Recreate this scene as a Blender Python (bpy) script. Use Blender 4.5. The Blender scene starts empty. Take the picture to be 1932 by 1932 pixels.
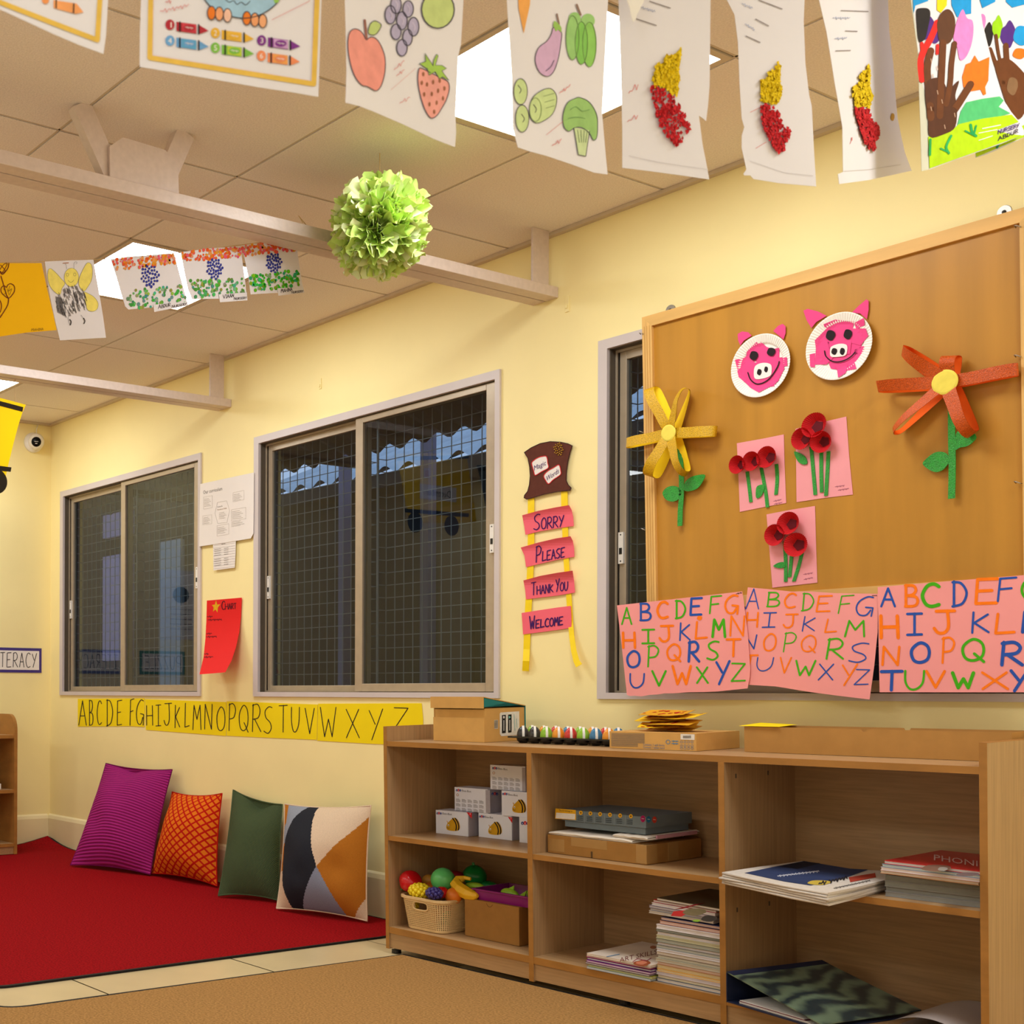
import bpy, bmesh, math, random
from mathutils import Vector as V, Matrix
from mathutils.geometry import tessellate_polygon
random.seed(7)
SC = bpy.context.scene
COL = SC.collection
PI = math.pi
# ---------------------------------------------------------------- camera model (1932 x 1932 frame)
FPX, CX, CY, YAW, ROLL = 2393.13, 215.73, 1306.45, 1.0297, 0.0033
CAMP = V((6.4225, -3.4303, 0.8748))
_f = V((-math.sin(YAW), math.cos(YAW), 0)); _r = V((math.cos(YAW), math.sin(YAW), 0)); _u = V((0, 0, 1))
CR = math.cos(ROLL) * _r + math.sin(ROLL) * _u
CU = -math.sin(ROLL) * _r + math.cos(ROLL) * _u
CF = _f
H = 2.409          # ceiling height
def ray(px, py): return CF + (px - CX) / FPX * CR - (py - CY) / FPX * CU
def Z(ox, oy, s): return lambda x, y: (ox + x / s, oy + y / s)
class Pl:
    """a plane (point, outward normal) that can be bent; hit() finds the point of the surface seen at a spot of the photograph"""
    def __init__(s, o, n, bend=None): s.o = V(o); s.n = V(n).normalized(); s.bend = bend
    def hit(s, px, py, off=0.0):
        d = ray(px, py); dn = d.dot(s.n); t = (s.o + s.n * off - CAMP).dot(s.n) / dn
        if s.bend:
            for _ in range(6):
                P = CAMP + d * t
                t = (s.o + s.n * (off + s.bend(P)) - CAMP).dot(s.n) / dn
        return CAMP + d * t
class Fr:
    """a tilted local frame (the low shelf, the board)"""
    def __init__(s, o, yaw=0, roll=0, pitch=0, sc=1):
        s.M = Matrix.Translation(o) @ Matrix.Rotation(yaw, 4, 'Z') @ Matrix.Rotation(roll, 4, 'Y') @ Matrix.Rotation(pitch, 4, 'X') @ Matrix.Scale(sc, 4)
        s.I = s.M.inverted()
    def w(s, x, y, z): return s.M @ V((x, y, z))
    def hit(s, p, ax, v):
        c = s.I @ CAMP; d = s.I.to_3x3() @ ray(*p); t = (v - c[ax]) / d[ax]
        return c + d * t
    def dirw(s, x, y, z): return s.M.to_3x3() @ V((x, y, z))
    def vert(s, p, a):
        """z on the upright line through local point a seen at photo point p"""
        c = s.I @ CAMP; d = s.I.to_3x3() @ ray(*p); e = V((a[0] - c[0], a[1] - c[1])); g = V((d[0], d[1]))
        return (c + d * (e.dot(g) / g.dot(g)))[2]
# ---------------------------------------------------------------- materials
def lin(c): return tuple(((x / 255) / 12.92 if x <= 10.3 else ((x / 255 + .055) / 1.055) ** 2.4) for x in c)
_M = {}
def mat(name, rgb, rough=.65, spec=.25, noise=None, bump=None, stretch=(1, 1, 1), metal=0, coord='Object', extra=None, alpha=None):
    if name in _M: return _M[name]
    m = bpy.data.materials.new(name); m.use_nodes = True; nt = m.node_tree; N, L = nt.nodes, nt.links
    b = N['Principled BSDF']; c = lin(rgb)
    b.inputs['Roughness'].default_value = rough; b.inputs['Specular IOR Level'].default_value = spec; b.inputs['Metallic'].default_value = metal
    b.inputs['Base Color'].default_value = (*c, 1)
    tc = N.new('ShaderNodeTexCoord'); mp = N.new('ShaderNodeMapping'); mp.inputs['Scale'].default_value = stretch
    L.new(tc.outputs[coord], mp.inputs['Vector'])
    sc, am = noise or (35, .04)
    nz = N.new('ShaderNodeTexNoise'); nz.inputs['Scale'].default_value = sc; nz.inputs['Detail'].default_value = 4
    L.new(mp.outputs['Vector'], nz.inputs['Vector'])
    rp = N.new('ShaderNodeValToRGB'); rp.color_ramp.elements[0].position = .3; rp.color_ramp.elements[1].position = .7
    rp.color_ramp.elements[0].color = (*[x * (1 - am) for x in c], 1); rp.color_ramp.elements[1].color = (*[min(1, x * (1 + am)) for x in c], 1)
    L.new(nz.outputs['Fac'], rp.inputs['Fac']); L.new(rp.outputs['Color'], b.inputs['Base Color'])
    if bump:
        n2 = N.new('ShaderNodeTexNoise'); n2.inputs['Scale'].default_value = bump[0]; n2.inputs['Detail'].default_value = 3
        L.new(mp.outputs['Vector'], n2.inputs['Vector'])
        bp = N.new('ShaderNodeBump'); bp.inputs['Strength'].default_value = bump[1]; bp.inputs['Distance'].default_value = .004
        L.new(n2.outputs['Fac'], bp.inputs['Height']); L.new(bp.outputs['Normal'], b.inputs['Normal'])
    if extra: extra(nt, b, rp, tc)
    _M[name] = m; return m
def ink(rgb, tag='ink', rough=.7):
    return mat('%s_%02x%02x%02x' % (tag, *rgb), rgb, rough, .15, (60, .08))
# ---------------------------------------------------------------- mesh builder
class MB:
    def __init__(s): s.v = []; s.f = []; s.m = []; s.mats = []; s.uv = {}; s.k = 0
    def nx(s): s.k = (s.k + 1) % 40; return s.k * 6e-6   # marks never share one plane
    def mi(s, m):
        if m not in s.mats: s.mats.append(m)
        return s.mats.index(m)
    def add(s, vs, fs, m):
        k = len(s.v); s.v += [V(p) for p in vs]; i = s.mi(m)
        for f in fs: s.f.append([k + a for a in f]); s.m.append(i)
        return k
    def quad(s, a, b, c, d, m): s.add([a, b, c, d], [(0, 1, 2, 3)], m)
    def box(s, lo, hi, m, T=None):
        x0, y0, z0 = lo; x1, y1, z1 = hi
        vs = [V(p) for p in ((x0, y0, z0), (x1, y0, z0), (x1, y1, z0), (x0, y1, z0), (x0, y0, z1), (x1, y0, z1), (x1, y1, z1), (x0, y1, z1))]
        if T: vs = [T @ p for p in vs]
        s.add(vs, [(0, 3, 2, 1), (4, 5, 6, 7), (0, 1, 5, 4), (1, 2, 6, 5), (2, 3, 7, 6), (3, 0, 4, 7)], m)
    def prism(s, pts, dv, m, m2=None):
        """closed solid: polygon pts (3D, planar-ish) swept by dv"""
        n = len(pts); dv = V(dv); nn = V((0, 0, 0))
        for i in range(n): nn += V(pts[i]).cross(V(pts[(i + 1) % n]))
        ax = max(range(3), key=lambda a: abs(nn[a])); ij = [a for a in range(3) if a != ax]
        tri = tessellate_polygon([[V((V(p)[ij[0]], V(p)[ij[1]], 0)) for p in pts]])
        a = [V(p) for p in pts]; b = [p + dv for p in a]
        s.add(a, [tuple(t) for t in tri], m); s.add(b, [tuple(reversed(t)) for t in tri], m2 or m)
        s.add(a + b, [(i, (i + 1) % n, n + (i + 1) % n, n + i) for i in range(n)], m2 or m)
    def tube(s, pts, r, m, seg=8, cap=True):
        pts = [V(p) for p in pts]; n = len(pts); rs = r if isinstance(r, (list, tuple)) else [r] * n
        vs = []; up = None
        for i, p in enumerate(pts):
            t = (pts[min(i + 1, n - 1)] - pts[max(i - 1, 0)]).normalized()
            if up is None: up = t.orthogonal().normalized()
            up = (up - t * up.dot(t)).normalized(); w = t.cross(up)
            vs += [p + (math.cos(2 * PI * k / seg) * up + math.sin(2 * PI * k / seg) * w) * rs[i] for k in range(seg)]
        fs = [(i * seg + k, i * seg + (k + 1) % seg, (i + 1) * seg + (k + 1) % seg, (i + 1) * seg + k) for i in range(n - 1) for k in range(seg)]
        if cap: fs += [tuple(range(seg))[::-1], tuple((n - 1) * seg + k for k in range(seg))]
        s.add(vs, fs, m)
    def lathe(s, prof, T, m, seg=32, mf=None):
        """prof: (r, h) pairs; T maps (x, y, h) to the world"""
        n = len(prof); vs = []
        for r, h in prof: vs += [T @ V((r * math.cos(2 * PI * k / seg), r * math.sin(2 * PI * k / seg), h)) for k in range(seg)]
        fs = [(i * seg + k, i * seg + (k + 1) % seg, (i + 1) * seg + (k + 1) % seg, (i + 1) * seg + k) for i in range(n - 1) for k in range(seg)]
        k0 = s.add(vs, fs, m)
        if mf:
            for j in range(len(fs)): s.m[len(s.f) - len(fs) + j] = s.mi(mf(*divmod(j, seg)))
    def grid(s, fn, nu, nv, m, uv=False, mf=None, flip=False):
        vs = [fn(i / nu, j / nv) for j in range(nv + 1) for i in range(nu + 1)]
        fs = []; k0 = len(s.v)
        for j in range(nv):
            for i in range(nu):
                a = j * (nu + 1) + i; q = (a, a + 1, a + nu + 2, a + nu + 1); fs.append(q[::-1] if flip else q)
        s.add(vs, fs, m)
        if uv:
            for j in range(nv + 1):
                for i in range(nu + 1): s.uv[k0 + j * (nu + 1) + i] = (i / nu, j / nv)
        if mf:
            for j in range(nv):
                for i in range(nu): s.m[len(s.f) - nu * nv + j * nu + i] = s.mi(mf((i + .5) / nu, (j + .5) / nv))
    def ball(s, c, r, m, seg=20, rings=12, T=None, disp=None):
        c = V(c); rr = r if isinstance(r, (tuple, list)) else (r, r, r); vs = []
        for i in range(rings + 1):
            th = PI * i / rings
            for k in range(seg):
                ph = 2 * PI * k / seg; p = V((math.sin(th) * math.cos(ph), math.sin(th) * math.sin(ph), math.cos(th)))
                q = V((p.x * rr[0], p.y * rr[1], p.z * rr[2]))
                if disp: q *= disp(p)
                if T: q = T @ q
                vs.append(c + q)
        s.add(vs, [(i * seg + k, (i + 1) * seg + k, (i + 1) * seg + (k + 1) % seg, i * seg + (k + 1) % seg) for i in range(rings) for k in range(seg)], m)
    # ---- marks drawn on a surface seen at photo points
    def fill(s, S, pts, m, off):
        off += s.nx()
        tri = tessellate_polygon([[V((p[0], p[1], 0)) for p in pts]])
        s.add([S.hit(p[0], p[1], off) for p in pts], [tuple(t) for t in tri], m)
    def stroke(s, S, pts, w, m, off, closed=False):
        if closed: pts = list(pts) + [pts[0]]
        o0 = off
        for i, (a, b) in enumerate(zip(pts, pts[1:])):
            off = o0 + s.nx()
            wi = w if not callable(w) else w(i / max(1, len(pts) - 1))
            dx, dy = b[0] - a[0], b[1] - a[1]; l = math.hypot(dx, dy) or 1; nx, ny = -dy / l * wi / 2, dx / l * wi / 2
            s.add([S.hit(a[0] + nx, a[1] + ny, off), S.hit(b[0] + nx, b[1] + ny, off), S.hit(b[0] - nx, b[1] - ny, off), S.hit(a[0] - nx, a[1] - ny, off)], [(0, 1, 2, 3)], m)
            for c in ([a] if i else [a]) + ([b] if i == len(pts) - 2 else []):
                off = o0 + s.nx(); s.add([S.hit(c[0] + math.cos(q * PI / 4) * wi / 2, c[1] + math.sin(q * PI / 4) * wi / 2, off) for q in range(8)], [tuple(range(8))], m)
def obj(name, mb, parent=None, base=None, smooth=False, bevel=0, label=None, cat=None, group=None, kind=None):
    """link one mesh object; its origin goes to base (or to the middle of its underside)"""
    lo = V((min(p[i] for p in mb.v) for i in range(3))); hi = V((max(p[i] for p in mb.v) for i in range(3)))
    if base is None: base = V(((lo.x + hi.x) / 2, (lo.y + hi.y) / 2, lo.z))
    base = V(base)
    me = bpy.data.meshes.new(name); me.from_pydata([tuple(p - base) for p in mb.v], [], mb.f)
    for m in mb.mats: me.materials.append(m)
    me.polygons.foreach_set('material_index', mb.m)
    if smooth: me.polygons.foreach_set('use_smooth', [True] * len(mb.f))
    if mb.uv:
        ul = me.uv_layers.new(name='UVMap')
        for l in me.loops: ul.data[l.index].uv = mb.uv.get(l.vertex_index, (0, 0))
    me.update()
    o = bpy.data.objects.new(name, me); COL.objects.link(o)
    if parent is not None:
        o.parent = parent; o.location = base - wloc(parent)
    else: o.location = base
    if bevel:
        bm = o.modifiers.new('bevel', 'BEVEL'); bm.width = bevel; bm.segments = 2; bm.limit_method = 'ANGLE'; bm.angle_limit = .7
    tag(o, label, cat, group, kind)
    return o
def wloc(o):
    p = V(o.location)
    while o.parent: o = o.parent; p += V(o.location)
    return p
def tag(o, label=None, cat=None, group=None, kind=None):
    if label: o['label'] = label
    if cat: o['category'] = cat
    if group: o['group'] = group
    if kind: o['kind'] = kind
    return o
def thing(name, loc, label, cat, group=None):
    o = bpy.data.objects.new(name, None); COL.objects.link(o); o.location = loc; o.empty_display_size = .05
    return tag(o, label, cat, group)
def struct(name, mb, parent=None, **k): return obj(name, mb, parent, kind='structure', **k)
def copy_tree(o, parent=None):
    c = o.copy(); COL.objects.link(c)
    if parent is not None: c.parent = parent
    for ch in list(o.children): copy_tree(ch, c)
    return c
# ---------------------------------------------------------------- lettering
def sm(pts, n=5, closed=False):
    """smooth curve through pts"""
    P = [V((p[0], p[1], 0)) for p in pts]; k = len(P); out = []
    rng = range(k if closed else k - 1)
    for i in rng:
        a, b, c, d = (P[(i - 1) % k] if closed or i else P[0]), P[i], P[(i + 1) % k], (P[(i + 2) % k] if closed or i + 2 < k else P[k - 1])
        for j in range(n):
            t = j / n
            q = .5 * ((2 * b) + (c - a) * t + (2 * a - 5 * b + 4 * c - d) * t * t + (3 * b - a - 3 * c + d) * t ** 3)
            out.append((q.x, q.y))
    if not closed: out.append((P[-1].x, P[-1].y))
    else: out.append(out[0])
    return out
_el = sm([(.5, 1), (.1, .75), (0, .45), (.15, .1), (.5, 0), (.88, .15), (1, .5), (.88, .85)], 4, True)
FONT = {
 'A': [[(0, 0), (.5, 1), (1, 0)], [(.2, .38), (.8, .38)]],
 'B': [[(0.05, 0), (.05, 1)], sm([(.0, .98), (.65, .97), (.85, .76), (.6, .56), (.08, .5)]), sm([(.08, .5), (.8, .46), (1, .24), (.75, .03), (0, 0)])],
 'C': [sm([(1, .88), (.7, 1), (.3, .9), (.02, .5), (.2, .12), (.55, 0), (1, .08)])],
 'D': [[(.1, 0), (.1, 1)], sm([(0, .97), (.6, .93), (1, .55), (.7, .12), (0, 0)])],
 'E': [[(1, 1), (.1, .97), (.02, 0), (.95, .03)], [(.05, .5), (.75, .53)]],
 'F': [[(1, 1), (.15, .95), (.02, 0)], [(.1, .5), (.75, .55)]],
 'G': [sm([(.95, .95), (.6, .98), (.15, .75), (0, .4), (.2, .08), (.6, .05), (.85, .3)]), [(.55, .45), (.98, .42), (.92, 0)]],
 'H': [[(.02, 0), (0, 1)], [(1, 0), (.95, 1)], [(0, .48), (1, .5)]],
 'I': [[(.5, 0), (.5, 1)], [(0, .98), (1, 1)], [(0, 0), (1, .02)]],
 'J': [[(.1, .98), (1, 1)], sm([(.65, 1), (.7, .3), (.5, .03), (.2, .02), (0, .22)])],
 'K': [[(0, 0), (.08, 1)], [(.95, .9), (.05, .45)], [(.1, .5), (1, .03)]],
 'L': [[(.15, 1), (.03, .02), (1, .08)]],
 'M': [[(0, 0), (.14, 1), (.5, .42), (.88, 1), (1, 0)]],
 'N': [[(0, 0), (.08, 1), (.9, 0), (1, 1)]],
 'O': [_el],
 'P': [[(0, 0), (.1, 1)], sm([(0, .95), (.6, 1), (1, .8), (.75, .5), (.08, .43)])],
 'Q': [_el, [(.55, .32), (1, -.06)]],
 'R': [[(0, 0), (.1, 1)], sm([(.02, .95), (.6, 1), (.9, .78), (.7, .52), (.1, .45)]), [(.25, .47), (1, 0)]],
 'S': [sm([(1, .95), (.6, .98), (.15, .82), (.25, .58), (.75, .4), (.9, .18), (.5, 0), (0, .08)])],
 'T': [[(0, .98), (1, 1)], [(.52, 1), (.48, 0)]],
 'U': [sm([(.02, 1), (.03, .4), (.25, .03), (.6, .02), (.92, .35), (1, 1)])],
 'V': [[(0, 1), (.5, 0), (1, 1)]],
 'W': [[(0, 1), (.27, 0), (.52, .6), (.75, 0), (1, 1)]],
 'X': [[(0, 1), (1, 0)], [(.95, 1), (.02, 0)]],
 'Y': [[(0, .95), (.45, .5)], [(1, 1), (.2, 0)]],
 'Z': [[(.05, 1), (1, .98), (0, .02), (1, .05)]],
}
_T = {}
def glyphs(text):
    """triangles of a printed text: width 1.. , x from 0, cap height about 1"""
    if text in _T: return _T[text]
    cu = bpy.data.curves.new('t', 'FONT'); cu.body = text; cu.resolution_u = 2; cu.fill_mode = 'FRONT'
    o = bpy.data.objects.new('t', cu); COL.objects.link(o)
    dg = bpy.context.evaluated_depsgraph_get(); dg.update()
    me = o.evaluated_get(dg).to_mesh(); me.calc_loop_triangles()
    vs = [(v.co.x, v.co.y) for v in me.vertices]; fs = [tuple(t.vertices) for t in me.loop_triangles]
    o.evaluated_get(dg).to_mesh_clear(); bpy.data.objects.remove(o); bpy.data.curves.remove(cu)
    w = max([v[0] for v in vs] or [1]); hh = .7
    _T[text] = ([(x / w, y / hh) for x, y in vs], fs); return _T[text]
def marks(mb, S, Q, layers, off0=.0006, step=.0003):
    """layers: lists of marks drawn one above the other; coordinates through Q"""
    for k, lay in enumerate(layers):
        off = off0 + step * k
        for q in lay:
            t, c = q[0], q[1]; m = c if not isinstance(c, tuple) else ink(c)
            sc = abs(Q(1, 0)[0] - Q(0, 0)[0])
            if t == 'f': mb.fill(S, [Q(*p) for p in q[2]], m, off)
            elif t == 'F': mb.fill(S, [Q(*p) for p in sm(q[2], 4, True)[:-1]], m, off)
            elif t == 's': mb.stroke(S, [Q(*p) for p in q[3]], q[2] * sc, m, off)
            elif t == 'S': mb.stroke(S, [Q(*p) for p in sm(q[3], 4)], q[2] * sc, m, off)
            elif t == 'C': mb.stroke(S, [Q(*p) for p in sm(q[3], 4, True)], q[2] * sc, m, off)
            elif t in 'eo':
                cx, cy, rx, ry = q[-4:]
                pts = [Q(cx + rx * math.cos(a * PI / 10), cy + ry * math.sin(a * PI / 10)) for a in range(20)]
                if t == 'e': mb.fill(S, pts, m, off)
                else: mb.stroke(S, pts, q[2] * sc, m, off, True)
            elif t == 't':
                _, _, s_, x0, y0, x1, y1, h = q; vs, fs = glyphs(s_)
                mb.add([S.hit(*Q(x0 + (x1 - x0) * a, y0 + (y1 - y0) * a - h * b), off) for a, b in vs], fs, m)
            elif t == 'L':
                _, _, w, ch, x0, y0, x1, y1 = q[:8]; sh = q[8] if len(q) > 8 else 0
                for st in FONT[ch]:
                    mb.stroke(S, [Q(x0 + (x1 - x0) * a + sh * (b - .5), y1 + (y0 - y1) * b) for a, b in st], w * sc, m, off)
            elif t == 'W':   # handwritten word in small capitals: text, baseline ends, heights
                _, _, w, s_, x0, y0, x1, y1, h1, h2 = q; n = len(s_); tot = sum(1.3 if i == 0 else (.5 if ch in ' I' else 1) for i, ch in enumerate(s_)); a = 0
                for i, ch in enumerate(s_):
                    cw = 1.3 if i == 0 else (.5 if ch in ' I' else 1)
                    if ch != ' ':
                        xa, xb = x0 + (x1 - x0) * (a + .08) / tot, x0 + (x1 - x0) * (a + cw * .86) / tot; hh = h1 if i == 0 or s_[i - 1] == ' ' else h2
                        for st in FONT[ch]:
                            pts = []
                            for u, b in st:
                                x = xa + (xb - xa) * u; pts.append(Q(x, y0 + (y1 - y0) * (x - x0) / (x1 - x0) - hh * b))
                            mb.stroke(S, pts, w * sc, m, off)
                    a += cw
            elif t == 'q':   # scribble standing for illegible handwriting
                _, _, w, x0, y0, x1, y1, h = q; n = max(6, int(abs(x1 - x0) / max(1, h) * 4)); pts = []
                for i in range(n + 1):
                    a = i / n; pts.append(Q(x0 + (x1 - x0) * a, y0 + (y1 - y0) * a - h * (.5 + .5 * math.sin(i * 2.1) * (.6 + .4 * math.sin(i * 5.3)))))
                mb.stroke(S, pts, w * sc, m, off)
def sheet(mb, S, Q, outline, m, thick=.0006, step=None):
    """a paper with a front, a back and edges; bent surfaces get inner points"""
    pts = [Q(*p) for p in outline]
    if S.bend or step:
        from mathutils.geometry import delaunay_2d_cdt
        xs = [p[0] for p in pts]; ys = [p[1] for p in pts]; st = step or max(4, (max(ys) - min(ys)) / 24)
        dense = []
        for a, b in zip(pts, pts[1:] + pts[:1]):
            n = max(1, int(math.hypot(b[0] - a[0], b[1] - a[1]) / st)); dense += [(a[0] + (b[0] - a[0]) * i / n, a[1] + (b[1] - a[1]) * i / n) for i in range(n)]
        inner = []
        def inside(x, y):
            c = False
            for a, b in zip(dense, dense[1:] + dense[:1]):
                if (a[1] > y) != (b[1] > y) and x < (b[0] - a[0]) * (y - a[1]) / (b[1] - a[1]) + a[0]: c = not c
            return c
        y = min(ys) + st / 2
        while y < max(ys):
            x = min(xs) + st / 2
            while x < max(xs):
                if inside(x, y) and all(abs(x - p[0]) + abs(y - p[1]) > st * .6 for p in dense): inner.append((x, y))
                x += st
            y += st
        r = delaunay_2d_cdt([V(p) for p in dense + inner], [], [list(range(len(dense)))], 1, 1e-4)
        P2 = [(p.x, p.y) for p in r[0]]; tri = [tuple(f) for f in r[2]]; ring = list(range(len(dense)))
    else:
        P2 = pts; tri = [tuple(t) for t in tessellate_polygon([[V((p[0], p[1], 0)) for p in pts]])]; ring = list(range(len(pts)))
    A = [S.hit(p[0], p[1], 0) for p in P2]; B = [p - S.n * thick for p in A]; n = len(A)
    mb.add(A, tri, m); mb.add(B, [t[::-1] for t in tri], m)
    mb.add(A + B, [(ring[i], ring[(i + 1) % len(ring)], n + ring[(i + 1) % len(ring)], n + ring[i]) for i in range(len(ring))], m)
# ================================================================ materials of the place
M_WALL = mat('wall_paint', (250, 234, 172), .55, .3, (3, .03), (60, .05))
M_OFFW = mat('bounce_wall_paint', (240, 236, 226), .6, .3, (3, .03))  # unseen walls, made paler than the rest to bounce light to the ceiling
M_BASE = mat('baseboard_paint', (238, 224, 178), .5, .3, (4, .03))
M_CEIL = mat('ceiling_tile', (240, 230, 222), .9, .1, (220, .09), (260, .35))
M_CGAP = mat('ceiling_gap', (70, 52, 36), .9, .1)
M_TBAR = mat('ceiling_tee', (206, 190, 168), .6, .2)
M_TRIM = mat('window_trim', (206, 196, 196), .4, .4, (8, .03))
M_ALU = mat('window_aluminium', (176, 160, 138), .38, .5, (30, .05), metal=.25)
M_TRACK = mat('window_track', (86, 76, 64), .5, .4)
M_BEAM = mat('beam_paint', (214, 196, 186), .35, .45, (60, .05), (90, .15))
M_WIRE = mat('mesh_wire', (150, 156, 158), .5, .5)
M_WHITE = mat('white_plastic', (236, 232, 226), .4, .4)
M_BLACK = mat('black_plastic', (22, 20, 20), .35, .5)
M_FLOOR = mat('floor_tile', (208, 188, 146), .28, .45, (5, .05))
M_FLR2 = mat('bounce_floor_tile', (238, 230, 212), .35, .4, (5, .04))  # lighter tone added to the unseen floor so its bounce brightens the ceiling
M_RED = mat('red_carpet', (142, 13, 20), .95, .05, (150, .42), (200, .5))
M_BRN = mat('brown_carpet', (162, 122, 73), .95, .05, (150, .32), (200, .5))
M_EDGE = mat('carpet_binding', (26, 24, 24), .7, .2)
M_STRING = mat('string', (190, 160, 110), .8, .1)
def glass_mat(name, tint, k):
    m = bpy.data.materials.new(name); m.use_nodes = True; nt = m.node_tree; N, L = nt.nodes, nt.links
    N.remove(N['Principled BSDF']); out = N['Material Output']
    tr = N.new('ShaderNodeBsdfTransparent'); tr.inputs[0].default_value = (*tint, 1)
    gl = N.new('ShaderNodeBsdfGlossy'); gl.inputs['Roughness'].default_value = .0; gl.inputs[0].default_value = (1, 1, 1, 1)
    fr = N.new('ShaderNodeFresnel'); fr.inputs['IOR'].default_value = k
    mx = N.new('ShaderNodeMixShader'); ge = N.new('ShaderNodeNewGeometry'); mu = N.new('ShaderNodeMath'); mu.operation = 'MULTIPLY'; iv = N.new('ShaderNodeMath'); iv.operation = 'SUBTRACT'; iv.inputs[0].default_value = 1; L.new(ge.outputs['Backfacing'], iv.inputs[1]); L.new(fr.outputs[0], mu.inputs[0]); L.new(iv.outputs[0], mu.inputs[1]); L.new(mu.outputs[0], mx.inputs[0]); L.new(tr.outputs[0], mx.inputs[1]); L.new(gl.outputs[0], mx.inputs[2])
    L.new(mx.outputs[0], out.inputs[0]); return m
M_GLASS = glass_mat('tinted_glass', (.66, .70, .73), 1.49)
M_CLEAR = glass_mat('clear_plastic', (.97, .97, .97), 1.45)
def lamp_mat():
    m = bpy.data.materials.new('led_diffuser'); m.use_nodes = True; b = m.node_tree.nodes['Principled BSDF']
    b.inputs['Base Color'].default_value = (.9, .9, .9, 1); b.inputs['Emission Color'].default_value = (.93, .98, 1, 1); b.inputs['Emission Strength'].default_value = LAMP
    return m
LAMP = 11.0; EXPO = 0.6
M_LAMP = lamp_mat()
# ================================================================ shell
RX, RY = 8.6, -6.1        # the room runs from the corner at (0, 0) to x = RX, y = RY
WT = .12
wins = [(.126, 1.510), (1.921, 3.326), (3.733, 5.139)]; WZ0, WZ1 = .859, 2.006
mb = MB(); xs = 0 - WT
for a, b in wins:
    mb.box((xs, 0, 0), (a + .03, WT, H + .1), M_WALL); mb.box((a + .03, 0, 0), (b - .03, WT, WZ0 + .017), M_WALL); mb.box((a + .03, 0, WZ1 - .03), (b - .03, WT, H + .1), M_WALL); xs = b - .03
mb.box((xs, 0, 0), (RX + WT, WT, H + .1), M_WALL)
struct('wall_back', mb, base=(0, 0, 0))
mb = MB(); mb.box((-WT, RY - WT, 0), (0, 0, H + .1), M_WALL); struct('wall_left', mb)
mb = MB(); mb.box((RX, RY - WT, 0), (RX + WT, 0, H + .1), M_OFFW); struct('wall_right', mb)
mb = MB(); mb.box((0, RY - WT, 0), (RX, RY, H + .1), M_OFFW); struct('wall_front', mb)
def skirting(name, a, b, ax):
    mb = MB(); n = .016; prof = [(0, 0), (n, 0), (n, .155), (n * .6, .172), (0, .18)]
    if ax == 'x': mb.prism([(a, -d, z) for d, z in prof], (b - a, 0, 0), M_BASE)
    else: mb.prism([(d, a, z) for d, z in prof], (0, b - a, 0), M_BASE)
    struct(name, mb)
skirting('baseboard_back', 0.0, RX, 'x'); skirting('baseboard_left', RY, -0.017, 'y')
# floor of large pale tiles with thin joints
mb = MB(); mb.quad((0, RY, -.004), (RX, RY, -.004), (RX, 0, -.004), (0, 0, -.004), mat('tile_joint', (150, 128, 92), .8))
y = -.35
i = 0
while y > RY - .6:
    x = -.1
    while x < RX:
        x0, x1 = max(0, x + .002), min(RX, x + .598); y0, y1 = max(RY, y - .298 * 2), min(0, y - .002)
        if i == 0: pass
        if y0 < y1 and x0 < x1: mb.quad((x0, y0, 0), (x1, y0, 0), (x1, y1, 0), (x0, y1, 0), M_FLOOR if y > -3 and x < 6 else M_FLR2)
        x += .6
    y -= .6
mb.quad((0, -.348, 0), (RX, -.348, 0), (RX, 0, 0), (0, 0, 0), M_FLOOR)
struct('floor', mb, base=(0, 0, 0))
# suspended ceiling: tiles between tees, LED panels set into it
GX = lambda i: .374 + .6 * i
GY = lambda j: -.58 - .6 * (j - 1)
panels = [(i, j) for i in (0, 3, 6, 9, 12) for j in (1, 6)]
mb = MB(); mb.quad((0, RY, H + .006), (0, 0, H + .006), (RX, 0, H + .006), (RX, RY, H + .006), M_CGAP)
for i in range(-1, 14):
    for j in range(0, 10):
        x0, x1 = max(0, GX(i) + .006), min(RX, GX(i + 1) - .005); y1, y0 = min(0, GY(j) - .005) if j else 0, max(RY, GY(j + 1) + .006)
        if x1 - x0 < .03 or y1 - y0 < .03: continue
        if (i, j) in panels: continue
        mb.box((x0, y0, H), (x1, y1, H + .005), M_CEIL)
for i in range(0, 14):
    if GX(i) < RX: mb.box((GX(i) - .0015, RY, H + .001), (GX(i) + .0055, 0, H + .005), M_TBAR)
for j in range(1, 10):
    if GY(j) > RY: mb.box((0, GY(j) - .004, H + .001), (RX, GY(j) + .003, H + .005), M_TBAR)
struct('ceiling', mb, base=(0, 0, H))
mb = MB(); mb.box((.001, -.022, H - .012), (RX, -.0005, H - .0005), M_TBAR); mb.box((.0005, RY, H - .012), (.022, -.022, H - .0005), M_TBAR); struct('trim_1', mb)
lampseen = {(6, 1): 'bright square ceiling light panel directly behind the hanging vegetable drawing and map sheets',
            (3, 1): 'bright square ceiling light panel behind the three thumbprint flag paintings',
            (0, 1): 'bright square ceiling light panel nearest the corner camera, cut by the left picture edge'}
P0 = None
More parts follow.
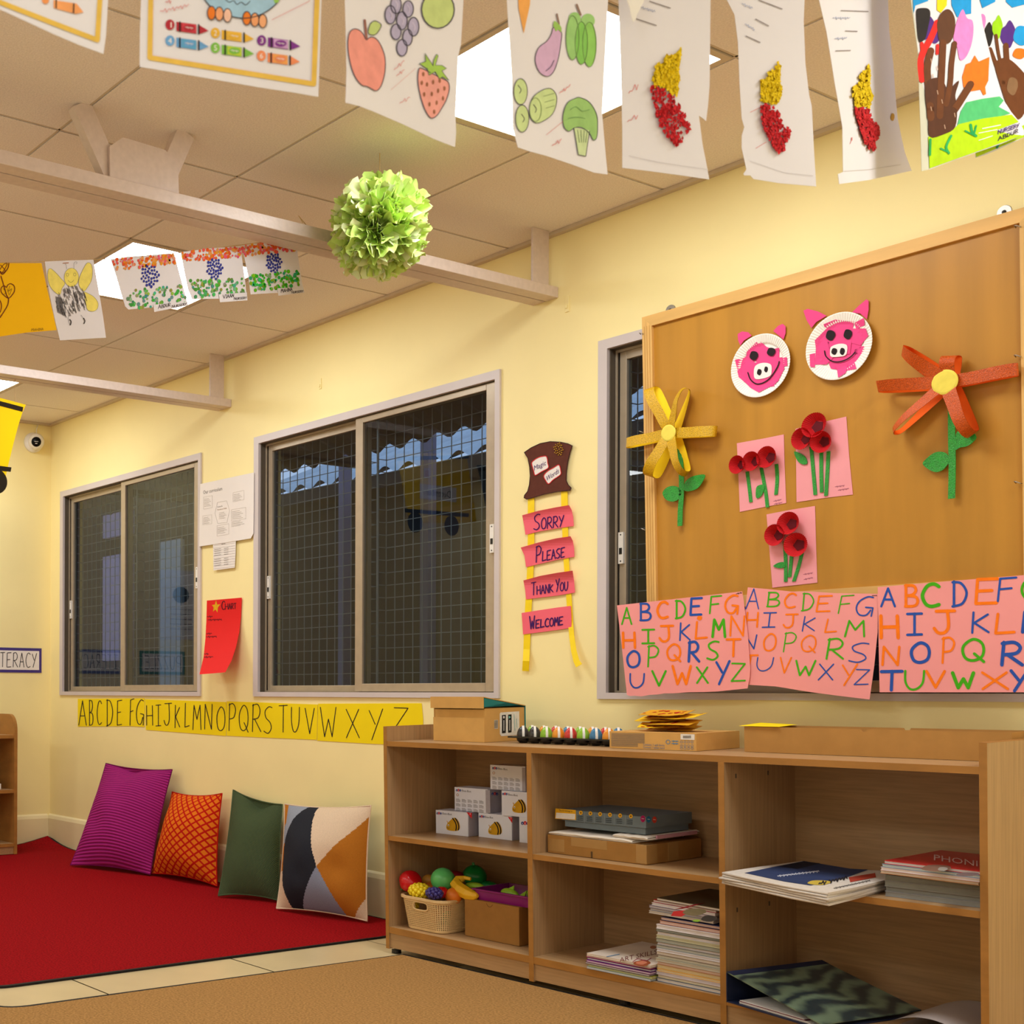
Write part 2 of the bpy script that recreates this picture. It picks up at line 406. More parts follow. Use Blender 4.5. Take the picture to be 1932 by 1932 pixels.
def lamp(i, j):
    t = thing('ceiling_light', (GX(i) + .3, GY(j) - .3, H), 'square white light panel in the unseen part of the ceiling', 'ceiling light', 'ceiling light panels out of view')
    m = MB(); a, b = GX(i) + .007, GX(i + 1) - .006; c, d = GY(j + 1) + .007, GY(j) - .006
    for lo, hi in (((a, c), (b, c + .018)), ((a, d - .018), (b, d)), ((a, c + .018), (a + .018, d - .018)), ((b - .018, c + .018), (b, d - .018))):
        m.box((*lo, H - .002), (*hi, H + .005), M_TBAR)
    obj('frame', m, t)
    m = MB(); m.quad((a + .018, c + .018, H - .0005), (a + .018, d - .018, H - .0005), (b - .018, d - .018, H - .0005), (b - .018, c + .018, H - .0005), M_LAMP); obj('diffuser', m, t)
    return t
l0 = lamp(*panels[0])
for i, j in panels:
    t = l0 if (i, j) == panels[0] else copy_tree(l0)
    t.location = (GX(i) + .3, GY(j) - .3, H)
    if (i, j) in lampseen:
        t['label'] = lampseen[(i, j)]
        if 'group' in t: del t['group']
        t['group'] = 'ceiling light panels in view'
# ================================================================ windows
def window(n, x0, x1):
    mb = MB(); w = .034; z0, z1 = WZ0, WZ1; p = -.009
    mb.box((x0, p, z0), (x1, .004, z0 + .018 + .002), M_TRIM); mb.box((x0, p, z1 - .031), (x1, .004, z1), M_TRIM)
    mb.box((x0, p, z0 + .02), (x0 + w, .004, z1 - .031), M_TRIM); mb.box((x1 - .022, p, z0 + .02), (x1, .004, z1 - .031), M_TRIM)
    win = struct('window_%d' % n, mb)
    a, b, c, d = x0 + .03, x1 - .021, z0 + .017, z1 - .03; mid = (a + b) / 2 - .04
    mb = MB()
    mb.box((a, .004, c), (a + .008, .1, d), M_TRACK); mb.box((b - .004, .004, c), (b, .1, d), M_TRACK); mb.box((a + .008, .004, c), (b - .004, .1, c + .004), M_TRACK); mb.box((a + .008, .004, d - .004), (b - .004, .1, d), M_TRACK)
    mb.box((a + .008, .028, c + .004), (a + .014, .033, d - .004), M_ALU); mb.box((a + .014, .028, c + .004), (b - .01, .033, c + .010), M_ALU); mb.box((a + .014, .028, d - .012), (b - .01, .033, d - .004), M_ALU)
    struct('track_frame', mb, win)
    for (sx0, sx1, y0, y1, ls, rs, top, bot) in ((a + .018, mid + .02, .036, .058, .025, .03, .032, .026), (mid - .018, b - .005, .006, .027, .042, .048, .022, .032)):
        m = MB(); sz0, sz1 = c + .005, d - .005
        m.box((sx0, y0, sz0), (sx0 + ls, y1, sz1), M_ALU); m.box((sx1 - rs, y0, sz0), (sx1, y1, sz1), M_ALU)
        m.box((sx0 + ls, y0, sz0), (sx1 - rs, y1, sz0 + bot), M_ALU); m.box((sx0 + ls, y0, sz1 - top), (sx1 - rs, y1, sz1), M_ALU)
        sash = struct('sash', m, win, bevel=.0015)
        m = MB(); yg = (y0 + y1) / 2; e = .004
        m.box((sx0 + ls - e, yg - .002, sz0 + bot - e), (sx1 - rs + e, yg + .002, sz1 - top + e), M_GLASS); struct('pane', m, sash)
    for lx, y, zc in ((a + .018 + .002, .036, 1.34), (b - .028, .006, 1.42)):
        m = MB(); m.box((lx, y - .008, zc - .05), (lx + .018, y, zc + .05), M_WHITE); m.box((lx + .004, y - .0095, zc - .02), (lx + .014, y - .008, zc + .0), M_BLACK)
        m.box((lx + .007, y - .009, zc - .044), (lx + .011, y - .008, zc - .04), M_BLACK); m.box((lx + .007, y - .009, zc + .04), (lx + .011, y - .008, zc + .044), M_BLACK)
        struct('latch', m, win)
    # welded wire grille behind each sash, in the wall opening
    for gx0, gx1 in ((a + .03, mid - .01), (mid + .05, b - .02)):
        m = MB(); z = c + .03; r = .0014; yb = .11
        while z < d - .02:
            m.box((gx0, yb - r, z - r), (gx1, yb + r, z + r), M_WIRE); m.box((gx0 - r, .064, z - r), (gx0 + r, yb, z + r), M_WIRE); m.box((gx1 - r, .064, z - r), (gx1 + r, yb, z + r), M_WIRE); z += .05
        x = gx0
        while x <= gx1 + .001: m.box((x - r, yb - 2 * r, c + .01), (x + r, yb, d - .01), M_WIRE); x += .05
        m.box((gx0 - .004, .06, c + .004), (gx0 + .004, .066, d - .004), M_WIRE); m.box((gx1 - .004, .06, c + .004), (gx1 + .004, .066, d - .004), M_WIRE)
        struct('wire_grille', m, win)
    return win
for n, (a, b) in enumerate(wins): window(n + 1, a, b)
# ---------------------------------------------------------------- what lies outside the windows
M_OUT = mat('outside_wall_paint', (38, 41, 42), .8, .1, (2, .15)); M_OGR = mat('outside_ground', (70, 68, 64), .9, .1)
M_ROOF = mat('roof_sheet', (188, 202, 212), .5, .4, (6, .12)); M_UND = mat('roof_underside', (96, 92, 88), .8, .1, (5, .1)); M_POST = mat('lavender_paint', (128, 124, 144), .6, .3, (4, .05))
mb = MB(); mb.box((-3, .12, -.12), (10, 6, -.02), M_OGR); struct('ground_outside', mb)
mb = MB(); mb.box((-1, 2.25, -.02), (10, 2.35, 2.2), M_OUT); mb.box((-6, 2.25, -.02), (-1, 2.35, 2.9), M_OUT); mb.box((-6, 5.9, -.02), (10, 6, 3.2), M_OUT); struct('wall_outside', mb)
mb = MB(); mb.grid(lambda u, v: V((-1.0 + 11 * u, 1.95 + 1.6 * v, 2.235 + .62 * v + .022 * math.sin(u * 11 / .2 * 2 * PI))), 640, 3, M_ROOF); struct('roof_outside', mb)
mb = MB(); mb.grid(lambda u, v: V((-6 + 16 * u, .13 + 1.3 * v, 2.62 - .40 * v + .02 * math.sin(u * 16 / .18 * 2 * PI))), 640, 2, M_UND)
for x in (-2.2, -.6, 1.0, 2.6, 4.2): mb.box((x, .13, 2.14), (x + .05, 1.4, 2.19), M_UND)
struct('roof_canopy', mb)
mb = MB()
for x, y, w in ((-.55, 1.5, .13), (1.36, 1.55, .06), (.52, 1.7, .05), (2.9, 1.5, .1)): mb.box((x, y, -.02), (x + w, y + .06, 2.4), M_POST)
mb.box((-3.15, 2.2, 1.15), (-2.70, 2.249, 2.06), mat('lavender_wall_paint', (146, 130, 150), .6, .2)); mb.box((-3.15, 2.2, 2.22), (-2.70, 2.249, 2.42), mat('lavender_wall_paint', (146, 130, 150)))
mb.box((-2.26, 2.21, .3), (-1.95, 2.249, 2.1), mat('pale_panel', (128, 136, 138), .6, .2)); mb.box((-.06, 2.21, .2), (-.03, 2.249, 1.75), M_POST); mb.box((.85, 2.21, -.02), (1.1, 2.249, 2.0), mat('brown_door_paint', (64, 46, 38), .6, .2))
struct('wall_outside_posts', mb)
# ================================================================ steel beams under the ceiling
def beam(x0, x1, z0, z1, label, cover=None):
    t = thing('ceiling_beam', ((x0 + x1) / 2, -3, z0), label, 'beam', 'steel beams under the ceiling'); t['kind'] = 'structure'
    mb = MB(); xm = (x0 + x1) / 2
    mb.box((x0, RY + .001, z0), (xm - .003, -.001, z1), M_BEAM); mb.box((xm + .003, RY + .001, z0), (x1, -.001, z1), M_BEAM); mb.box((xm - .003, RY + .001, z0 + .006), (xm + .003, -.001, z1 - .004), M_TRACK)
    obj('chord', mb, t, bevel=.002)
    mb = MB(); mb.box((x1 - .020, -.112, z1 - .002), (x1 - .011, -.034, H), M_BEAM); obj('end_post', mb, t, bevel=.002)
    return t
b1 = beam(1.640, 1.743, 2.176, 2.212, 'pale painted steel beam nearest the corner camera')
b2 = beam(3.465, 3.570, 2.190, 2.226, 'pale painted steel beam behind the green tissue pompom')
# truss joint standing on the nearer beam
Sg = Pl((3.556, 0, 0), (1, 0, 0)); mb = MB()
mb.prism([Sg.hit(*p) for p in ((208, 345), (338, 380), (336, 312), (312, 283), (232, 259), (207, 276))], (-.008, 0, 0), M_BEAM); obj('gusset_plate', mb, b2, bevel=.0015)
for p, q in (((222, 338), (168, 215)), ((322, 325), (345, 272))):
    A, B = Sg.hit(*p) - V((.01, 0, 0)), Sg.hit(*q) - V((.01, 0, 0)); k = (H - A.z) / (B.z - A.z); B = A + (B - A) * k; d = (B - A).normalized(); n = V((0, -d.z, d.y)) * .028
    mb = MB(); mb.prism([A - n, A + n, B + n, B - n], (-.03, 0, 0), M_BEAM); obj('diagonal_brace', mb, b2, bevel=.0015)
# ================================================================ carpets
def rounded(pts, r, n=6):
    out = []
    for i, p in enumerate(pts):
        p = V(p); a = V(pts[i - 1]); b = V(pts[(i + 1) % len(pts)]); ri = r[i] if isinstance(r, (list, tuple)) else r
        if ri <= 0: out.append(tuple(p)); continue
        u, w = (a - p).normalized(), (b - p).normalized(); A, B = p + u * ri, p + w * ri
        for k in range(n + 1):
            t = k / n; out.append(tuple((1 - t) ** 2 * A + 2 * t * (1 - t) * p + t * t * B))
    return out
def carpet(name, ring, m, label, h=.007, lift=None, bw=.014):
    P = [V(p) for p in ring]; n = len(P); inn = []
    for i in range(n):
        a, p, b = P[i - 1], P[i], P[(i + 1) % n]; t = (b - a).normalized(); nn = V((-t.y, t.x)); inn.append(p + nn * bw)
    mb = MB(); z = lambda p: h + (lift(p) if lift else 0)
    if lift:
        from mathutils.geometry import delaunay_2d_cdt
        extra = [V((x * .06 + .03, -.04 - y * .06)) for x in range(14) for y in range(10)]
        r = delaunay_2d_cdt(inn + extra, [], [list(range(n))], 1, 1e-5); mb.add([(p.x, p.y, z(p)) for p in r[0]], [tuple(f) for f in r[2]], m)
    else: mb.add([(p.x, p.y, h) for p in inn], [tuple(t) for t in tessellate_polygon([[V((p.x, p.y, 0)) for p in inn]])], m)
    c = obj(name, mb, label=label, cat='carpet')
    mb = MB(); A = [(p.x, p.y, z(p)) for p in inn]; B = [(p.x, p.y, z(p)) for p in P]; D = [(p.x, p.y, z(p) - h + .0005) for p in P]
    mb.add(A + B + D, [(i, n + i, n + (i + 1) % n, (i + 1) % n) for i in range(n)] + [(n + i, 2 * n + i, 2 * n + (i + 1) % n, n + (i + 1) % n) for i in range(n)], M_EDGE)
    obj('binding', mb, c)
    return c
def curl(p):
    d = math.hypot(p.x - .03, p.y + .03); return .05 * max(0, 1 - d / .34) ** 2
carpet('red_carpet', [(.019, -1.845)] + rounded([(1, -1.845), (3.052, -1.845), (3.036, -.019)], [0, .1, 0])[1:] + [(x, -.019) for x in (.42, .36, .3, .24, .18, .12, .07)] + [(.019, -.019)] + [(.019, -y) for y in (.07, .12, .18, .24, .3, .34, .375)], M_RED, 'red carpet with dark binding where the cushions lean on the wall', lift=curl)
sy = lambda x: -.4015 + (x - 3.172) * .0437 - .03
carpet('brown_carpet', rounded([(.6, -3.1), (6.1, -3.1), (6.1, sy(6.1)), (3.30, sy(3.3)), (3.285, -1.905), (.6, -1.94)], [.05, .05, 0, 0, .09, 0]), M_BRN, 'sandy brown carpet on the floor in front of the low shelf')
# ================================================================ papers and small things on the walls
SW = Pl((0, -.002, 0), (0, -1, 0))       # the long wall
SL = Pl((.002, 0, 0), (1, 0, 0))         # the left wall
K_BLK = (36, 30, 34); K_PAP = (240, 232, 222); K_GRY = (120, 112, 106)
P_WHT = mat('white_paper', (238, 232, 228), .8, .1, (6, .02))
P_YEL = mat('yellow_paper', (246, 220, 20), .75, .15, (5, .03))
P_PNK = mat('pink_paper', (240, 160, 168), .8, .1, (6, .03))
P_RED = mat('red_paper', (226, 30, 30), .7, .2, (5, .03))
# four yellow strips with the hand-written alphabet
Q5 = Z(0, 1300, 2.611)
strips = [([(383, 48), (712, 46), (713, 120), (712, 187), (640, 183), (383, 185)], 'ABCDEFG', 'first yellow alphabet strip with letters A to G under the windows',
           [(388, 58, 425, 178), (440, 55, 458, 178), (478, 58, 500, 175), (525, 52, 555, 182), (577, 55, 600, 178), (640, 48, 660, 178), (672, 52, 708, 178)]),
          ([(714, 50), (1113, 64), (1116, 150), (1113, 231), (900, 215), (718, 201)], 'HIJKLMNO', 'second yellow alphabet strip with letters H to O under the windows',
           [(722, 82, 752, 178), (768, 78, 792, 182), (808, 70, 845, 178), (862, 80, 885, 190), (910, 70, 932, 190), (950, 80, 990, 200), (1008, 75, 1045, 198), (1068, 88, 1108, 205)]),
          ([(1116, 60), (1565, 76), (1560, 250), (1320, 240), (1116, 230)], 'PQRSTUV', 'third yellow alphabet strip with letters P to V under the windows',
           [(1128, 72, 1160, 205), (1178, 80, 1222, 205), (1243, 75, 1285, 210), (1300, 85, 1340, 218), (1375, 80, 1415, 212), (1435, 90, 1475, 210), (1503, 95, 1548, 220)]),
          ([(1567, 72), (2077, 70), (2084, 150), (2083, 282), (1800, 268), (1562, 254)], 'WXYZ', 'fourth yellow alphabet strip with letters W to Z, ending behind the low shelf',
           [(1578, 90, 1655, 235), (1705, 100, 1770, 240), (1818, 98, 1885, 250), (1938, 92, 2010, 205)])]
for out, txt, lab, bx in strips:
    mb = MB(); sheet(mb, SW, Q5, out, P_YEL); marks(mb, SW, Q5, [[('L', K_BLK, 4.2, c, *b) for c, b in zip(txt, bx)]])
    obj('alphabet_sign', mb, label=lab, cat='paper strip', group='yellow alphabet strips')
# curriculum sheet, timetable and red chart on the pier between the windows
Q7 = Z(360, 870, 4.493); SP = Pl((0, -.013, 0), (0, -1, 0)); SP2 = Pl((0, -.011, 0), (0, -1, 0))
mb = MB(); sheet(mb, SP, Q7, [(80, 194), (535, 96), (533, 400), (530, 615), (508, 655), (300, 690), (70, 724), (74, 420)], P_WHT)
t_ = (150, 140, 132)
def para(x, y, w, n, s=-.16, c=t_): return [('s', c, 2.2, [(x, y + 12 * i), (x + w * (.7 + .3 * ((i * 7) % 3) / 2), y + 12 * i + w * s * .8)]) for i in range(n)]
def frame4(x0, y0, x1, y1, dy): return [('s', (176, 168, 160), 1.6, [(x0, y0), (x1, y0 - dy), (x1, y1 - dy), (x0, y1), (x0, y0)])]
L = [('t', (110, 104, 98), 'Our curriculum', 104, 280, 266, 246, 30)]
for b in ((108, 306, 182, 408, 14), (358, 268, 450, 346, 20), (102, 464, 178, 540, 10), (344, 412, 466, 508, 20), (222, 548, 322, 636, 18)):
    L += frame4(*b); L += para(b[0] + 6, b[1] + 18, (b[2] - b[0]) * .75, max(3, int((b[3] - b[1]) / 15)))
L += [('s', (170, 162, 154), 1.8, [(204, 440), (226, 350), (304, 336), (328, 420), (306, 520), (228, 528), (204, 440)])] + para(240, 440, 60, 5) + para(344, 520, 110, 4)
L += [('t', (90, 80, 70), 'Social &', 224, 394, 268, 386, 11), ('t', (150, 110, 60), 'Emotional Skills', 224, 418, 304, 404, 11)]
marks(mb, SP, Q7, [L]); obj('curriculum_sign', mb, label='large white curriculum sheet with printed boxes, high between the first two windows', cat='poster')
mb = MB(); sheet(mb, SP2, Q7, [(188, 690), (381, 668), (379, 790), (372, 903), (192, 927)], P_WHT)
L = [('q', (100, 90, 90), 2, 258, 708, 292, 703, 8)] + [('s', (170, 160, 156), 1.5, [(194, 716 + 22 * i), (376, 694 + 22 * i)]) for i in range(10)]
for i in range(9):
    if i != 4: L += [('q', (120, 112, 110), 1.6, 198, 754 + 17 * i, 256, 746 + 17 * i, 8), ('q', (120, 112, 110), 1.6, 280, 744 + 17 * i, 318, 739 + 17 * i, 8)]
marks(mb, SP2, Q7, [L]); obj('timetable_sign', mb, label='small white typed timetable hanging below the curriculum sheet', cat='paper')
zt = SW.hit(*Q7(280, 1180)).z
SR = Pl((0, -.006, 0), (0, -1, 0), lambda P: .115 * max(0, (zt - .05 - P.z) / .3) ** 2)
mb = MB(); sheet(mb, SR, Q7, [(136, 1182), (432, 1157), (424, 1320), (410, 1450), (382, 1580), (345, 1690), (292, 1790), (180, 1800), (73, 1808), (108, 1660), (124, 1500), (132, 1340)], P_RED)
L = [('L', (92, 10, 30), 8, 'C', 262, 1188, 288, 1258), ('W', (92, 10, 30), 7, 'HART', 290, 1256, 386, 1250, 46, 46)]
L += [('f', (222, 168, 28), [(214, 1180), (224, 1216), (250, 1214), (230, 1240), (226, 1284), (210, 1258), (188, 1276), (194, 1240), (178, 1220), (204, 1216)])]
for x0, y0, w in ((140, 1330, 44), (146, 1356, 116), (134, 1474, 42), (132, 1500, 86), (116, 1646, 32), (112, 1672, 76)): L.append(('q', (104, 12, 26), 5, x0, y0, x0 + w, y0 - 4, 20))
marks(mb, SR, Q7, [L]); obj('chart_sign', mb, label='red paper chart with a gold star, its lower half curling off the wall', cat='poster')
# magic-words ladder: felt hat, two ribbons, four word strips
Qh = Z(960, 800, 3.5786); t = thing('hanging_word_ladder', SW.hit(*Qh(270, 1640)), 'brown top hat above a yellow ribbon ladder of four pink word strips', 'wall decoration')
Sa = Pl((0, -.004, 0), (0, -1, 0)); Sb = Pl((0, -.0075, 0), (0, -1, 0))
mb = MB(); S = Pl((0, -.009, 0), (0, -1, 0)); M_HAT = mat('brown_foam', (96, 54, 44), .8, .1, (60, .08))
hat = [(104, 192), (150, 160), (210, 132), (280, 118), (350, 122), (400, 133), (427, 146), (412, 190), (398, 250), (388, 320), (386, 380), (400, 410), (420, 430), (414, 448), (330, 456), (240, 474), (160, 498), (120, 508), (102, 498), (106, 480), (126, 455), (138, 410), (144, 350), (140, 290), (128, 230)]
sheet(mb, S, Qh, hat, M_HAT, .003); marks(mb, S, Qh, [[('s', (44, 26, 26), 4, hat + [hat[0]])]]); h = obj('hat', mb, t)
for pts, txt, a in (([(156, 258), (200, 226), (252, 218), (262, 262), (266, 296), (220, 322), (178, 346), (168, 318), (160, 290)], 'Magic', (168, 316, 250, 276, 34)), ([(236, 350), (262, 318), (300, 296), (338, 276), (350, 316), (348, 342), (300, 376), (268, 404), (248, 380)], 'Words', (252, 388, 338, 330, 36))):
    m = MB(); Sx = Pl((0, -.010, 0), (0, -1, 0)); sheet(m, Sx, Qh, pts, P_WHT, .0005); marks(m, Sx, Qh, [[('C', (206, 40, 48), 5, pts)], [('t', (84, 50, 110), txt, *a)]]); obj('name_tag', m, h)
m = MB(); M_GLIT = mat('gold_glitter', (206, 160, 40), .3, .6, (300, .5), (300, .8), metal=.6)
for i in range(26):
    a, r = i * 2.4, 6 + 38 * math.sqrt(i / 26); p = S.hit(*Qh(336 + r * math.cos(a) * .75, 170 + r * math.sin(a)), .003); m.ball(p, .0022, M_GLIT, 8, 5)
obj('glitter_star', m, h)
def ribbon(name, pts, w, m, parent, S, Q):
    mb = MB(); n = len(pts); L_, R_ = [], []
    for i, p in enumerate(pts):
        a, b = pts[max(0, i - 1)], pts[min(n - 1, i + 1)]; dx, dy = b[0] - a[0], b[1] - a[1]; l = math.hypot(dx, dy); wi = w[i] if isinstance(w, list) else w
        off = p[2] if len(p) > 2 else 0
        L_.append(S.hit(*Q(p[0] - dy / l * wi / 2, p[1] + dx / l * wi / 2), off)); R_.append(S.hit(*Q(p[0] + dy / l * wi / 2, p[1] - dx / l * wi / 2), off))
    mb.add(L_ + R_, [(i, i + 1, n + i + 1, n + i) for i in range(n - 1)], m)
    B = [p - S.n * .0008 for p in L_ + R_]; mb.add(B, [(n + i, n + i + 1, i + 1, i) for i in range(n - 1)], m)
    return obj(name, mb, parent)
M_RIB = mat('yellow_ribbon', (248, 216, 10), .4, .4)
ribbon('ribbon', [(150, 490), (150, 600), (150, 760), (146, 960), (138, 1120), (130, 1270), (124, 1420), (120, 1520), (116, 1600, .012), (112, 1668, .004)], 44, M_RIB, t, Sa, Qh)
ribbon('ribbon', [(374, 455), (376, 560), (380, 720), (386, 900), (396, 1050), (406, 1180), (416, 1330), (424, 1430, .006), (438, 1530, .015), (456, 1600, .022), (474, 1632, .026)], [44, 44, 40, 36, 36, 36, 34, 34, 36, 40, 46], M_RIB, t, Sa, Qh)
P_HOT = mat('hot_pink_paper', (244, 106, 124), .7, .2, (5, .03)); NAV = (60, 24, 96)
for k, (pts, w1, mk) in enumerate((
    ([(90, 616), (200, 586), (320, 562), (406, 548), (424, 580), (434, 630), (438, 688), (330, 704), (210, 724), (112, 748), (104, 690)], 0, [('W', NAV, 7, 'SORRY', 165, 716, 376, 690, 104, 74)]),
    ([(80, 834), (200, 800), (320, 772), (416, 758), (432, 790), (440, 840), (442, 896), (330, 916), (210, 944), (116, 966), (106, 890)], 0, [('W', NAV, 7, 'PLEASE', 182, 934, 380, 896, 106, 64)]),
    ([(98, 1056), (210, 1026), (330, 1004), (430, 990), (440, 1060), (446, 1138), (330, 1158), (210, 1172), (116, 1184), (110, 1120)], 0, [('W', NAV, 6.5, 'THANK YOU', 150, 1156, 402, 1120, 84, 56)]),
    ([(86, 1276), (200, 1258), (320, 1240), (418, 1228), (422, 1300), (422, 1376), (330, 1390), (210, 1406), (96, 1420), (92, 1350)], 0, [('W', NAV, 8, 'WELCOME', 138, 1384, 368, 1354, 84, 54)]))):
    zc = SW.hit(*Qh(260, sum(p[1] for p in pts) / len(pts))).z
    Sk = Pl((0, -.0065, 0), (0, -1, 0), (lambda zc: lambda P: .02 * ((P.z - zc) / .04) ** 2 if P.z > zc else 0)(zc) if k < 3 else (lambda P: 0))
    m = MB(); sheet(m, Sk, Qh, pts, P_HOT, step=5); marks(m, Sk, Qh, [mk], off0=.0012); obj('word_strip', m, t)
# signs on the left wall: one half in the picture, one only seen mirrored in the window
def sign(name, y0, y1, z0, z1, border, text, label):
    t = thing(name, (.002, (y0 + y1) / 2, z0), label, 'sign'); S = Pl((.003, 0, 0), (1, 0, 0)); m = MB()
    m.box((.001, y0, z0), (.003, y1, z1), mat('border_%s' % name, border, .7)); obj('border', m, t)
    m = MB(); b = .016; m.box((.003, y0 + b, z0 + b), (.004, y1 - b, z1 - b), P_WHT)
    n = len(text); w = (y1 - y0 - 2 * b - .02) / n
    for i, ch in enumerate(text):
        ya = y0 + b + .01 + w * (i + .12); yb = ya + w * .72; za, zb = z0 + b + .014, z1 - b - .012
        for st in FONT[ch]:
            pts = [V((.0045, ya + (yb - ya) * u, za + (zb - za) * v)) for u, v in st]
            for a, c in zip(pts, pts[1:]):
                d = (c - a).normalized(); nn = V((0, -d.z, d.y)) * .0022; m.add([a - nn, c - nn, c + nn, a + nn], [(0, 1, 2, 3)], ink(K_BLK))
    obj('card', m, t); return t
sign('literacy_sign', -.43, -.058, .985, 1.125, (72, 56, 130), 'LITERACY', 'purple bordered white word sign on the left wall above the small bookcase')
sign('puzzle_sign', -.90, -.575, .985, 1.125, (30, 120, 60), 'PUZZLE', 'green bordered white word sign, seen only mirrored in the first window')
m = MB(); m.box((.001, -1.02, 1.2), (.0025, -.72, 1.62), P_WHT); m.add([(.003, -.87 + .06 * math.cos(a * PI / 8), 1.47 + .05 * math.sin(a * PI / 8)) for a in range(16)], [tuple(range(16))], ink((40, 38, 40)))
for i in range(5): m.quad((.003, -.95, 1.38 - .03 * i), (.003, -.79, 1.38 - .03 * i), (.003, -.79, 1.384 - .03 * i), (.003, -.95, 1.384 - .03 * i), ink(K_GRY))
obj('notice_sign', m, label='white notice with a black round emblem, seen only mirrored in the first window', cat='poster')
# dome camera in the corner
C0 = V((.055, -.118, 2.292)); t = thing('security_camera', (0, -.118, 2.292), 'round white dome security camera high in the room corner', 'camera')
T = Matrix.Translation((.001, -.118, 2.292)) @ V((1, 0, 0)).to_track_quat('Z', 'Y').to_matrix().to_4x4()
m = MB(); m.lathe([(0, 0), (.056, 0), (.057, .012), (.05, .026), (.044, .03), (0, .03)], T, M_WHITE, 40); obj('mount_base', m, t, smooth=False)
look = V((.87, -.45, -.22)).normalized(); T2 = Matrix.Translation(V((.052, -.122, 2.29))) @ look.to_track_quat('Z', 'Y').to_matrix().to_4x4()
m = MB(); m.ball((.052, -.122, 2.29), .046, M_WHITE, 32, 20); b = obj('ball_housing', m, t, smooth=True)
m = MB(); m.lathe([(.0275 * k / 8, math.sqrt(.0466 ** 2 - (.0275 * k / 8) ** 2)) for k in range(9)], T2, mat('lens_black', (12, 11, 12), .3, .15), 32); g = obj('lens_window', m, t)
m = MB(); m.box((-.011, .001, .046), (.011, .003, .0472), M_WHITE, T2); m.box((-.006, -.011, .0452), (.006, -.007, .0462), M_WHITE, T2); obj('reflector', m, g)
m = MB(); m.tube([V((.012, -.10, 2.345)), V((.008, -.098, 2.37)), V((.008, -.085, 2.407))], .003, M_WHITE); obj('cable', m, t, smooth=True)
# painted-over hook plates left on the wall
for px, py, lab in ((1070, 574, 'yellow painted hook plate on the wall right of the nearer beam end'), (604, 724, 'small yellow painted hook plate above the middle window')):
    p = SW.hit(px, py); m = MB(); hh = .026 if px > 1000 else .022
    m.box((p.x - .008, -.004, p.z - hh), (p.x + .008, 0, p.z + hh), M_WALL); m.box((p.x - .004, -.008, p.z - .014), (p.x + .004, -.004, p.z - .002), M_WALL)
    obj('hook_mount', m, label=lab, cat='hook', bevel=.0015)
# ================================================================ notice board hung over the third window
B0, B1 = V((0, -.038, 1.12)), V((0, -.067, 2.025)); bd = (B1 - B0).normalized(); bn = V((0, -bd.z, bd.y))     # outward normal
SBf = Pl(B0, bn)                         # front of the frame
SBp = Pl(B0 - bn * .010, bn)             # face of the panel
Q1 = Z(1160, 380, 2.5026)
M_PINE = mat('pine', (222, 176, 104), .5, .35, (3, .12), stretch=(1, 8, 8)); M_PINEV = mat('pine_upright', (222, 176, 104), .5, .35, (30, .14), stretch=(4, 4, .12))
M_PLY = mat('board_veneer', (184, 130, 46), .4, .35, (3.2, .09), stretch=(6, 6, .35))
def bp(x, z, off=0):                      # a point of the board face plane at world x and height along the board
    return B0 + bd * ((z - 1.12) / bd.z) + V((x, 0, 0)) + bn * off
X0, X1, Z0, Z1, FW = 3.937, 4.99, 1.125, 2.022, .033
t = thing('notice_board', bp((X0 + X1) / 2, Z0), 'large wood-veneer notice board in a pine frame, hung across the right window', 'notice board')
m = MB(); m.prism([bp(X0 + .01, Z0 + .01, -.010), bp(X1 - .01, Z0 + .01, -.010), bp(X1 - .01, Z1 - .01, -.010), bp(X0 + .01, Z1 - .01, -.010)], -bn * .006, M_PLY); obj('panel', m, t)
def rail(pts, mm): m = MB(); m.prism(pts, -bn * .024, mm); return obj('frame_rail', m, t, bevel=.002)
rail([bp(X0, Z0), bp(X0 + FW, Z0 + FW), bp(X0 + FW, Z1 - FW), bp(X0, Z1)], M_PINEV); rail([bp(X1, Z0), bp(X1 - FW, Z0 + FW), bp(X1 - FW, Z1 - FW), bp(X1, Z1)], M_PINEV)
rail([bp(X0, Z1), bp(X0 + FW, Z1 - FW), bp(X1 - FW, Z1 - FW), bp(X1, Z1)], M_PINE); rail([bp(X0, Z0), bp(X0 + FW, Z0 + FW), bp(X1 - FW, Z0 + FW), bp(X1, Z0)], M_PINE)
m = MB()
for x in (X0 + .007, X0 + .016, X0 + .024): m.quad(bp(x, Z0 + .03, .0006), bp(x + .002, Z0 + .03, .0006), bp(x + .002, Z1 - .03, .0006), bp(x, Z1 - .03, .0006), mat('pine_groove', (196, 146, 78), .6))
obj('frame_groove', m, t)
M_STEEL = mat('steel', (176, 172, 166), .35, .5, metal=.8)
for px, py in ((1258, 584), (1888, 398)):
    p = SBf.hit(px, py); T = Matrix.Translation(p - bn * .02) @ bn.to_track_quat('Z', 'Y').to_matrix().to_4x4(); m = MB()
    m.lathe([(.0, .004), (.0155, .004), (.0165, .002), (.0165, 0), (0, 0)], T, M_STEEL, 28); m.box((-.011, -.03, 0), (.011, -.006, .004), M_STEEL, T); m.lathe([(0, .008), (.004, .007), (.005, .004)], T, mat('dark_steel', (60, 58, 56), .4, .5, metal=.7), 12)
    obj('hanging_plate', m, t)
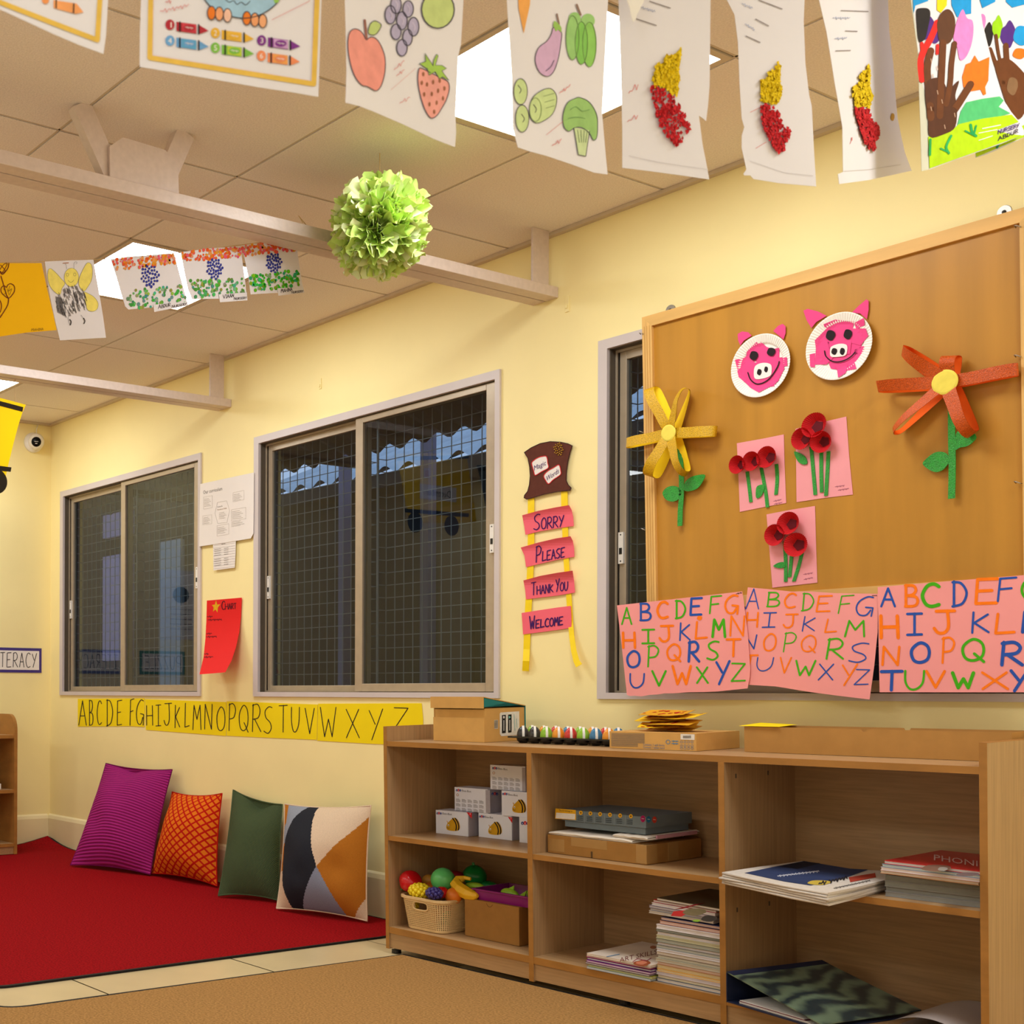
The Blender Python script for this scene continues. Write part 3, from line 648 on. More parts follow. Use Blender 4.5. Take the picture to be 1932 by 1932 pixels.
for px, py in ((1214, 630), (1214, 816), (1218, 1000), (1926, 428), (1926, 673), (1926, 912)):
    p = SBf.hit(px, py); m = MB(); m.tube([p - bn * .006, p + bn * .004, p + bn * .008 + V((-.006, 0, .004)), p + bn * .004 + V((-.012, 0, .006)), p - bn * .004 + V((-.012, 0, .002))], .0013, M_STEEL, 6); obj('screw_hook', m, t, smooth=True)
# ---------------------------------------------------------------- paper-plate pigs
P_PIG = mat('pig_pink_paper', (232, 76, 138), .75, .15, (6, .05)); M_PLATE = mat('paper_plate', (240, 236, 228), .7, .2)
def pig(cx, cy, px_r, label, ears, patches, eyes, snout, holes, mouth):
    S0 = Pl(B0 + bn * .002, bn); c = S0.hit(*Q1(cx, cy)); e1 = S0.hit(*Q1(cx + px_r, cy)); ex = V((1, 0, 0)); R = abs((e1 - c).x) * 1.0
    t = thing('pig_plate', c - bn * .008, label, 'craft animal', 'pig faces on the board')
    T = Matrix.Translation(c - bn * .008) @ bn.to_track_quat('Z', 'Y').to_matrix().to_4x4()
    m = MB(); seg = 144; prof = [(0, .002), (R * .68, .002), (R * .74, .006), (R * .97, .013), (R, .0125), (R * .97, .010), (R * .74, .0035), (R * .68, 0), (0, 0)]; vs = []
    for i, (r, h) in enumerate(prof):
        for k in range(seg): vs.append(T @ V((r * math.cos(2 * PI * k / seg), r * math.sin(2 * PI * k / seg), h + (.0011 * (k % 2) if 2 <= i <= 6 else 0))))
    m.add(vs, [(i * seg + k, i * seg + (k + 1) % seg, (i + 1) * seg + (k + 1) % seg, (i + 1) * seg + k) for i in range(len(prof) - 1) for k in range(seg)], M_PLATE)
    obj('plate', m, t)
    Se = Pl(c - bn * .007, bn)
    for e in ears: m = MB(); sheet(m, Se, Q1, e, P_PIG); obj('ear', m, t)
    Sf = Pl(c - bn * .0052, bn); m = MB()
    for k, p in enumerate(patches): Sk = Pl(c - bn * (.0052 - .0004 * (k % 5)), bn, lambda P: .0125 * min(1, max(0, ((P - c).length - R * .66) / (R * .3)))); sheet(m, Sk, Q1, p, P_PIG, .0003, step=6)
    f = obj('face_paper', m, t)
    Sd = Pl(c - bn * .0024, bn); m = MB()
    marks(m, Sd, Q1, [[('S', (40, 30, 34), 5.5, mouth)]]); obj('mouth', m, t)
    for e in eyes: m = MB(); marks(m, Sd, Q1, [[('F', (40, 30, 34), e)]]); obj('eye', m, t)
    m = MB(); sheet(m, Pl(c - bn * .002, bn), Q1, sm(snout, 4, True)[:-1], P_WHT); marks(m, Pl(c - bn * .002, bn), Q1, [[('F', (40, 30, 34), e) for e in holes]]); obj('snout', m, t)
def blob(cx, cy, rx, ry, n=11, j=.1): return [(cx + rx * math.cos(a * 2 * PI / n) * (1 + j * math.sin(a * 5.1)), cy + ry * math.sin(a * 2 * PI / n) * (1 + j * math.cos(a * 3.7))) for a in range(n)]
pig(690, 776, 143, 'paper plate pig face, the smaller and lower of the two pigs on the board',
    [[(580, 626), (600, 614), (630, 618), (646, 634), (610, 656), (592, 680), (582, 655)], [(748, 612), (770, 588), (792, 578), (806, 590), (806, 622), (796, 652), (770, 630)]],
    [[(567, 748), (612, 738), (690, 662), (720, 690), (718, 712), (600, 800), (580, 800)], [(624, 706), (668, 664), (712, 686), (760, 700), (778, 692), (770, 740), (690, 770), (620, 730)], [(578, 800), (640, 740), (690, 790), (630, 868), (585, 830)],
     [(628, 768), (790, 735), (800, 790), (770, 850), (700, 880), (640, 840)], [(612, 850), (700, 800), (790, 800), (760, 860), (680, 902), (640, 880)], [(740, 700), (776, 690), (778, 770), (760, 780)], [(780, 740), (812, 736), (814, 776), (786, 784)], [(700, 850), (755, 840), (752, 872), (704, 880)]],
    [blob(656, 728, 20, 22), blob(738, 710, 20, 20)], [(664, 776), (700, 762), (736, 770), (740, 804), (732, 824), (700, 836), (664, 838), (656, 812)], [blob(682, 806, 11, 15), blob(714, 793, 9, 14)],
    [(628, 808), (640, 840), (664, 860), (690, 860), (724, 842), (752, 808), (770, 776), (776, 756)])
pig(1060, 684, 161, 'paper plate pig face, the larger and higher of the two pigs on the board',
    [[(890, 516), (910, 507), (960, 520), (1000, 540), (950, 570), (928, 598), (905, 560)], [(1120, 524), (1150, 494), (1188, 462), (1198, 470), (1198, 510), (1190, 556), (1160, 530)]],
    [[(985, 580), (1040, 558), (1130, 566), (1116, 640), (1010, 650)], [(1130, 574), (1176, 550), (1180, 584), (1140, 604)], [(944, 656), (1010, 590), (1060, 640), (1010, 720), (950, 700)], [(1100, 600), (1184, 600), (1196, 636), (1160, 680), (1090, 660)],
     [(950, 690), (1010, 660), (1030, 740), (1000, 770), (944, 770)], [(1080, 640), (1170, 650), (1160, 720), (1130, 760), (1080, 740)], [(1000, 740), (1120, 720), (1140, 790), (1090, 800), (1020, 790)], [(920, 722), (946, 716), (944, 784), (922, 780)], [(1040, 776), (1100, 770), (1090, 810), (1054, 832), (1050, 800)], [(1000, 650), (1120, 640), (1110, 720), (1020, 730)], [(1132, 700), (1180, 680), (1176, 706), (1134, 760)]],
    [blob(1018, 632, 22, 25), blob(1100, 627, 20, 24)], [(1022, 686), (1060, 672), (1094, 678), (1096, 708), (1086, 728), (1050, 734), (1020, 732), (1016, 708)], [blob(1036, 708, 14, 16), blob(1074, 708, 12, 17)],
    [(990, 706), (996, 730), (1020, 752), (1052, 758), (1090, 748), (1118, 730), (1134, 712)])
# ---------------------------------------------------------------- ribbon-loop flowers
M_YRIB = mat('gold_glitter_foam', (208, 162, 6), .38, .5, (420, .35), (420, .5)); M_ORIB = mat('orange_glitter_foam', (198, 80, 10), .38, .5, (420, .35), (420, .5))
M_YIN = mat('yellow_foam', (248, 214, 30), .7, .2); M_OIN = mat('orange_foam', (240, 100, 20), .7, .2); M_GGL = mat('green_glitter_foam', (34, 150, 44), .4, .5, (500, .5), (420, .6)); M_DISC = mat('pale_yellow_felt', (236, 218, 96), .9, .1, (40, .06), (50, .3))
def flower(Q, c, petals, stem, leaves, disc_r, label, mo, mi):
    S = Pl(B0 + bn * .001, bn); c3 = S.hit(*Q(*c)); t = thing('ribbon_flower', S.hit(*Q(*stem[-1])), label, 'craft flower', 'ribbon flowers on the board')
    m = MB(); n = len(stem); W = stem_w = .016
    A = [S.hit(*Q(*p), .001) for p in stem]; L_ = [p - V((W / 2, 0, 0)) for p in A]; R_ = [p + V((W / 2, 0, 0)) for p in A]
    for i in range(n - 1): m.prism([L_[i], R_[i], R_[i + 1], L_[i + 1]], bn * .002, M_GGL)
    obj('stem', m, t)
    for lf in leaves: m = MB(); S2 = Pl(B0 + bn * .004, bn); sheet(m, S2, Q, sm(lf, 4, True)[:-1], M_GGL, .002); obj('leaf', m, t)
    for pt in petals:
        tip, w, hmax = pt[0], pt[1], pt[2]; tp = S.hit(*Q(*tip)); d = (tp - c3); Lp = d.length; d = d / Lp; sd = bn.cross(d)
        tw = pt[3] if len(pt) > 3 else 0
        path = [(0, .018), (.15, .022 + hmax * .3), (.4, hmax * .9), (.7, hmax * 1.1), (.9, hmax), (.98, hmax * .8), (1, hmax * .5), (.97, hmax * .2), (.85, .004), (.5, .003), (.2, .004), (0, .008)]
        path = [(a, b) for a, b in sm(path, 3)]
        m = MB(); vs = []; k = len(path)
        for a, b in path:
            p = c3 + d * (Lp * a) + bn * b; q = math.cos(tw * a); r_ = math.sin(tw * a); s2 = sd * q + bn * r_
            vs += [p - s2 * w / 2, p + s2 * w / 2]
        m.add(vs, [(2 * i, 2 * i + 1, 2 * i + 3, 2 * i + 2) for i in range(k - 1)], mo)
        cen = sum(vs, V((0, 0, 0))) / len(vs); ins = []
        for i, v in enumerate(vs):
            a, b = path[i // 2]; mid = c3 + d * (Lp * a * .97 + Lp * .012) + bn * (hmax * .5); dv = (mid - v); dv -= sd * dv.dot(sd); ins.append(v + dv.normalized() * .0016 if dv.length > 1e-5 else v)
        m.add(ins, [(2 * i + 2, 2 * i + 3, 2 * i + 1, 2 * i) for i in range(k - 1)], mi)
        obj('petal', m, t, smooth=True)
    T = Matrix.Translation(c3 + bn * .036) @ bn.to_track_quat('Z', 'Y').to_matrix().to_4x4(); m = MB(); m.lathe([(0, .004), (disc_r * .85, .004), (disc_r, .0025), (disc_r, 0), (0, 0)], T, M_DISC, 36); obj('flower_centre', m, t)
Q8 = Z(1160, 560, 4.2)
flower(Q8, (488, 1086), [((330, 728), .028, .045, .75), ((612, 730), .028, .05, -.8), ((130, 1165), .03, .035, .15), ((828, 1068), .03, .03, -.1), ((330, 1430), .03, .05, -.7), ((604, 1408), .034, .05, .6)],
       [(506, 1150), (524, 1300), (530, 1450), (530, 1580), (520, 1700), (518, 1816)], [[(528, 1548), (505, 1512), (460, 1498), (410, 1512), (378, 1552), (396, 1598), (440, 1622), (490, 1614), (520, 1575)], [(548, 1530), (556, 1470), (600, 1430), (660, 1412), (714, 1412), (692, 1470), (650, 1520), (590, 1540)]], .024,
       'yellow glitter ribbon flower at the left edge of the notice board', M_YRIB, M_YIN)
Q9 = Z(1640, 630, 5.856)
flower(Q9, (922, 548), [((450, 190), .036, .05, -.85), ((165, 600), .03, .05, -.6), ((345, 1100), .026, .05, .8), ((1190, 1120), .034, .05, .45), ((1676, 398), .03, .026, .1), ((955, 250), .032, .036, .5)],
       [(908, 640), (912, 800), (912, 1000), (914, 1200), (920, 1400), (918, 1600), (912, 1820)], [[(885, 1400), (860, 1330), (800, 1302), (720, 1312), (640, 1370), (590, 1430), (630, 1480), (720, 1525), (800, 1510), (860, 1450)], [(952, 1280), (950, 1180), (960, 1100), (1020, 1040), (1090, 1040), (1180, 1130), (1150, 1190), (1080, 1240), (1000, 1256)]], .030,
       'orange glitter ribbon flower on the right part of the notice board', M_ORIB, M_OIN)
# ---------------------------------------------------------------- pink cards with cupcake-case poppies
M_CUP = mat('red_cake_case', (196, 24, 32), .6, .25, (60, .1)); M_CUPD = mat('dark_red_ink', (96, 14, 26), .7, .2)
def card(out, cups, stems, leaf, sq, label):
    S = Pl(B0 + bn * -.008, bn); cs = V((0, 0, 0)); P3 = [S.hit(*Q1(*p)) for p in out]; cen = sum(P3, V((0, 0, 0))) / len(P3)
    t = thing('poppy_card', cen - bd * .09, label, 'craft card', 'poppy cards on the board')
    m = MB(); S = Pl(B0 - bn * .0085, bn); sheet(m, S, Q1, out, P_PNK, .0006); marks(m, S, Q1, [[('q', (130, 60, 96), 1.4, *s_, 9) for s_ in sq]]); obj('card', m, t)
    S2 = Pl(B0 - bn * .006, bn)
    for st in stems: m = MB(); a = [S2.hit(*Q1(*p)) for p in sm(st, 3)]; w = .0048; [m.prism([a[i] - V((w, 0, 0)), a[i] + V((w, 0, 0)), a[i + 1] + V((w, 0, 0)), a[i + 1] - V((w, 0, 0))], -bn * .002, M_GGL) for i in range(len(a) - 1)]; obj('stem', m, t)
    m = MB(); sheet(m, Pl(B0 - bn * .005, bn), Q1, sm(leaf, 4, True)[:-1], M_GGL, .0015); obj('leaf', m, t)
    for cx, cy, rx, ry, tx, tz in cups:
        c = S2.hit(*Q1(cx, cy)); R = rx / 2.5026 / 2393 * (c - CAMP).dot(CF) * 1.28; ax = (bn + V((tx, 0, 0)) + bd * tz).normalized()
        T = Matrix.Translation(c) @ ax.to_track_quat('Z', 'Y').to_matrix().to_4x4(); m = MB(); seg = 72; prof = [(0, .001), (R * .5, .001), (R * .56, .004), (R, .021), (R * 1.02, .022), (R * .98, .019), (R * .55, 0), (0, 0)]; vs = []
        for i, (r, h) in enumerate(prof): vs += [T @ V((r * (1 + (.05 if 2 <= i <= 5 else 0) * (k % 2)) * math.cos(2 * PI * k / seg), r * (1 + (.05 if 2 <= i <= 5 else 0) * (k % 2)) * math.sin(2 * PI * k / seg), h)) for k in range(seg)]
        m.add(vs, [(i * seg + k, i * seg + (k + 1) % seg, (i + 1) * seg + (k + 1) % seg, (i + 1) * seg + k) for i in range(len(prof) - 1) for k in range(seg)], M_CUP)
        m.add([T @ V((R * .42 * math.cos(k * PI / 5) * (1 + .25 * (k % 2)), R * .42 * math.sin(k * PI / 5) * (1 + .25 * (k % 2)), .0025)) for k in range(10)], [tuple(range(10))], M_CUPD)
        obj('flower_cup', m, t)
card([(576, 1142), (700, 1120), (798, 1100), (802, 1260), (809, 1424), (700, 1444), (590, 1466), (584, 1300)], [(600, 1244, 32, 39, -.15, .0), (666, 1228, 34, 40, -.1, 0), (738, 1210, 38, 38, -.1, .05)],
     [[(624, 1276), (634, 1350), (642, 1420)], [(690, 1258), (706, 1340), (714, 1390), (720, 1445)], [(762, 1240), (766, 1310), (760, 1385)]], [(668, 1400), (666, 1360), (676, 1342), (702, 1338), (704, 1360), (690, 1392)], [(750, 1420, 786, 1412), (752, 1434, 790, 1426)], 'pink card with three red poppies in a level row, left of the other two cards')
card([(853, 1074), (980, 1042), (1093, 1016), (1106, 1200), (1124, 1384), (990, 1400), (858, 1420), (856, 1240)], [(904, 1122, 38, 36, -.15, 0), (960, 1064, 44, 42, 0, .15), (992, 1134, 38, 46, .0, -.1)],
     [[(926, 1158), (936, 1270), (946, 1386)], [(974, 1180), (974, 1280), (976, 1374)], [(1008, 1180), (1002, 1290), (996, 1390)]], [(846, 1182), (876, 1190), (900, 1208), (908, 1236), (888, 1242), (862, 1224)], [(1040, 1352, 1084, 1346), (1054, 1368, 1104, 1360)], 'pink card with three clustered red poppies on tall straight stems, the biggest card')
card([(716, 1478), (830, 1456), (945, 1438), (950, 1620), (956, 1800), (850, 1812), (744, 1824), (730, 1650)], [(776, 1576, 38, 40, -.1, 0), (838, 1524, 40, 40, 0, .1), (872, 1622, 42, 38, .05, 0)],
     [[(800, 1606), (806, 1700), (806, 1796)], [(842, 1566), (834, 1670), (824, 1774)], [(884, 1656), (868, 1720), (844, 1794)]], [(748, 1722), (772, 1706), (800, 1704), (802, 1726), (776, 1732)], [(890, 1766, 934, 1758), (892, 1790, 934, 1780)], 'pink card with three fanned red poppies, lowest card, just above the alphabet sheets')
# ---------------------------------------------------------------- three painted alphabet sheets along the foot of the board
P_SAL = mat('salmon_paper', (240, 156, 156), .8, .12, (5, .03)); o_, g_, b_ = (252, 124, 22), (70, 172, 24), (44, 84, 172)
def alpha(Q, out, lets, w, label, y, sh=0, extra=()):
    S = Pl((0, y, 0), (0, -1, -.02)); m = MB(); sheet(m, S, Q, out, P_SAL); cm = {'o': o_, 'g': g_, 'b': b_}
    marks(m, S, Q, [[('L', cm[c], w * (.8 + .5 * ((i * 37) % 5) / 4), ch, *bx, sh) for i, (ch, c, bx) in enumerate(lets)] + list(extra)])
    obj('hanging_alphabet_sheet', m, label=label, cat='alphabet poster', group='pink painted alphabet sheets')
alpha(Z(1140, 1090, 6.9), [(165, 360), (980, 270), (1795, 178), (1815, 300), (1870, 740), (1900, 1180), (1895, 1280), (1865, 1440), (1480, 1480), (1300, 1488), (1100, 1490), (900, 1505), (780, 1506), (700, 1520), (600, 1524), (480, 1545), (400, 1536), (330, 1540), (295, 1525), (232, 930)],
      [('A', 'g', (230, 390, 355, 605)), ('B', 'b', (470, 335, 605, 555)), ('C', 'o', (690, 315, 825, 525)), ('D', 'g', (930, 295, 1055, 530)), ('E', 'b', (1120, 265, 1270, 485)), ('F', 'g', (1370, 235, 1525, 465)), ('G', 'o', (1575, 225, 1745, 470)),
       ('H', 'o', (245, 715, 400, 910)), ('I', 'g', (495, 675, 650, 855)), ('J', 'o', (720, 625, 895, 830)), ('K', 'b', (985, 590, 1115, 815)), ('L', 'o', (1185, 575, 1335, 795)), ('M', 'g', (1410, 545, 1572, 770)), ('N', 'o', (1640, 500, 1825, 755)),
       ('O', 'b', (300, 955, 460, 1165)), ('P', 'g', (570, 885, 705, 1158)), ('Q', 'o', (820, 865, 990, 1075)), ('R', 'b', (1100, 835, 1235, 1090)), ('S', 'g', (1340, 825, 1490, 1068)), ('T', 'o', (1595, 800, 1770, 1020)),
       ('U', 'b', (335, 1250, 520, 1430)), ('V', 'g', (625, 1215, 800, 1405)), ('W', 'o', (890, 1150, 1125, 1383)), ('X', 'g', (1205, 1165, 1350, 1370)), ('Y', 'b', (1460, 1085, 1630, 1385)), ('Z', 'g', (1655, 1115, 1832, 1350))], 26, 'pink sheet of painted letters, the first of the three, overlapping the window edge', -.078, 0, [('F', o_, blob(1240, 525, 34, 30)), ('q', K_BLK, 6, 1718, 222, 1788, 204, 22)])
alpha(Z(1400, 1090, 6.9), [(75, 125), (340, 148), (640, 180), (900, 180), (1200, 200), (1770, 210), (1765, 700), (1720, 1150), (1660, 1585), (1280, 1540), (900, 1490), (440, 1415), (20, 1390), (10, 700)],
      [('A', 'b', (60, 145, 225, 405)), ('B', 'g', (335, 190, 490, 375)), ('C', 'o', (555, 205, 695, 390)), ('D', 'g', (785, 200, 930, 430)), ('E', 'o', (975, 235, 1160, 440)), ('F', 'g', (1260, 228, 1445, 465)), ('G', 'b', (1490, 245, 1710, 500)),
       ('H', 'o', (60, 455, 205, 640)), ('I', 'b', (275, 455, 435, 645)), ('J', 'o', (545, 475, 715, 650)), ('K', 'b', (795, 505, 950, 695)), ('L', 'o', (1085, 540, 1235, 712)), ('M', 'g', (1350, 560, 1600, 765)), ('N', 'b', (20, 745, 180, 925)),
       ('O', 'o', (285, 730, 440, 950)), ('P', 'g', (550, 715, 698, 965)), ('Q', 'o', (775, 750, 960, 960)), ('R', 'g', (1110, 795, 1325, 1055)), ('S', 'b', (1400, 848, 1640, 1100)), ('T', 'o', (10, 1008, 195, 1200)),
       ('U', 'b', (190, 1040, 400, 1210)), ('V', 'o', (490, 1040, 630, 1238)), ('W', 'g', (695, 1080, 945, 1270)), ('X', 'b', (1000, 1125, 1190, 1330)), ('Y', 'o', (1300, 1125, 1490, 1400)), ('Z', 'b', (1470, 1195, 1650, 1395))], 19, 'pink sheet of painted letters in the middle, tilted, its corner hanging lowest', -.074, 22, [('q', K_BLK, 5, 1690, 240, 1755, 236, 12)])
alpha(Z(1640, 1070, 6.616), [(105, 250), (1000, 175), (1932, 100), (2350, 66), (2352, 900), (2350, 1562), (1200, 1563), (130, 1562), (116, 900)],
      [('A', 'b', (150, 265, 320, 490)), ('B', 'o', (450, 225, 605, 490)), ('C', 'g', (660, 210, 870, 490)), ('D', 'b', (1040, 180, 1215, 490)), ('E', 'o', (1325, 145, 1600, 455)), ('F', 'b', (1600, 130, 1835, 425)), ('G', 'g', (1905, 130, 2120, 400)),
       ('H', 'o', (145, 610, 360, 880)), ('I', 'b', (475, 580, 655, 845)), ('J', 'o', (810, 545, 1065, 825)), ('K', 'b', (1285, 565, 1490, 820)), ('L', 'o', (1570, 585, 1810, 830)), ('M', 'b', (1915, 560, 2120, 810)), ('N', 'o', (165, 995, 375, 1220)),
       ('O', 'b', (525, 945, 750, 1190)), ('P', 'o', (915, 880, 1060, 1195)), ('Q', 'g', (1165, 900, 1430, 1165)), ('R', 'b', (1655, 940, 1910, 1220)), ('S', 'g', (2010, 920, 2180, 1180)),
       ('T', 'b', (150, 1300, 410, 1535)), ('U', 'g', (445, 1295, 685, 1525)), ('V', 'o', (715, 1300, 940, 1500)), ('W', 'g', (1040, 1320, 1300, 1505)), ('X', 'o', (1410, 1315, 1730, 1520)), ('Y', 'b', (1770, 1280, 1985, 1545)), ('Z', 'o', (2060, 1290, 2250, 1520))], 34, 'pink sheet of painted letters, the last and largest-lettered one, cut by the picture edge', -.076)
# ================================================================ low open shelf unit, leaning slightly forward
SS = .982; FS = Fr(CAMP + (V((3.1722, -.3855, .0005)) - CAMP) * SS, .0436, -.0023, .0199, SS)
def wood(name, rgb, st): return mat(name, rgb, .42, .35, (5, .13), stretch=st)
M_WV = wood('beech_upright', (172, 137, 97), (24, 24, .9)); M_WH = wood('beech_level', (174, 138, 97), (.9, 24, 24)); M_BK = wood('beech_back', (168, 132, 92), (1.2, 24, 30)); M_BAND = wood('beech_edge_band', (164, 114, 54), (2, 6, 6))
L0, L1, P1a, P1b, P2a, P2b, R0, R1 = 0, .0145, .5952, .6123, 1.2082, 1.2246, 1.8219, 1.838
ZB0, ZB, ZM0, ZM, ZT0, ZT, ZP, DP = .0546, .0759, .3716, .3876, .6938, .7109, .760, .352
shelf = thing('low_shelf', FS.w(.92, .17, 0), 'low three-bay beech shelf unit standing under the windows', 'shelf unit')
def sb(name, lo, hi, m, front=True, parent=None):
    mb = MB(); x0, y0, z0 = lo; x1, y1, z1 = hi; T = FS.M
    mb.box((x0, y0 + (.0012 if front else 0), z0), hi, m, T)
    if front: mb.box((x0, y0, z0), (x1, y0 + .0012, z1), M_BAND, T)
    return obj(name, mb, parent or shelf)
for n, x0, x1, zt in (('side_panel', L0, L1, ZP), ('side_panel', R0, R1, ZP + .004), ('divider', P1a, P1b, ZT0), ('divider', P2a, P2b, ZT0)):
    o = sb(n, (x0, 0, 0), (x1, DP, zt), M_WV)
    if n == 'side_panel':
        mb = MB(); mb.box((x0, 0, zt), (x1, DP, zt + .0012), M_BAND, FS.M); obj('top_edge_band', mb, o)
sb('top_board', (L1, .001, ZT0), (R0, DP - .006, ZT), M_WH)
for a, b in ((L1, P1a), (P1b, P2a), (P2b, R0)):
    sb('shelf_board', (a, .002, ZM0), (b, DP - .006, ZM), M_WH); sb('bottom_board', (a, .001, ZB0), (b, DP - .006, ZB), M_WH)
for x, y in ((.02, .03), (.02, .3), (.9, .03), (.9, .3), (1.78, .03), (1.78, .3)): mb = MB(); p = FS.w(x, y, .003); mb.lathe([(0, .0), (.016, 0), (.016, p.z - .0085), (0, p.z - .0085)], Matrix.Translation((p.x, p.y, .0075 if y < .1 and x > .1 else .0008)), M_BLACK, 16); obj('foot_glide', mb, shelf)
sb('kickboard', (L1, .006, .004), (R0, .022, ZB0), M_WH, False)
mb = MB(); mb.box((L1, DP - .006, .02), (R0, DP, ZT), M_BK, FS.M); obj('back_panel', mb, shelf)
mb = MB()
for y, z in ((.055, .655), (.21, .655), (.055, .30), (.21, .30)): mb.box((P2b, y - .003, z - .006), (P2b + .0006, y + .003, z + .006), M_TRACK, FS.M)
obj('pin_hole', mb, shelf)
class Box:
    """a box standing on level z0 of the shelf, found from its photographed corners"""
    def __init__(s, z0, bl, br, tl, d=None, rb=None, h=None, w=None, ang=None, dz=.0009):
        a = FS.hit(bl, 2, z0); b = FS.hit(br, 2, z0); e = V((b.x - a.x, b.y - a.y)); s.w = w or e.length; an = math.atan2(e.y, e.x) if ang is None else ang
        if rb: c = FS.hit(rb, 2, z0); d = -(c.x - b.x) * math.sin(an) + (c.y - b.y) * math.cos(an)
        s.d = d; s.h = h or FS.vert(tl, a) - z0; s.a = an
        s.T = FS.M @ Matrix.Translation((a.x, a.y, z0 + dz)) @ Matrix.Rotation(an, 4, 'Z')
        R3 = s.T.to_3x3(); s.front = Pl(s.T @ V((0, 0, 0)), R3 @ V((0, -1, 0))); s.right = Pl(s.T @ V((s.w, 0, 0)), R3 @ V((1, 0, 0))); s.top = Pl(s.T @ V((0, 0, s.h)), R3 @ V((0, 0, 1)))
    def base(s): return s.T @ V((s.w / 2, s.d / 2, 0))
    def mesh(s, m): mb = MB(); mb.box((0, 0, 0), (s.w, s.d, s.h), m, s.T); return mb
Q6 = Z(710, 1380, 4.294); Qb = Z(980, 1420, 4.026); Qc = Z(1330, 1440, 3.209); Qt = Z(700, 1290, 3.578); Qf = Z(1120, 1320, 2.379)
# ---------------------------------------------------------------- white toy boxes in the upper left bay
M_CARD = mat('white_card', (226, 228, 242), .5, .3, (6, .02)); M_GRYC = mat('grey_card', (176, 170, 182), .5, .3)
BLU, REDD, GR = (36, 74, 150), (206, 36, 40), (104, 100, 104)
def logo(x, y, k, w=0): return [[('e', BLU, x, y, 8 * k, 9 * k), ('e', REDD, x + 14 * k, y - 1 * k, 8 * k, 11 * k), ('e', BLU, x + 28 * k, y + 1 * k, 8 * k, 9 * k)], [('t', (240, 236, 236), 't', x - 3 * k, y + 6 * k, x + 3 * k, y + 6 * k, 11 * k), ('t', (240, 236, 236), 't', x + 11 * k, y + 6 * k, x + 17 * k, y + 6 * k, 14 * k), ('t', (240, 236, 236), 's', x + 25 * k, y + 5 * k, x + 31 * k, y + 5 * k, 9 * k)]]
def bee(x, y, k):
    Y, B = (206, 156, 32), (34, 28, 26)
    return [[('F', Y, [(x - 55 * k, y + 30 * k), (x - 50 * k, y), (x - 30 * k, y - 25 * k), (x, y - 50 * k), (x + 25 * k, y - 48 * k), (x + 48 * k, y - 15 * k), (x + 55 * k, y + 25 * k), (x + 45 * k, y + 48 * k), (x + 10 * k, y + 55 * k), (x - 40 * k, y + 48 * k)])],
            [('S', B, 9 * k, [(x - 4 * k, y - 48 * k), (x + 18 * k, y - 15 * k), (x + 26 * k, y + 20 * k), (x + 22 * k, y + 50 * k)]), ('S', B, 9 * k, [(x + 18 * k, y - 48 * k), (x + 38 * k, y - 15 * k), (x + 46 * k, y + 20 * k), (x + 42 * k, y + 46 * k)]), ('S', B, 3 * k, [(x - 50 * k, y + 24 * k), (x - 40 * k, y + 34 * k), (x - 30 * k, y + 30 * k)]), ('e', (236, 230, 220), x - 38 * k, y + 8 * k, 6 * k, 8 * k), ('S', Y, 5 * k, [(x - 42 * k, y - 10 * k), (x - 50 * k, y - 26 * k)])],
            [('e', B, x - 38 * k, y + 10 * k, 3 * k, 4 * k)]]
def merge(*ls):
    n = max(len(l) for l in ls); return [sum((l[i] for l in ls if i < len(l)), []) for i in range(n)]
def infotext(x, y, s): return [[('e', (150, 96, 80), x + 12, y - 26, 10, 11)], [('e', (228, 220, 220), x + 12, y - 26, 7, 8)] + [('s', (130, 124, 126), 2.6, [(x + c * 47, y + 6 + r * 36 + q * 7 + c * 47 * s), (x + c * 47 + (34 if q else 24), y + 6 + r * 36 + q * 7 + (c * 47 + 30) * s)]) for c in range(5) for r in range(3) for q in range(4)]]
def toybox(b, label, front, right=None):
    mb = b.mesh(M_CARD); 
    mb.box((b.w + .0002, .004, .001), (b.w + .0008, b.d, b.h - .001), M_GRYC, b.T)
    marks(mb, b.front, Q6, front)
    if right: marks(mb, b.right, Q6, right, off0=.0012)
    return obj('toy_box', mb, base=b.base(), label=label, cat='box', group='white boxes of toy robots')
BD = .075
b1 = Box(ZM, Q6(484, 825), Q6(775, 850), Q6(480, 637), d=BD, ang=.03)
b2 = Box(ZM, Q6(830, 855), Q6(1100, 888), Q6(828, 660), d=BD, ang=0, w=.137)
b3 = Box(ZM, Q6(1160, 900), Q6(1218, 908), Q6(1160, 695), d=.12, w=.075, ang=0)
toybox(b1, 'white box with a bee toy picture, leftmost of the bottom row', merge(logo(494, 664, 1), bee(622, 752, 1), [[('t', GR, 'Bee-Bot', 534, 672, 612, 680, 17), ('f', REDD, [(730, 655), (774, 659), (773, 708)])], [('t', (240, 230, 230), '1', 752, 674, 762, 675, 14)]]))
toybox(b2, 'white box with a bee toy picture, bottom row, second from the left', merge(logo(841, 690, 1), bee(962, 784, 1), [[('t', GR, 'Bee-Bot', 880, 700, 946, 707, 17), ('f', REDD, [(1066, 692), (1103, 698), (1101, 744)])], [('t', (240, 230, 230), '1', 1084, 712, 1092, 713, 14)]]))
toybox(b3, 'white box turned end-on at the foot of the pile, half hidden by the divider', merge(logo(1184, 744, 1.5)))
zl = ZM + b1.h + .0015
b4 = Box(zl, Q6(636, 640), Q6(925, 665), Q6(628, 452), d=BD, ang=.02, w=.140)
b5 = Box(zl, Q6(1017, 680), Q6(1218, 702), Q6(1017, 480), d=BD, w=.137, ang=0)
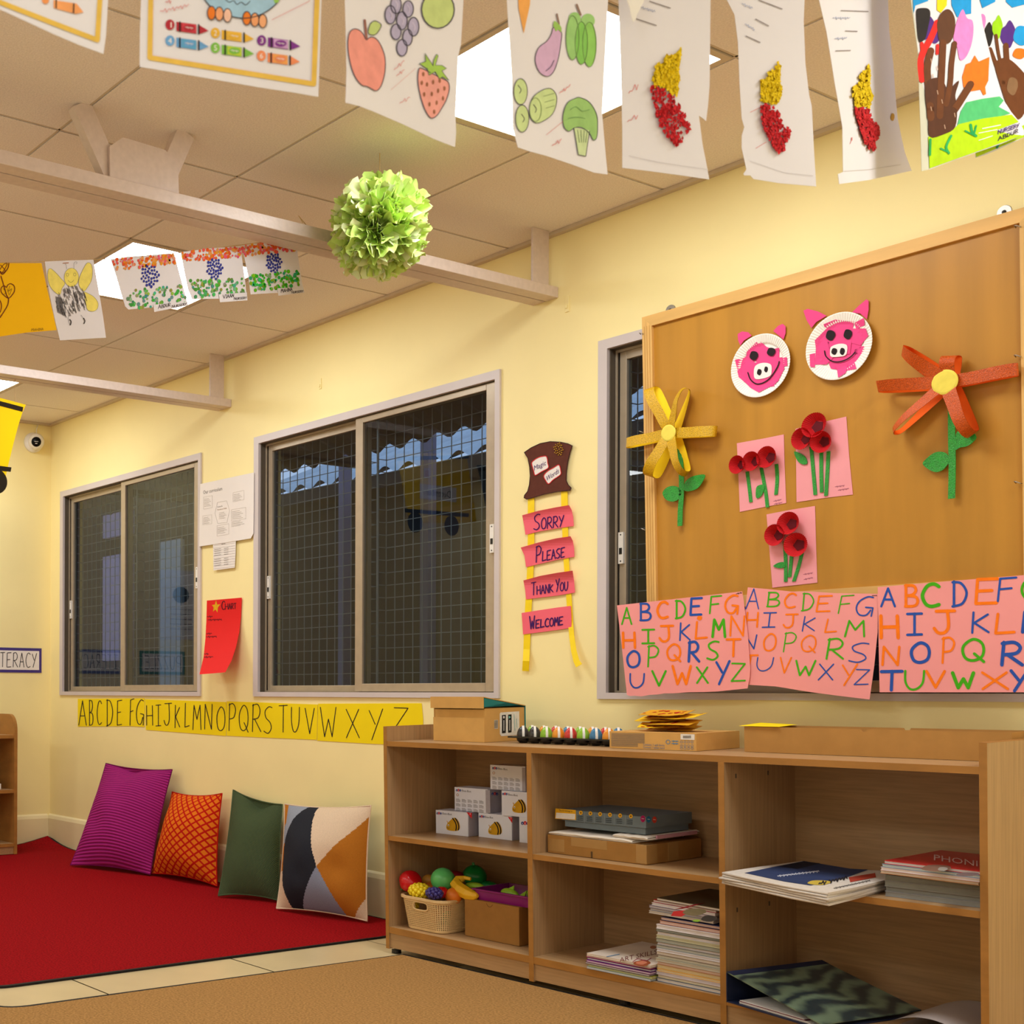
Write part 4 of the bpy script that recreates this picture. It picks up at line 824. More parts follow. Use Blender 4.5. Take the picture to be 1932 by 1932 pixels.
toybox(b4, 'white box showing its printed text side, alone on the left of the middle row', merge(logo(652, 477, 1), [[('t', GR, 'Bee-Bot', 692, 487, 768, 495, 17), ('f', (170, 164, 174), [(884, 473), (920, 476), (924, 662), (888, 658)])]], infotext(646, 540, .08)), merge(logo(944, 506, 1.2)))
toybox(b5, 'white box with a bee toy picture, right end of the middle row against the divider', merge(logo(1028, 507, 1), bee(1158, 605, 1.02), [[('t', GR, 'Bee-Bot', 1068, 518, 1146, 527, 17)]]))
zl2 = zl + min(b4.h, b5.h) + .003
b6 = Box(zl2, Q6(925, 468), Q6(1210, 490), Q6(920, 272), d=BD, ang=.02, w=.139)
toybox(b6, 'white box showing its printed text side, alone on top of the pile', merge(logo(946, 298, 1), [[('t', GR, 'Bee-Bot', 986, 308, 1062, 316, 17), ('f', (170, 164, 174), [(1180, 292), (1206, 294), (1208, 488), (1182, 486)])]], infotext(940, 362, .08)))
# ---------------------------------------------------------------- lower left bay: play-food basket, carton, tray
M_BSK = mat('beige_plastic', (222, 190, 138), .5, .3); M_KRAFT = mat('brown_card', (160, 116, 62), .8, .1, (30, .06)); M_KRAFT2 = mat('kraft_card', (206, 160, 92), .75, .12, (26, .05)); M_PURP = mat('purple_plastic', (132, 22, 116), .35, .45); M_DARK = mat('dark_hole', (96, 74, 48), .9, .1)
def basket():
    p0 = FS.hit(Q6(222, 1585), 2, ZB); p1 = FS.hit(Q6(475, 1648), 2, ZB); ang = -.06; x0, y0, w, d, h = .056, .032, .170, .235, .108
    t = thing('basket', FS.w(x0 + w / 2, y0 + d / 2, ZB), 'beige perforated plastic basket full of play food', 'basket')
    def ring(k, g):      # rounded rectangle at height k (0..1)
        ex = .016 * k + g; r = .035 + .01 * k; out = []
        for cx, cy, a0 in ((x0 + w + ex - r, y0 + d + ex - r, 0), (x0 - ex + r, y0 + d + ex - r, PI / 2), (x0 - ex + r, y0 - ex + r, PI), (x0 + w + ex - r, y0 - ex + r, 1.5 * PI)):
            for q in range(9): a = a0 + q * PI / 16; out.append((cx + r * math.cos(a), cy + r * math.sin(a)))
        return out
    def wallmesh(g, flip):
        mb = MB(); nz = 17; base = []; P = ring(0, g); per = []
        dense = []
        for i, p in enumerate(P):
            q = P[(i + 1) % len(P)]; l = math.hypot(q[0] - p[0], q[1] - p[1]); n = max(1, round(l / .0052)); dense += [(i, k / n) for k in range(n)]
        N = len(dense); vs = []
        for j in range(nz + 1):
            k = j / nz; R = ring(k, g)
            for i, f in dense: a, b = R[i], R[(i + 1) % len(R)]; vs.append(FS.w(a[0] + (b[0] - a[0]) * f, a[1] + (b[1] - a[1]) * f, ZB + .0035 + h * k))
        fs = []
        for j in range(nz):
            for i in range(N):
                a, b, c, e = j * N + i, j * N + (i + 1) % N, (j + 1) * N + (i + 1) % N, (j + 1) * N + i
                R = ring(.5, 0); fi, ff = dense[i]; px = R[fi][0] + (R[(fi + 1) % 36][0] - R[fi][0]) * ff; py = R[fi][1]
                hole = 1 <= j <= nz - 3; hand = 11 <= j <= 14 and abs(px - (x0 + w / 2)) < .03 and (py < y0 + .01)
                if hand: continue
                if hole:
                    cen = (vs[a] + vs[b] + vs[c] + vs[e]) / 4; m4 = [(vs[q] - cen) * .56 + cen for q in (a, b, c, e)]; k0 = len(vs) ; vs += m4
                    fs += [(a, b, k0 + 1, k0), (b, c, k0 + 2, k0 + 1), (c, e, k0 + 3, k0 + 2), (e, a, k0, k0 + 3)]
                else: fs.append((a, b, c, e))
        mb.add(vs, fs, M_BSK); return mb
    mb = wallmesh(0, False); R = ring(0, -.002); mb.prism([FS.w(a, b, ZB + .0036) for a, b in R], FS.dirw(0, 0, .002), M_BSK); o = obj('body', mb, t)
    so = o.modifiers.new('solid', 'SOLIDIFY'); so.thickness = .0022
    A, B = ring(1, .0045), ring(1, -.003); n = len(A); mb = MB(); z0, z1 = ZB + h - .002, ZB + h + .006
    mb.add([FS.w(a, b, z) for z in (z0, z1) for a, b in A] + [FS.w(a, b, z) for z in (z0, z1) for a, b in B], [(i, (i + 1) % n, n + (i + 1) % n, n + i) for i in range(n)] + [(2 * n + i, 3 * n + i, 3 * n + (i + 1) % n, 2 * n + (i + 1) % n) for i in range(n)] + [(n + i, n + (i + 1) % n, 3 * n + (i + 1) % n, 3 * n + i) for i in range(n)] + [(i, 2 * n + i, 2 * n + (i + 1) % n, (i + 1) % n) for i in range(n)], M_BSK); obj('rim', mb, t)
    mb = MB(); xc = x0 + w / 2; loop = [(xc + .032 * (abs(math.cos(a)) ** .5) * (1 if math.cos(a) > 0 else -1), ZB + .001 + h * .78 + .0135 * (abs(math.sin(a)) ** .6) * (1 if math.sin(a) > 0 else -1)) for a in [i * PI / 12 for i in range(24)]]
    mb.tube([FS.w(x, y0 - .016 * .78 + .0005, z) for x, z in loop + loop[:1]], .003, M_BSK, 6, False); obj('handle_rim', mb, t, smooth=True)
    return t
basket()
def food(name, c, mk, label, cat, **kw): o = obj(name, mk(), base=c, smooth=True, label=label, cat=cat, group='play food in the basket'); return o
def at_y(q, y): return FS.hit(q, 1, y)
def W_(l): return FS.w(*l)
M_FR = mat('red_play_plastic', (196, 16, 26), .25, .5); M_FY = mat('yellow_play_plastic', (232, 206, 30), .35, .4); M_FG = mat('light_green_play_plastic', (96, 196, 110), .3, .45); M_FDG = mat('green_play_plastic', (20, 140, 62), .3, .45); M_FV = mat('violet_play_plastic', (52, 40, 110), .35, .4)
M_FO = mat('orange_play_plastic', (224, 122, 34), .4, .35); M_FB = mat('banana_play_plastic', (232, 180, 34), .4, .35); M_FT = mat('tan_play_plastic', (196, 138, 52), .45, .3); M_FL = mat('lime_play_plastic', (150, 190, 46), .4, .35); M_STEM = mat('stem_green', (40, 120, 40), .5, .3)
def ball(c, r, m, disp=None, T=None, seg=24, rings=16): mb = MB(); mb.ball(W_(c), r, m, seg, rings, T, disp); return mb
c = at_y(Q6(247, 1212), .062); c.x = max(c.x, .058); 
t = thing('play_apple', W_((c.x, c.y, c.z - .038)), 'shiny red play apple on the left corner of the basket', 'toy food', 'play food in the basket')
obj('fruit', ball(c, (.039, .039, .036), M_FR, lambda p: 1 - .16 * max(0, abs(p.z) - .72) / .28 + .03 * math.cos(5 * math.atan2(p.y, p.x)) * (p.z < 0), T=Matrix.Rotation(.9, 3, 'Y')), t, smooth=True)
mb = MB(); mb.tube([W_((c.x - .030, c.y, c.z - .022)), W_((c.x - .039, c.y - .004, c.z - .032))], .004, M_FDG, 6); obj('stem', mb, t)
c = at_y(Q6(540, 1202), .12); food('play_cabbage', W_((c.x, c.y, c.z - .04)), lambda: ball(c, .040, M_FG), 'smooth light green play ball fruit in the middle of the basket', 'toy food')
c2 = at_y(Q6(352, 1292), .05)
def bumpy(c, m, n, R, r, sq=(1, 1, 1)):
    mb = MB(); k = 0
    mb.ball(W_(c), tuple(R * .86 * s for s in sq), m, 14, 10)
    for i in range(n):
        z = 1 - 2 * (i + .5) / n; a = i * 2.39996; q = math.sqrt(1 - z * z); mb.ball(W_((c.x + R * .88 * q * math.cos(a) * sq[0], c.y + R * .88 * q * math.sin(a) * sq[1], c.z + R * .88 * z * sq[2])), r, m, 8, 6)
    return mb
food('play_grapes', W_((c2.x, c2.y, c2.z - .028)), lambda: bumpy(c2, M_FY, 60, .036, .0075, (1.15, .9, .68)), 'yellow bumpy play grapes at the front of the basket', 'toy food')
c3 = at_y(Q6(470, 1312), .032); food('play_grapes', W_((c3.x, c3.y, c3.z - .02)), lambda: bumpy(c3, M_FV, 34, .027, .0075, (1.1, .8, .62)), 'small dark violet play grapes on the basket rim', 'toy food')
c4 = at_y(Q6(530, 1304), .07); food('play_strawberry', W_((c4.x, c4.y, c4.z - .02)), lambda: ball(c4, (.022, .022, .019), M_FR, lambda p: 1 + .05 * math.sin(13 * p.x) * math.sin(13 * p.z)), 'little red play strawberry behind the violet grapes', 'toy food')
c5 = at_y(Q6(628, 1334), .09); food('play_orange', W_((c5.x, c5.y, c5.z - .026)), lambda: ball(c5, .0275, M_FO), 'orange play fruit half sunk at the right rim of the basket', 'toy food')
c6 = at_y(Q6(410, 1206), .16); c6.x = max(c6.x, .05); food('play_potato', W_((c6.x, c6.y, c6.z - .02)), lambda: ball(c6, (.03, .02, .02), M_FT, lambda p: 1 + .06 * math.sin(4 * p.x + 2)), 'tan play potato behind the yellow grapes', 'toy food')
c7 = at_y(Q6(452, 1262), .15); food('play_carrot', W_((c7.x, c7.y, c7.z - .02)), lambda: ball(c7, (.036, .02, .018), M_FO), 'orange play carrot under the light green ball', 'toy food')
mb = MB(); pts = [at_y(Q6(*p), y) for p, y in (((768, 1196), .15), ((718, 1186), .145), ((668, 1200), .135), ((648, 1240), .12), ((680, 1282), .105), ((745, 1318), .095), ((800, 1334), .09), ((822, 1330), .088))]
pts2 = [W_(V((a, b, c_))) for a, b, c_ in pts]; mb.tube(pts2, [.006, .0075, .0165, .0215, .023, .021, .015, .006], M_FB, 7); t = obj('play_banana', mb, smooth=False, label='yellow play banana bridging the basket and the purple tray', cat='toy food', group='play food in the basket', bevel=.003)
c8 = at_y(Q6(796, 1172), .25); t = thing('play_pepper', W_((c8.x, c8.y, c8.z - .036)), 'dark green round play pepper at the back of the bay', 'toy food', 'play food in the basket')
obj('fruit', ball(c8, (.042, .042, .036), M_FDG, lambda p: 1 + .05 * math.cos(4 * math.atan2(p.y, p.x)) - .1 * max(0, p.z - .8)), t, smooth=True); mb = MB(); mb.tube([W_((c8.x - .002, c8.y, c8.z + .032)), W_((c8.x - .006, c8.y, c8.z + .046))], [.005, .004], M_FDG, 6); obj('stem', mb, t)
c9 = at_y(Q6(640, 1176), .2); food('play_tomato', W_((c9.x, c9.y, c9.z - .02)), lambda: ball(c9, (.034, .03, .02), mat('dark_red_play_plastic', (132, 20, 34), .4, .4)), 'dark red play fruit glimpsed between the green ball and the banana', 'toy food')
ca = at_y(Q6(800, 1252), .17); food('play_pea_pod', W_((ca.x, ca.y, ca.z - .012)), lambda: ball(ca, (.04, .018, .012), M_FL), 'lime play pea pod behind the banana', 'toy food')
cb = at_y(Q6(905, 1246), .26); food('play_leaf', W_((cb.x, cb.y, cb.z - .012)), lambda: ball(cb, (.04, .022, .014), M_FDG), 'flat green play leaf behind the purple tray', 'toy food')
cd = at_y(Q6(300, 1402), .065); food('play_corn', W_((cd.x, cd.y, cd.z - .02)), lambda: bumpy(cd, M_FY, 40, .02, .005, (1.1, .7, .7)), 'yellow play corn seen through the basket handle hole', 'toy food')
# fill lower in the basket so the upper fruit rests on something
for k, (x, y, z, r, m, lab) in enumerate(((.110, .125, ZB + .037, .026, M_FO, 'orange play fruit low inside the basket, under the yellow grapes'), (.172, .125, ZB + .037, .026, M_FDG, 'green play fruit low inside the basket, under the strawberry'), (.105, .19, ZB + .045, .036, M_FR, 'red play fruit low inside the basket, below the tan potato'), (.18, .19, ZB + .045, .036, M_FL, 'lime play fruit low inside the basket, below the light green ball'))):
    cc = V((x, y, z)); food('play_fruit', W_((x, y, z - r)), lambda: ball(cc, r, m), lab, 'toy food')
bc = Box(ZB, Q6(718, 1655), Q6(1158, 1745), Q6(715, 1352), d=.16, ang=0); mb = bc.mesh(M_KRAFT)
marks(mb, bc.front, Q6, [[('S', (110, 78, 40), 4, [(892, 1394), (905, 1416), (925, 1422), (942, 1406)])]]); obj('cardboard_box', mb, base=bc.base(), bevel=.0015, label='plain brown cardboard box beside the basket, under the purple tray', cat='box')
# purple tray with play fish on the carton
zt = ZB + bc.h + .001
a = FS.hit(Q6(828, 1362), 2, zt); b = FS.hit(Q6(1135, 1416), 2, zt); tw, td, th = max(.16, b.x - a.x), .15, .036; x0, y0 = a.x, min(a.y, b.y) + .004
t = thing('purple_tray', W_((x0 + tw / 2 + .02, y0 + td / 2, zt)), 'purple plastic tray lying on the brown cardboard box', 'tray'); tw2 = tw + .035
mb = MB(); T = FS.M; e, q = .010, .0025
def trap(xa, xb, ya, yb, za, zb, ee): return [(xa, ya, za), (xb, ya, za), (xb, yb, za), (xa, yb, za), (xa - ee, ya - ee, zb), (xb + ee, ya - ee, zb), (xb + ee, yb + ee, zb), (xa - ee, yb + ee, zb)]
A = [W_(p) for p in trap(x0, x0 + tw2, y0, y0 + td, zt, zt + th, e)]; B = [W_(p) for p in trap(x0 + q, x0 + tw2 - q, y0 + q, y0 + td - q, zt + q, zt + th, e)]
mb.add(A + B, [(0, 3, 2, 1), (8, 9, 10, 11)] + [(i, (i + 1) % 4, 4 + (i + 1) % 4, 4 + i) for i in range(4)] + [(8 + i, 12 + i, 12 + (i + 1) % 4, 8 + (i + 1) % 4) for i in range(4)], M_PURP); obj('body', mb, t)
mb = MB(); g = .006
for lo, hi in (((x0 - e - g, y0 - e - g), (x0 + tw2 + e + g, y0 - e + q)), ((x0 - e - g, y0 + td + e - q), (x0 + tw2 + e + g, y0 + td + e + g)), ((x0 - e - g, y0 - e + q), (x0 - e + q, y0 + td + e - q)), ((x0 + tw2 + e - q, y0 - e + q), (x0 + tw2 + e + g, y0 + td + e - q))): mb.box((*lo, zt + th - .003), (*hi, zt + th + .001), M_PURP, T)
obj('rim', mb, t)
for k, (fx, fy, lab) in enumerate(((.085, .05, 'lime green play fish in the purple tray, the front one'), (.15, .094, 'lime green play fish in the purple tray, the rear one'))):
    cx, cy, cz = x0 + fx, y0 + fy, zt + .0235; mb = MB(); mb.ball(W_((cx, cy, cz)), (.036, .015, .018), M_FL, 18, 12, Matrix.Rotation(.1, 3, 'Y')); f = obj('play_fish', mb, smooth=True, label=lab, cat='toy food', group='play fish in the tray')
    mb = MB(); mb.prism([W_((cx + .036, cy - .002, cz)), W_((cx + .066, cy - .002, cz + .02)), W_((cx + .058, cy - .002, cz)), W_((cx + .066, cy - .002, cz - .014))], FS.dirw(0, .004, 0), M_FL); obj('tail', mb, f)
    mb = MB(); mb.prism([W_((cx - .01, cy, cz + .016)), W_((cx + .016, cy, cz + .030)), W_((cx + .014, cy, cz + .014))], FS.dirw(0, .003, 0), M_FL); obj('fin', mb, f)
# ---------------------------------------------------------------- middle bay: taped carton, folded cloth, grey kit box
bt = Box(ZM, Qb(190, 757), Qb(965, 858), Qb(180, 620), d=.262, ang=-.015); bt.T = bt.T @ Matrix.Translation((.012, 0, 0)); bt.w -= .014; mb = bt.mesh(M_KRAFT); TAPE = mat('packing_tape', (168, 128, 74), .15, .6)
w, d, h = bt.w, bt.d, bt.h
for lo, hi in (((w * .90, -.0006, .002), (w + .0006, .05, h + .0004)), ((w * .25, -.0004, h * .5), (w * .62, .002, h + .0004)), ((.003, -.0004, .006), (w * .18, .002, h * .8)), ((w - .002, .1, .002), (w + .0006, .15, h + .0004))): mb.box(lo, hi, TAPE, bt.T)
mb.box((w * .455, -.0008, 0), (w * .475, .002, h * .36), M_DARK, bt.T); obj('taped_carton', mb, base=bt.base(), bevel=.003, label='flat brown carton with glossy packing tape in the middle bay', cat='box')
zc = ZM + bt.h + .001; M_CLOTH = mat('white_cloth', (236, 228, 218), .9, .1, (12, .03), (30, .3)); M_CLP = mat('pink_cloth', (200, 150, 170), .9, .1)
t = thing('folded_cloth', bt.T @ V((w / 2, d / 2, h)), 'folded white cloth with a pink edge between the taped carton and the grey kit box', 'cloth')
def slab(x0, x1, y0, y1, z0, th, m, name):
    mb = MB(); prof = [(y0, .2), (y0 - .004, .5), (y0, .9), (y0 + .03, 1), (y1, 1)]
    def fn(u, v):
        x = x0 + (x1 - x0) * u; a = v * (len(prof) - 1); i = min(int(a), len(prof) - 2); f = a - i; y = prof[i][0] * (1 - f) + prof[i + 1][0] * f; k = prof[i][1] * (1 - f) + prof[i + 1][1] * f
        return bt.T @ V((x, y + .0025 * math.sin(u * 9), z0 + th * k * (1 - .35 * (abs(2 * u - 1) ** 6)) + .0006 * math.sin(u * 23)))
    mb.grid(fn, 40, 16, m); mb.box((x0 + .002, y0 + .001, z0), (x1 - .002, y1, z0 + th * .3), m, bt.T); return obj(name, mb, t, smooth=True)
slab(.004, w * .86, .004, d - .01, h + .0008, .012, M_CLOTH, 'lower_fold'); slab(w * .66, w - .002, .010, d - .005, h + .0134, .011, M_CLOTH, 'upper_fold')
mb = MB(); mb.box((w - .0045, .05, h + .014), (w + .0005, d - .02, h + .024), M_CLP, bt.T); obj('pink_hem', mb, t)
zk = h + .0262; M_KIT = mat('kit_grey_card', (104, 118, 128), .5, .3, (20, .04))
kb = Box(ZM, Qb(190, 757), Qb(965, 858), Qb(180, 620), d=.2, ang=-.015); kb.T = bt.T @ Matrix.Translation((.036, .022, zk)) @ Matrix.Rotation(-.01, 4, 'Z'); kw, kd, kh = .288, .215, .052
t = thing('kit_box', kb.T @ V((kw / 2, kd / 2, 0)), 'grey lidded kit box with yellow icons on top of the folded cloth', 'box')
mb = MB(); mb.box((.006, .006, 0), (kw - .006, kd - .006, kh * .6), M_KIT, kb.T); obj('tray', mb, t, bevel=.0015)
mb = MB(); mb.box((0, 0, kh * .38), (kw, kd, kh), M_KIT, kb.T); R3 = kb.T.to_3x3(); Sf = Pl(kb.T @ V((0, 0, 0)), R3 @ V((0, -1, 0))); Sr = Pl(kb.T @ V((kw, 0, 0)), R3 @ V((1, 0, 0))); KY = (224, 170, 34)
icons = [('e', KY, x, y, 14, 16) for x, y in ((466, 457), (539, 462), (613, 467), (688, 472), (765, 478), (846, 483))]
small = [('e', (120, 80, 40), x, y, 6, 7) for x, y in ((466, 457), (539, 462), (613, 467), (688, 472), (765, 478), (846, 483))] + [('q', (50, 58, 66), 3, x - 22, y + 30 + 14 * r + 6, x + 22, y + 30 + 14 * r + 9, 8) for x, y in ((462, 450), (532, 457), (603, 463), (678, 468), (757, 474), (838, 480)) for r in range(3)]
marks(mb, Sf, Qb, [[('f', KY, [(274, 424), (428, 436), (430, 512), (270, 502)])] + icons + [('s', (150, 162, 170), 1.6, [(x, 450 + (x - 500) * .06), (x - 4, 535 + (x - 500) * .06)]) for x in (497, 572, 648, 722, 805)], [('f', (226, 222, 218), [(280, 456), (424, 466), (422, 508), (274, 498)]), ('t', (60, 50, 30), 'This kit belongs to:', 300, 444, 404, 452, 13)] + small], off0=.0008)
marks(mb, Sr, Qb, [[('e', (196, 44, 110), 938, 503, 18, 26), ('e', (40, 116, 160), 982, 507, 17, 25), ('e', (206, 66, 50), 1026, 510, 17, 25)], [('s', (230, 220, 220), 4, [(x - 8, 505 + k), (x + 8, 507 + k)]) for x, k in ((938, -4), (982, 0), (1026, 3))]], off0=.0008); obj('lid', mb, t, bevel=.001)
# ---------------------------------------------------------------- magazines, books, newspapers
def book(z, x, y, w, d, th, ang, cover, pages, label, group, tilt=0, name='magazine', drop=None, extra=None, cat='magazine'):
    T = FS.M @ Matrix.Translation((x + w / 2, y + d / 2, z)) @ Matrix.Rotation(ang, 4, 'Z') @ Matrix.Rotation(tilt, 4, 'Y')
    t = thing(name, T @ V((0, 0, 0)), label, cat, group); c = min(.0012, th * .2)
    mb = MB(); k = th * .18
    mb.box((-w / 2 + .001, -d / 2 + .0012, c), (w / 2 - .0012, d / 2 - .001, th - c), pages, T); obj('pages', mb, t)
    mb = MB(); mb.box((-w / 2, -d / 2, 0), (w / 2, d / 2, c), cover, T); mb.box((-w / 2, -d / 2, th - c), (w / 2, d / 2, th), cover, T); mb.box((-w / 2, d / 2, 0), (w / 2, d / 2 + .0008, th), cover, T)
    if extra: extra(mb, Pl(T @ V((0, 0, th)), T.to_3x3() @ V((0, 0, 1))))
    obj('cover', mb, t); return t
ordn = ['top', 'second from the top', 'third from the top', 'fourth from the top', 'fifth from the top', 'sixth from the top', 'seventh from the top', 'eighth from the top', 'ninth from the top', 'tenth from the top', 'eleventh from the top', 'twelfth from the top', 'thirteenth from the top', 'fourteenth from the top', 'fifteenth from the top', 'sixteenth from the top', 'lowest']
def pg(rgb): return mat('pages_%02x%02x%02x' % rgb, rgb, .85, .1, (90, .08), stretch=(1, 1, 14))
def cv(rgb): return mat('cover_%02x%02x%02x' % rgb, rgb, .35, .4, (14, .08))
# small pile at the left of the lower middle bay
z = ZB + .0006
cols = [((150, 178, 206), (214, 214, 208), 'pale blue'), ((208, 206, 70), (200, 200, 180), 'lime yellow'), ((92, 88, 86), (206, 198, 200), 'dark grey'), ((120, 36, 130), (220, 206, 216), 'violet'), ((78, 30, 110), (214, 206, 214), 'deep purple'), ((186, 24, 96), (222, 206, 212), 'crimson'), ((222, 206, 190), (222, 214, 206), 'white')]
def artcover(mb, S):
    marks(mb, S, Qb, [[('t', (120, 70, 66), 'ART SKILLS', 760, 1592, 1046, 1528, 34), ('F', (150, 76, 44), blob(935, 1598, 62, 24, 9, .15)), ('S', (150, 60, 80), 5, [(860, 1590), (900, 1566), (960, 1580), (1000, 1560)]), ('e', (170, 110, 80), 1016, 1478, 24, 12)], [('F', (200, 120, 90), blob(930, 1596, 40, 14, 9, .2)), ('s', (80, 130, 170), 4, [(660, 1550), (760, 1530)])]], off0=.0005)
for k, (c_, p_, nm) in enumerate(cols):
    last = k == len(cols) - 1; th = .0062
    book(z, .802 + .003 * math.sin(k * 2.3), -.004 + .004 * math.sin(k * 1.7), .205, .265, th, .01 * math.sin(k * 3.1), cv(c_), pg(p_), ('white art workbook with a brown drawing, on top of the low pile' if last else '%s magazine in the low pile left of the tall stack, %s' % (nm, ordn[len(cols) - 1 - k])), 'low pile of magazines', extra=artcover if last else None)
    z += th + .0003
# tall stack
z = ZB + .0006
tall = [((70, 100, 140), (206, 200, 196)), ((226, 208, 160), (214, 206, 190)), ((200, 190, 200), (200, 192, 196)), ((222, 170, 80), (214, 196, 160)), ((216, 190, 140), (208, 190, 150)), ((190, 130, 110), (206, 178, 160)), ((180, 176, 160), (190, 182, 166)), ((170, 168, 150), (196, 190, 176)), ((120, 90, 80), (210, 200, 190)), ((216, 212, 214), (206, 200, 204)), ((120, 124, 120), (176, 176, 168)), ((216, 206, 210), (206, 200, 204)), ((110, 116, 108), (166, 168, 158)), ((196, 190, 150), (190, 186, 160)), ((220, 212, 216), (214, 206, 210)), ((70, 84, 80), (150, 152, 146)), ((226, 220, 222), (216, 210, 214))]
n = len(tall)
for k, (c_, p_) in enumerate(tall):
    th = (.0105, .0085, .009, .0075)[k % 4] if k < n - 1 else .012
    book(z, 1.0135 + .002 * math.sin(k * 2.9), .016 + .003 * math.sin(k * 1.9), .190, .262, th, .004 * math.sin(k * 2.2), cv(c_), pg(p_), 'magazine in the tall stack against the divider, %s' % (ordn[n - 1 - k] if k else 'lowest'), 'tall stack of magazines')
    z += th + .0003
top = [((190, 130, 110), (206, 176, 166), 'salmon'), ((40, 50, 96), (196, 168, 160), 'navy')]
for k, (c_, p_, nm) in enumerate(top):
    book(z + .001, 1.02 + .004 * k, .02, .182, .255, .009, .012, cv(c_), pg(p_), 'bent %s magazine on the tall stack, below the loose pile' % nm, 'bent magazines on the tall stack', tilt=.006); z += .0105
loose = [((200, 190, 180), (190, 180, 172), 'cream', -.03), ((150, 146, 160), (196, 190, 194), 'pale grey', -.028), ((120, 110, 126), (186, 178, 184), 'lilac grey', -.026), ((216, 206, 206), (206, 198, 198), 'white', -.018), ((180, 40, 36), (210, 200, 196), 'red', -.016), ((74, 66, 50), (206, 198, 190), 'dark photo-covered', .0)]
def darkcover(mb, S):
    marks(mb, S, Qb, [[('f', (170, 40, 36), [(1150, 1240), (1170, 1205), (1330, 1190), (1230, 1246)]), ('F', (110, 96, 66), blob(1330, 1210, 90, 26)), ('F', (52, 46, 40), blob(1440, 1260, 60, 24)), ('F', (120, 150, 50), blob(1345, 1276, 30, 9)), ('f', (116, 24, 26), [(1170, 1192), (1340, 1150), (1420, 1140), (1240, 1186)])]], off0=.0005)
for k, (c_, p_, nm, dx) in enumerate(loose):
    book(z + .004, 1.015 + dx, .02 + .004 * math.sin(k * 2), .185, .25, .0072, .05 - .012 * k, cv(c_), pg(p_), '%s magazine of the loose pile on the tall stack, %s' % (nm, ordn[len(loose) - 1 - k]), 'loose pile on the tall stack', tilt=.022, extra=darkcover if k == 5 else None); z += .0076
# newspapers on the upper right bay shelf
M_NEWS = pg((206, 196, 186)); outl = [(104, 652), (300, 690), (520, 736), (744, 778), (900, 744), (1112, 690), (1090, 645), (880, 634), (600, 586), (330, 620)]
z = ZM + .0006; nn = 5
for k in range(nn):
    zk_ = z + .0062 * k; S = FS; pts = []
    for i, q in enumerate(outl):
        p = FS.hit(Qc(*q), 2, ZM + .034); pts.append((p.x + .004 * math.sin(k * 2.3 + i), p.y + .004 * math.cos(k * 1.7 + i * 2)))
    t = thing('newspaper', W_((sum(p[0] for p in pts) / len(pts), sum(p[1] for p in pts) / len(pts), zk_)), ('folded newspaper with a dark blue front photo, top of the pile overhanging the shelf' if k == nn - 1 else 'folded newspaper in the pile overhanging the shelf edge, %s' % ordn[nn - 1 - k]), 'newspaper', 'pile of newspapers')
    mb = MB(); mb.prism([W_((a, b, zk_)) for a, b in pts], FS.dirw(0, 0, .0056), M_NEWS)
    if k == nn - 1:
        Sx = Pl(W_((pts[0][0], pts[0][1], zk_ + .0056)), FS.dirw(0, 0, 1))
        marks(mb, Sx, Qc, [[('f', (48, 60, 96), [(240, 664), (420, 626), (600, 592), (880, 638), (990, 644), (860, 690), (640, 740), (480, 716)])], [('f', (30, 34, 54), [(440, 624), (600, 594), (700, 606), (560, 640)]), ('q', (196, 196, 206), 4, 440, 690, 690, 660, 14), ('F', (196, 170, 70), blob(690, 722, 70, 14)), ('q', (40, 36, 40), 8, 690, 742, 860, 704, 26), ('f', (170, 64, 48), [(870, 690), (1030, 664), (1036, 690), (880, 720)]), ('q', (80, 76, 76), 3, 780, 764, 1000, 716, 14)]], off0=.0006)
    o = obj('sheets', mb, t)
    mb = MB(); mb.tube([W_((a - .001, b, zk_ + .0028)) for a, b in (pts[0], pts[1], pts[2], pts[3])], .0029, M_NEWS, 8); obj('folded_edge', mb, t, smooth=True)
# right-hand pile with the red workbook
z = ZM + .0006
pile = [((150, 150, 152), (140, 140, 136), .012, 'grey'), ((140, 140, 140), (132, 132, 126), .011, 'mid grey'), ((130, 126, 120), (120, 118, 108), .014, 'dark-paged'), ((120, 112, 100), (112, 108, 96), .013, 'olive-paged'), ((206, 150, 100), (214, 196, 180), .008, 'peach'), ((214, 196, 210), (222, 210, 206), .008, 'lilac'), ((120, 150, 170), (196, 200, 200), .007, 'pale blue'), ((196, 34, 40), (206, 196, 196), .008, 'red')]
def phon(mb, S): marks(mb, S, Qc, [[('t', (226, 190, 190), 'PHONICS', 1380, 585, 1760, 640, 34), ('F', (130, 96, 80), blob(1400, 634, 90, 20)), ('F', (110, 90, 90), blob(1590, 672, 70, 12))], [('F', (160, 150, 140), blob(1440, 640, 30, 12))]], off0=.0005)
for k, (c_, p_, th, nm) in enumerate(pile):
    up = k >= 4; book(z, 1.600 + (.0 if not up else -.012 + .002 * k), .045 - (.01 if up else 0) + .003 * math.sin(k * 2), .214, .285, th, (.0 if not up else -.03 + .01 * (k - 4)), cv(c_), pg(p_), ('red phonics workbook on top of the right-hand pile' if k == 7 else '%s book in the right-hand pile under the red workbook, %s' % (nm, ordn[7 - k])), 'right-hand pile of books', name='workbook', cat='book', extra=phon if k == 7 else None, tilt=.012 if up else 0); z += th + (.0015 if k == 3 else .0004)
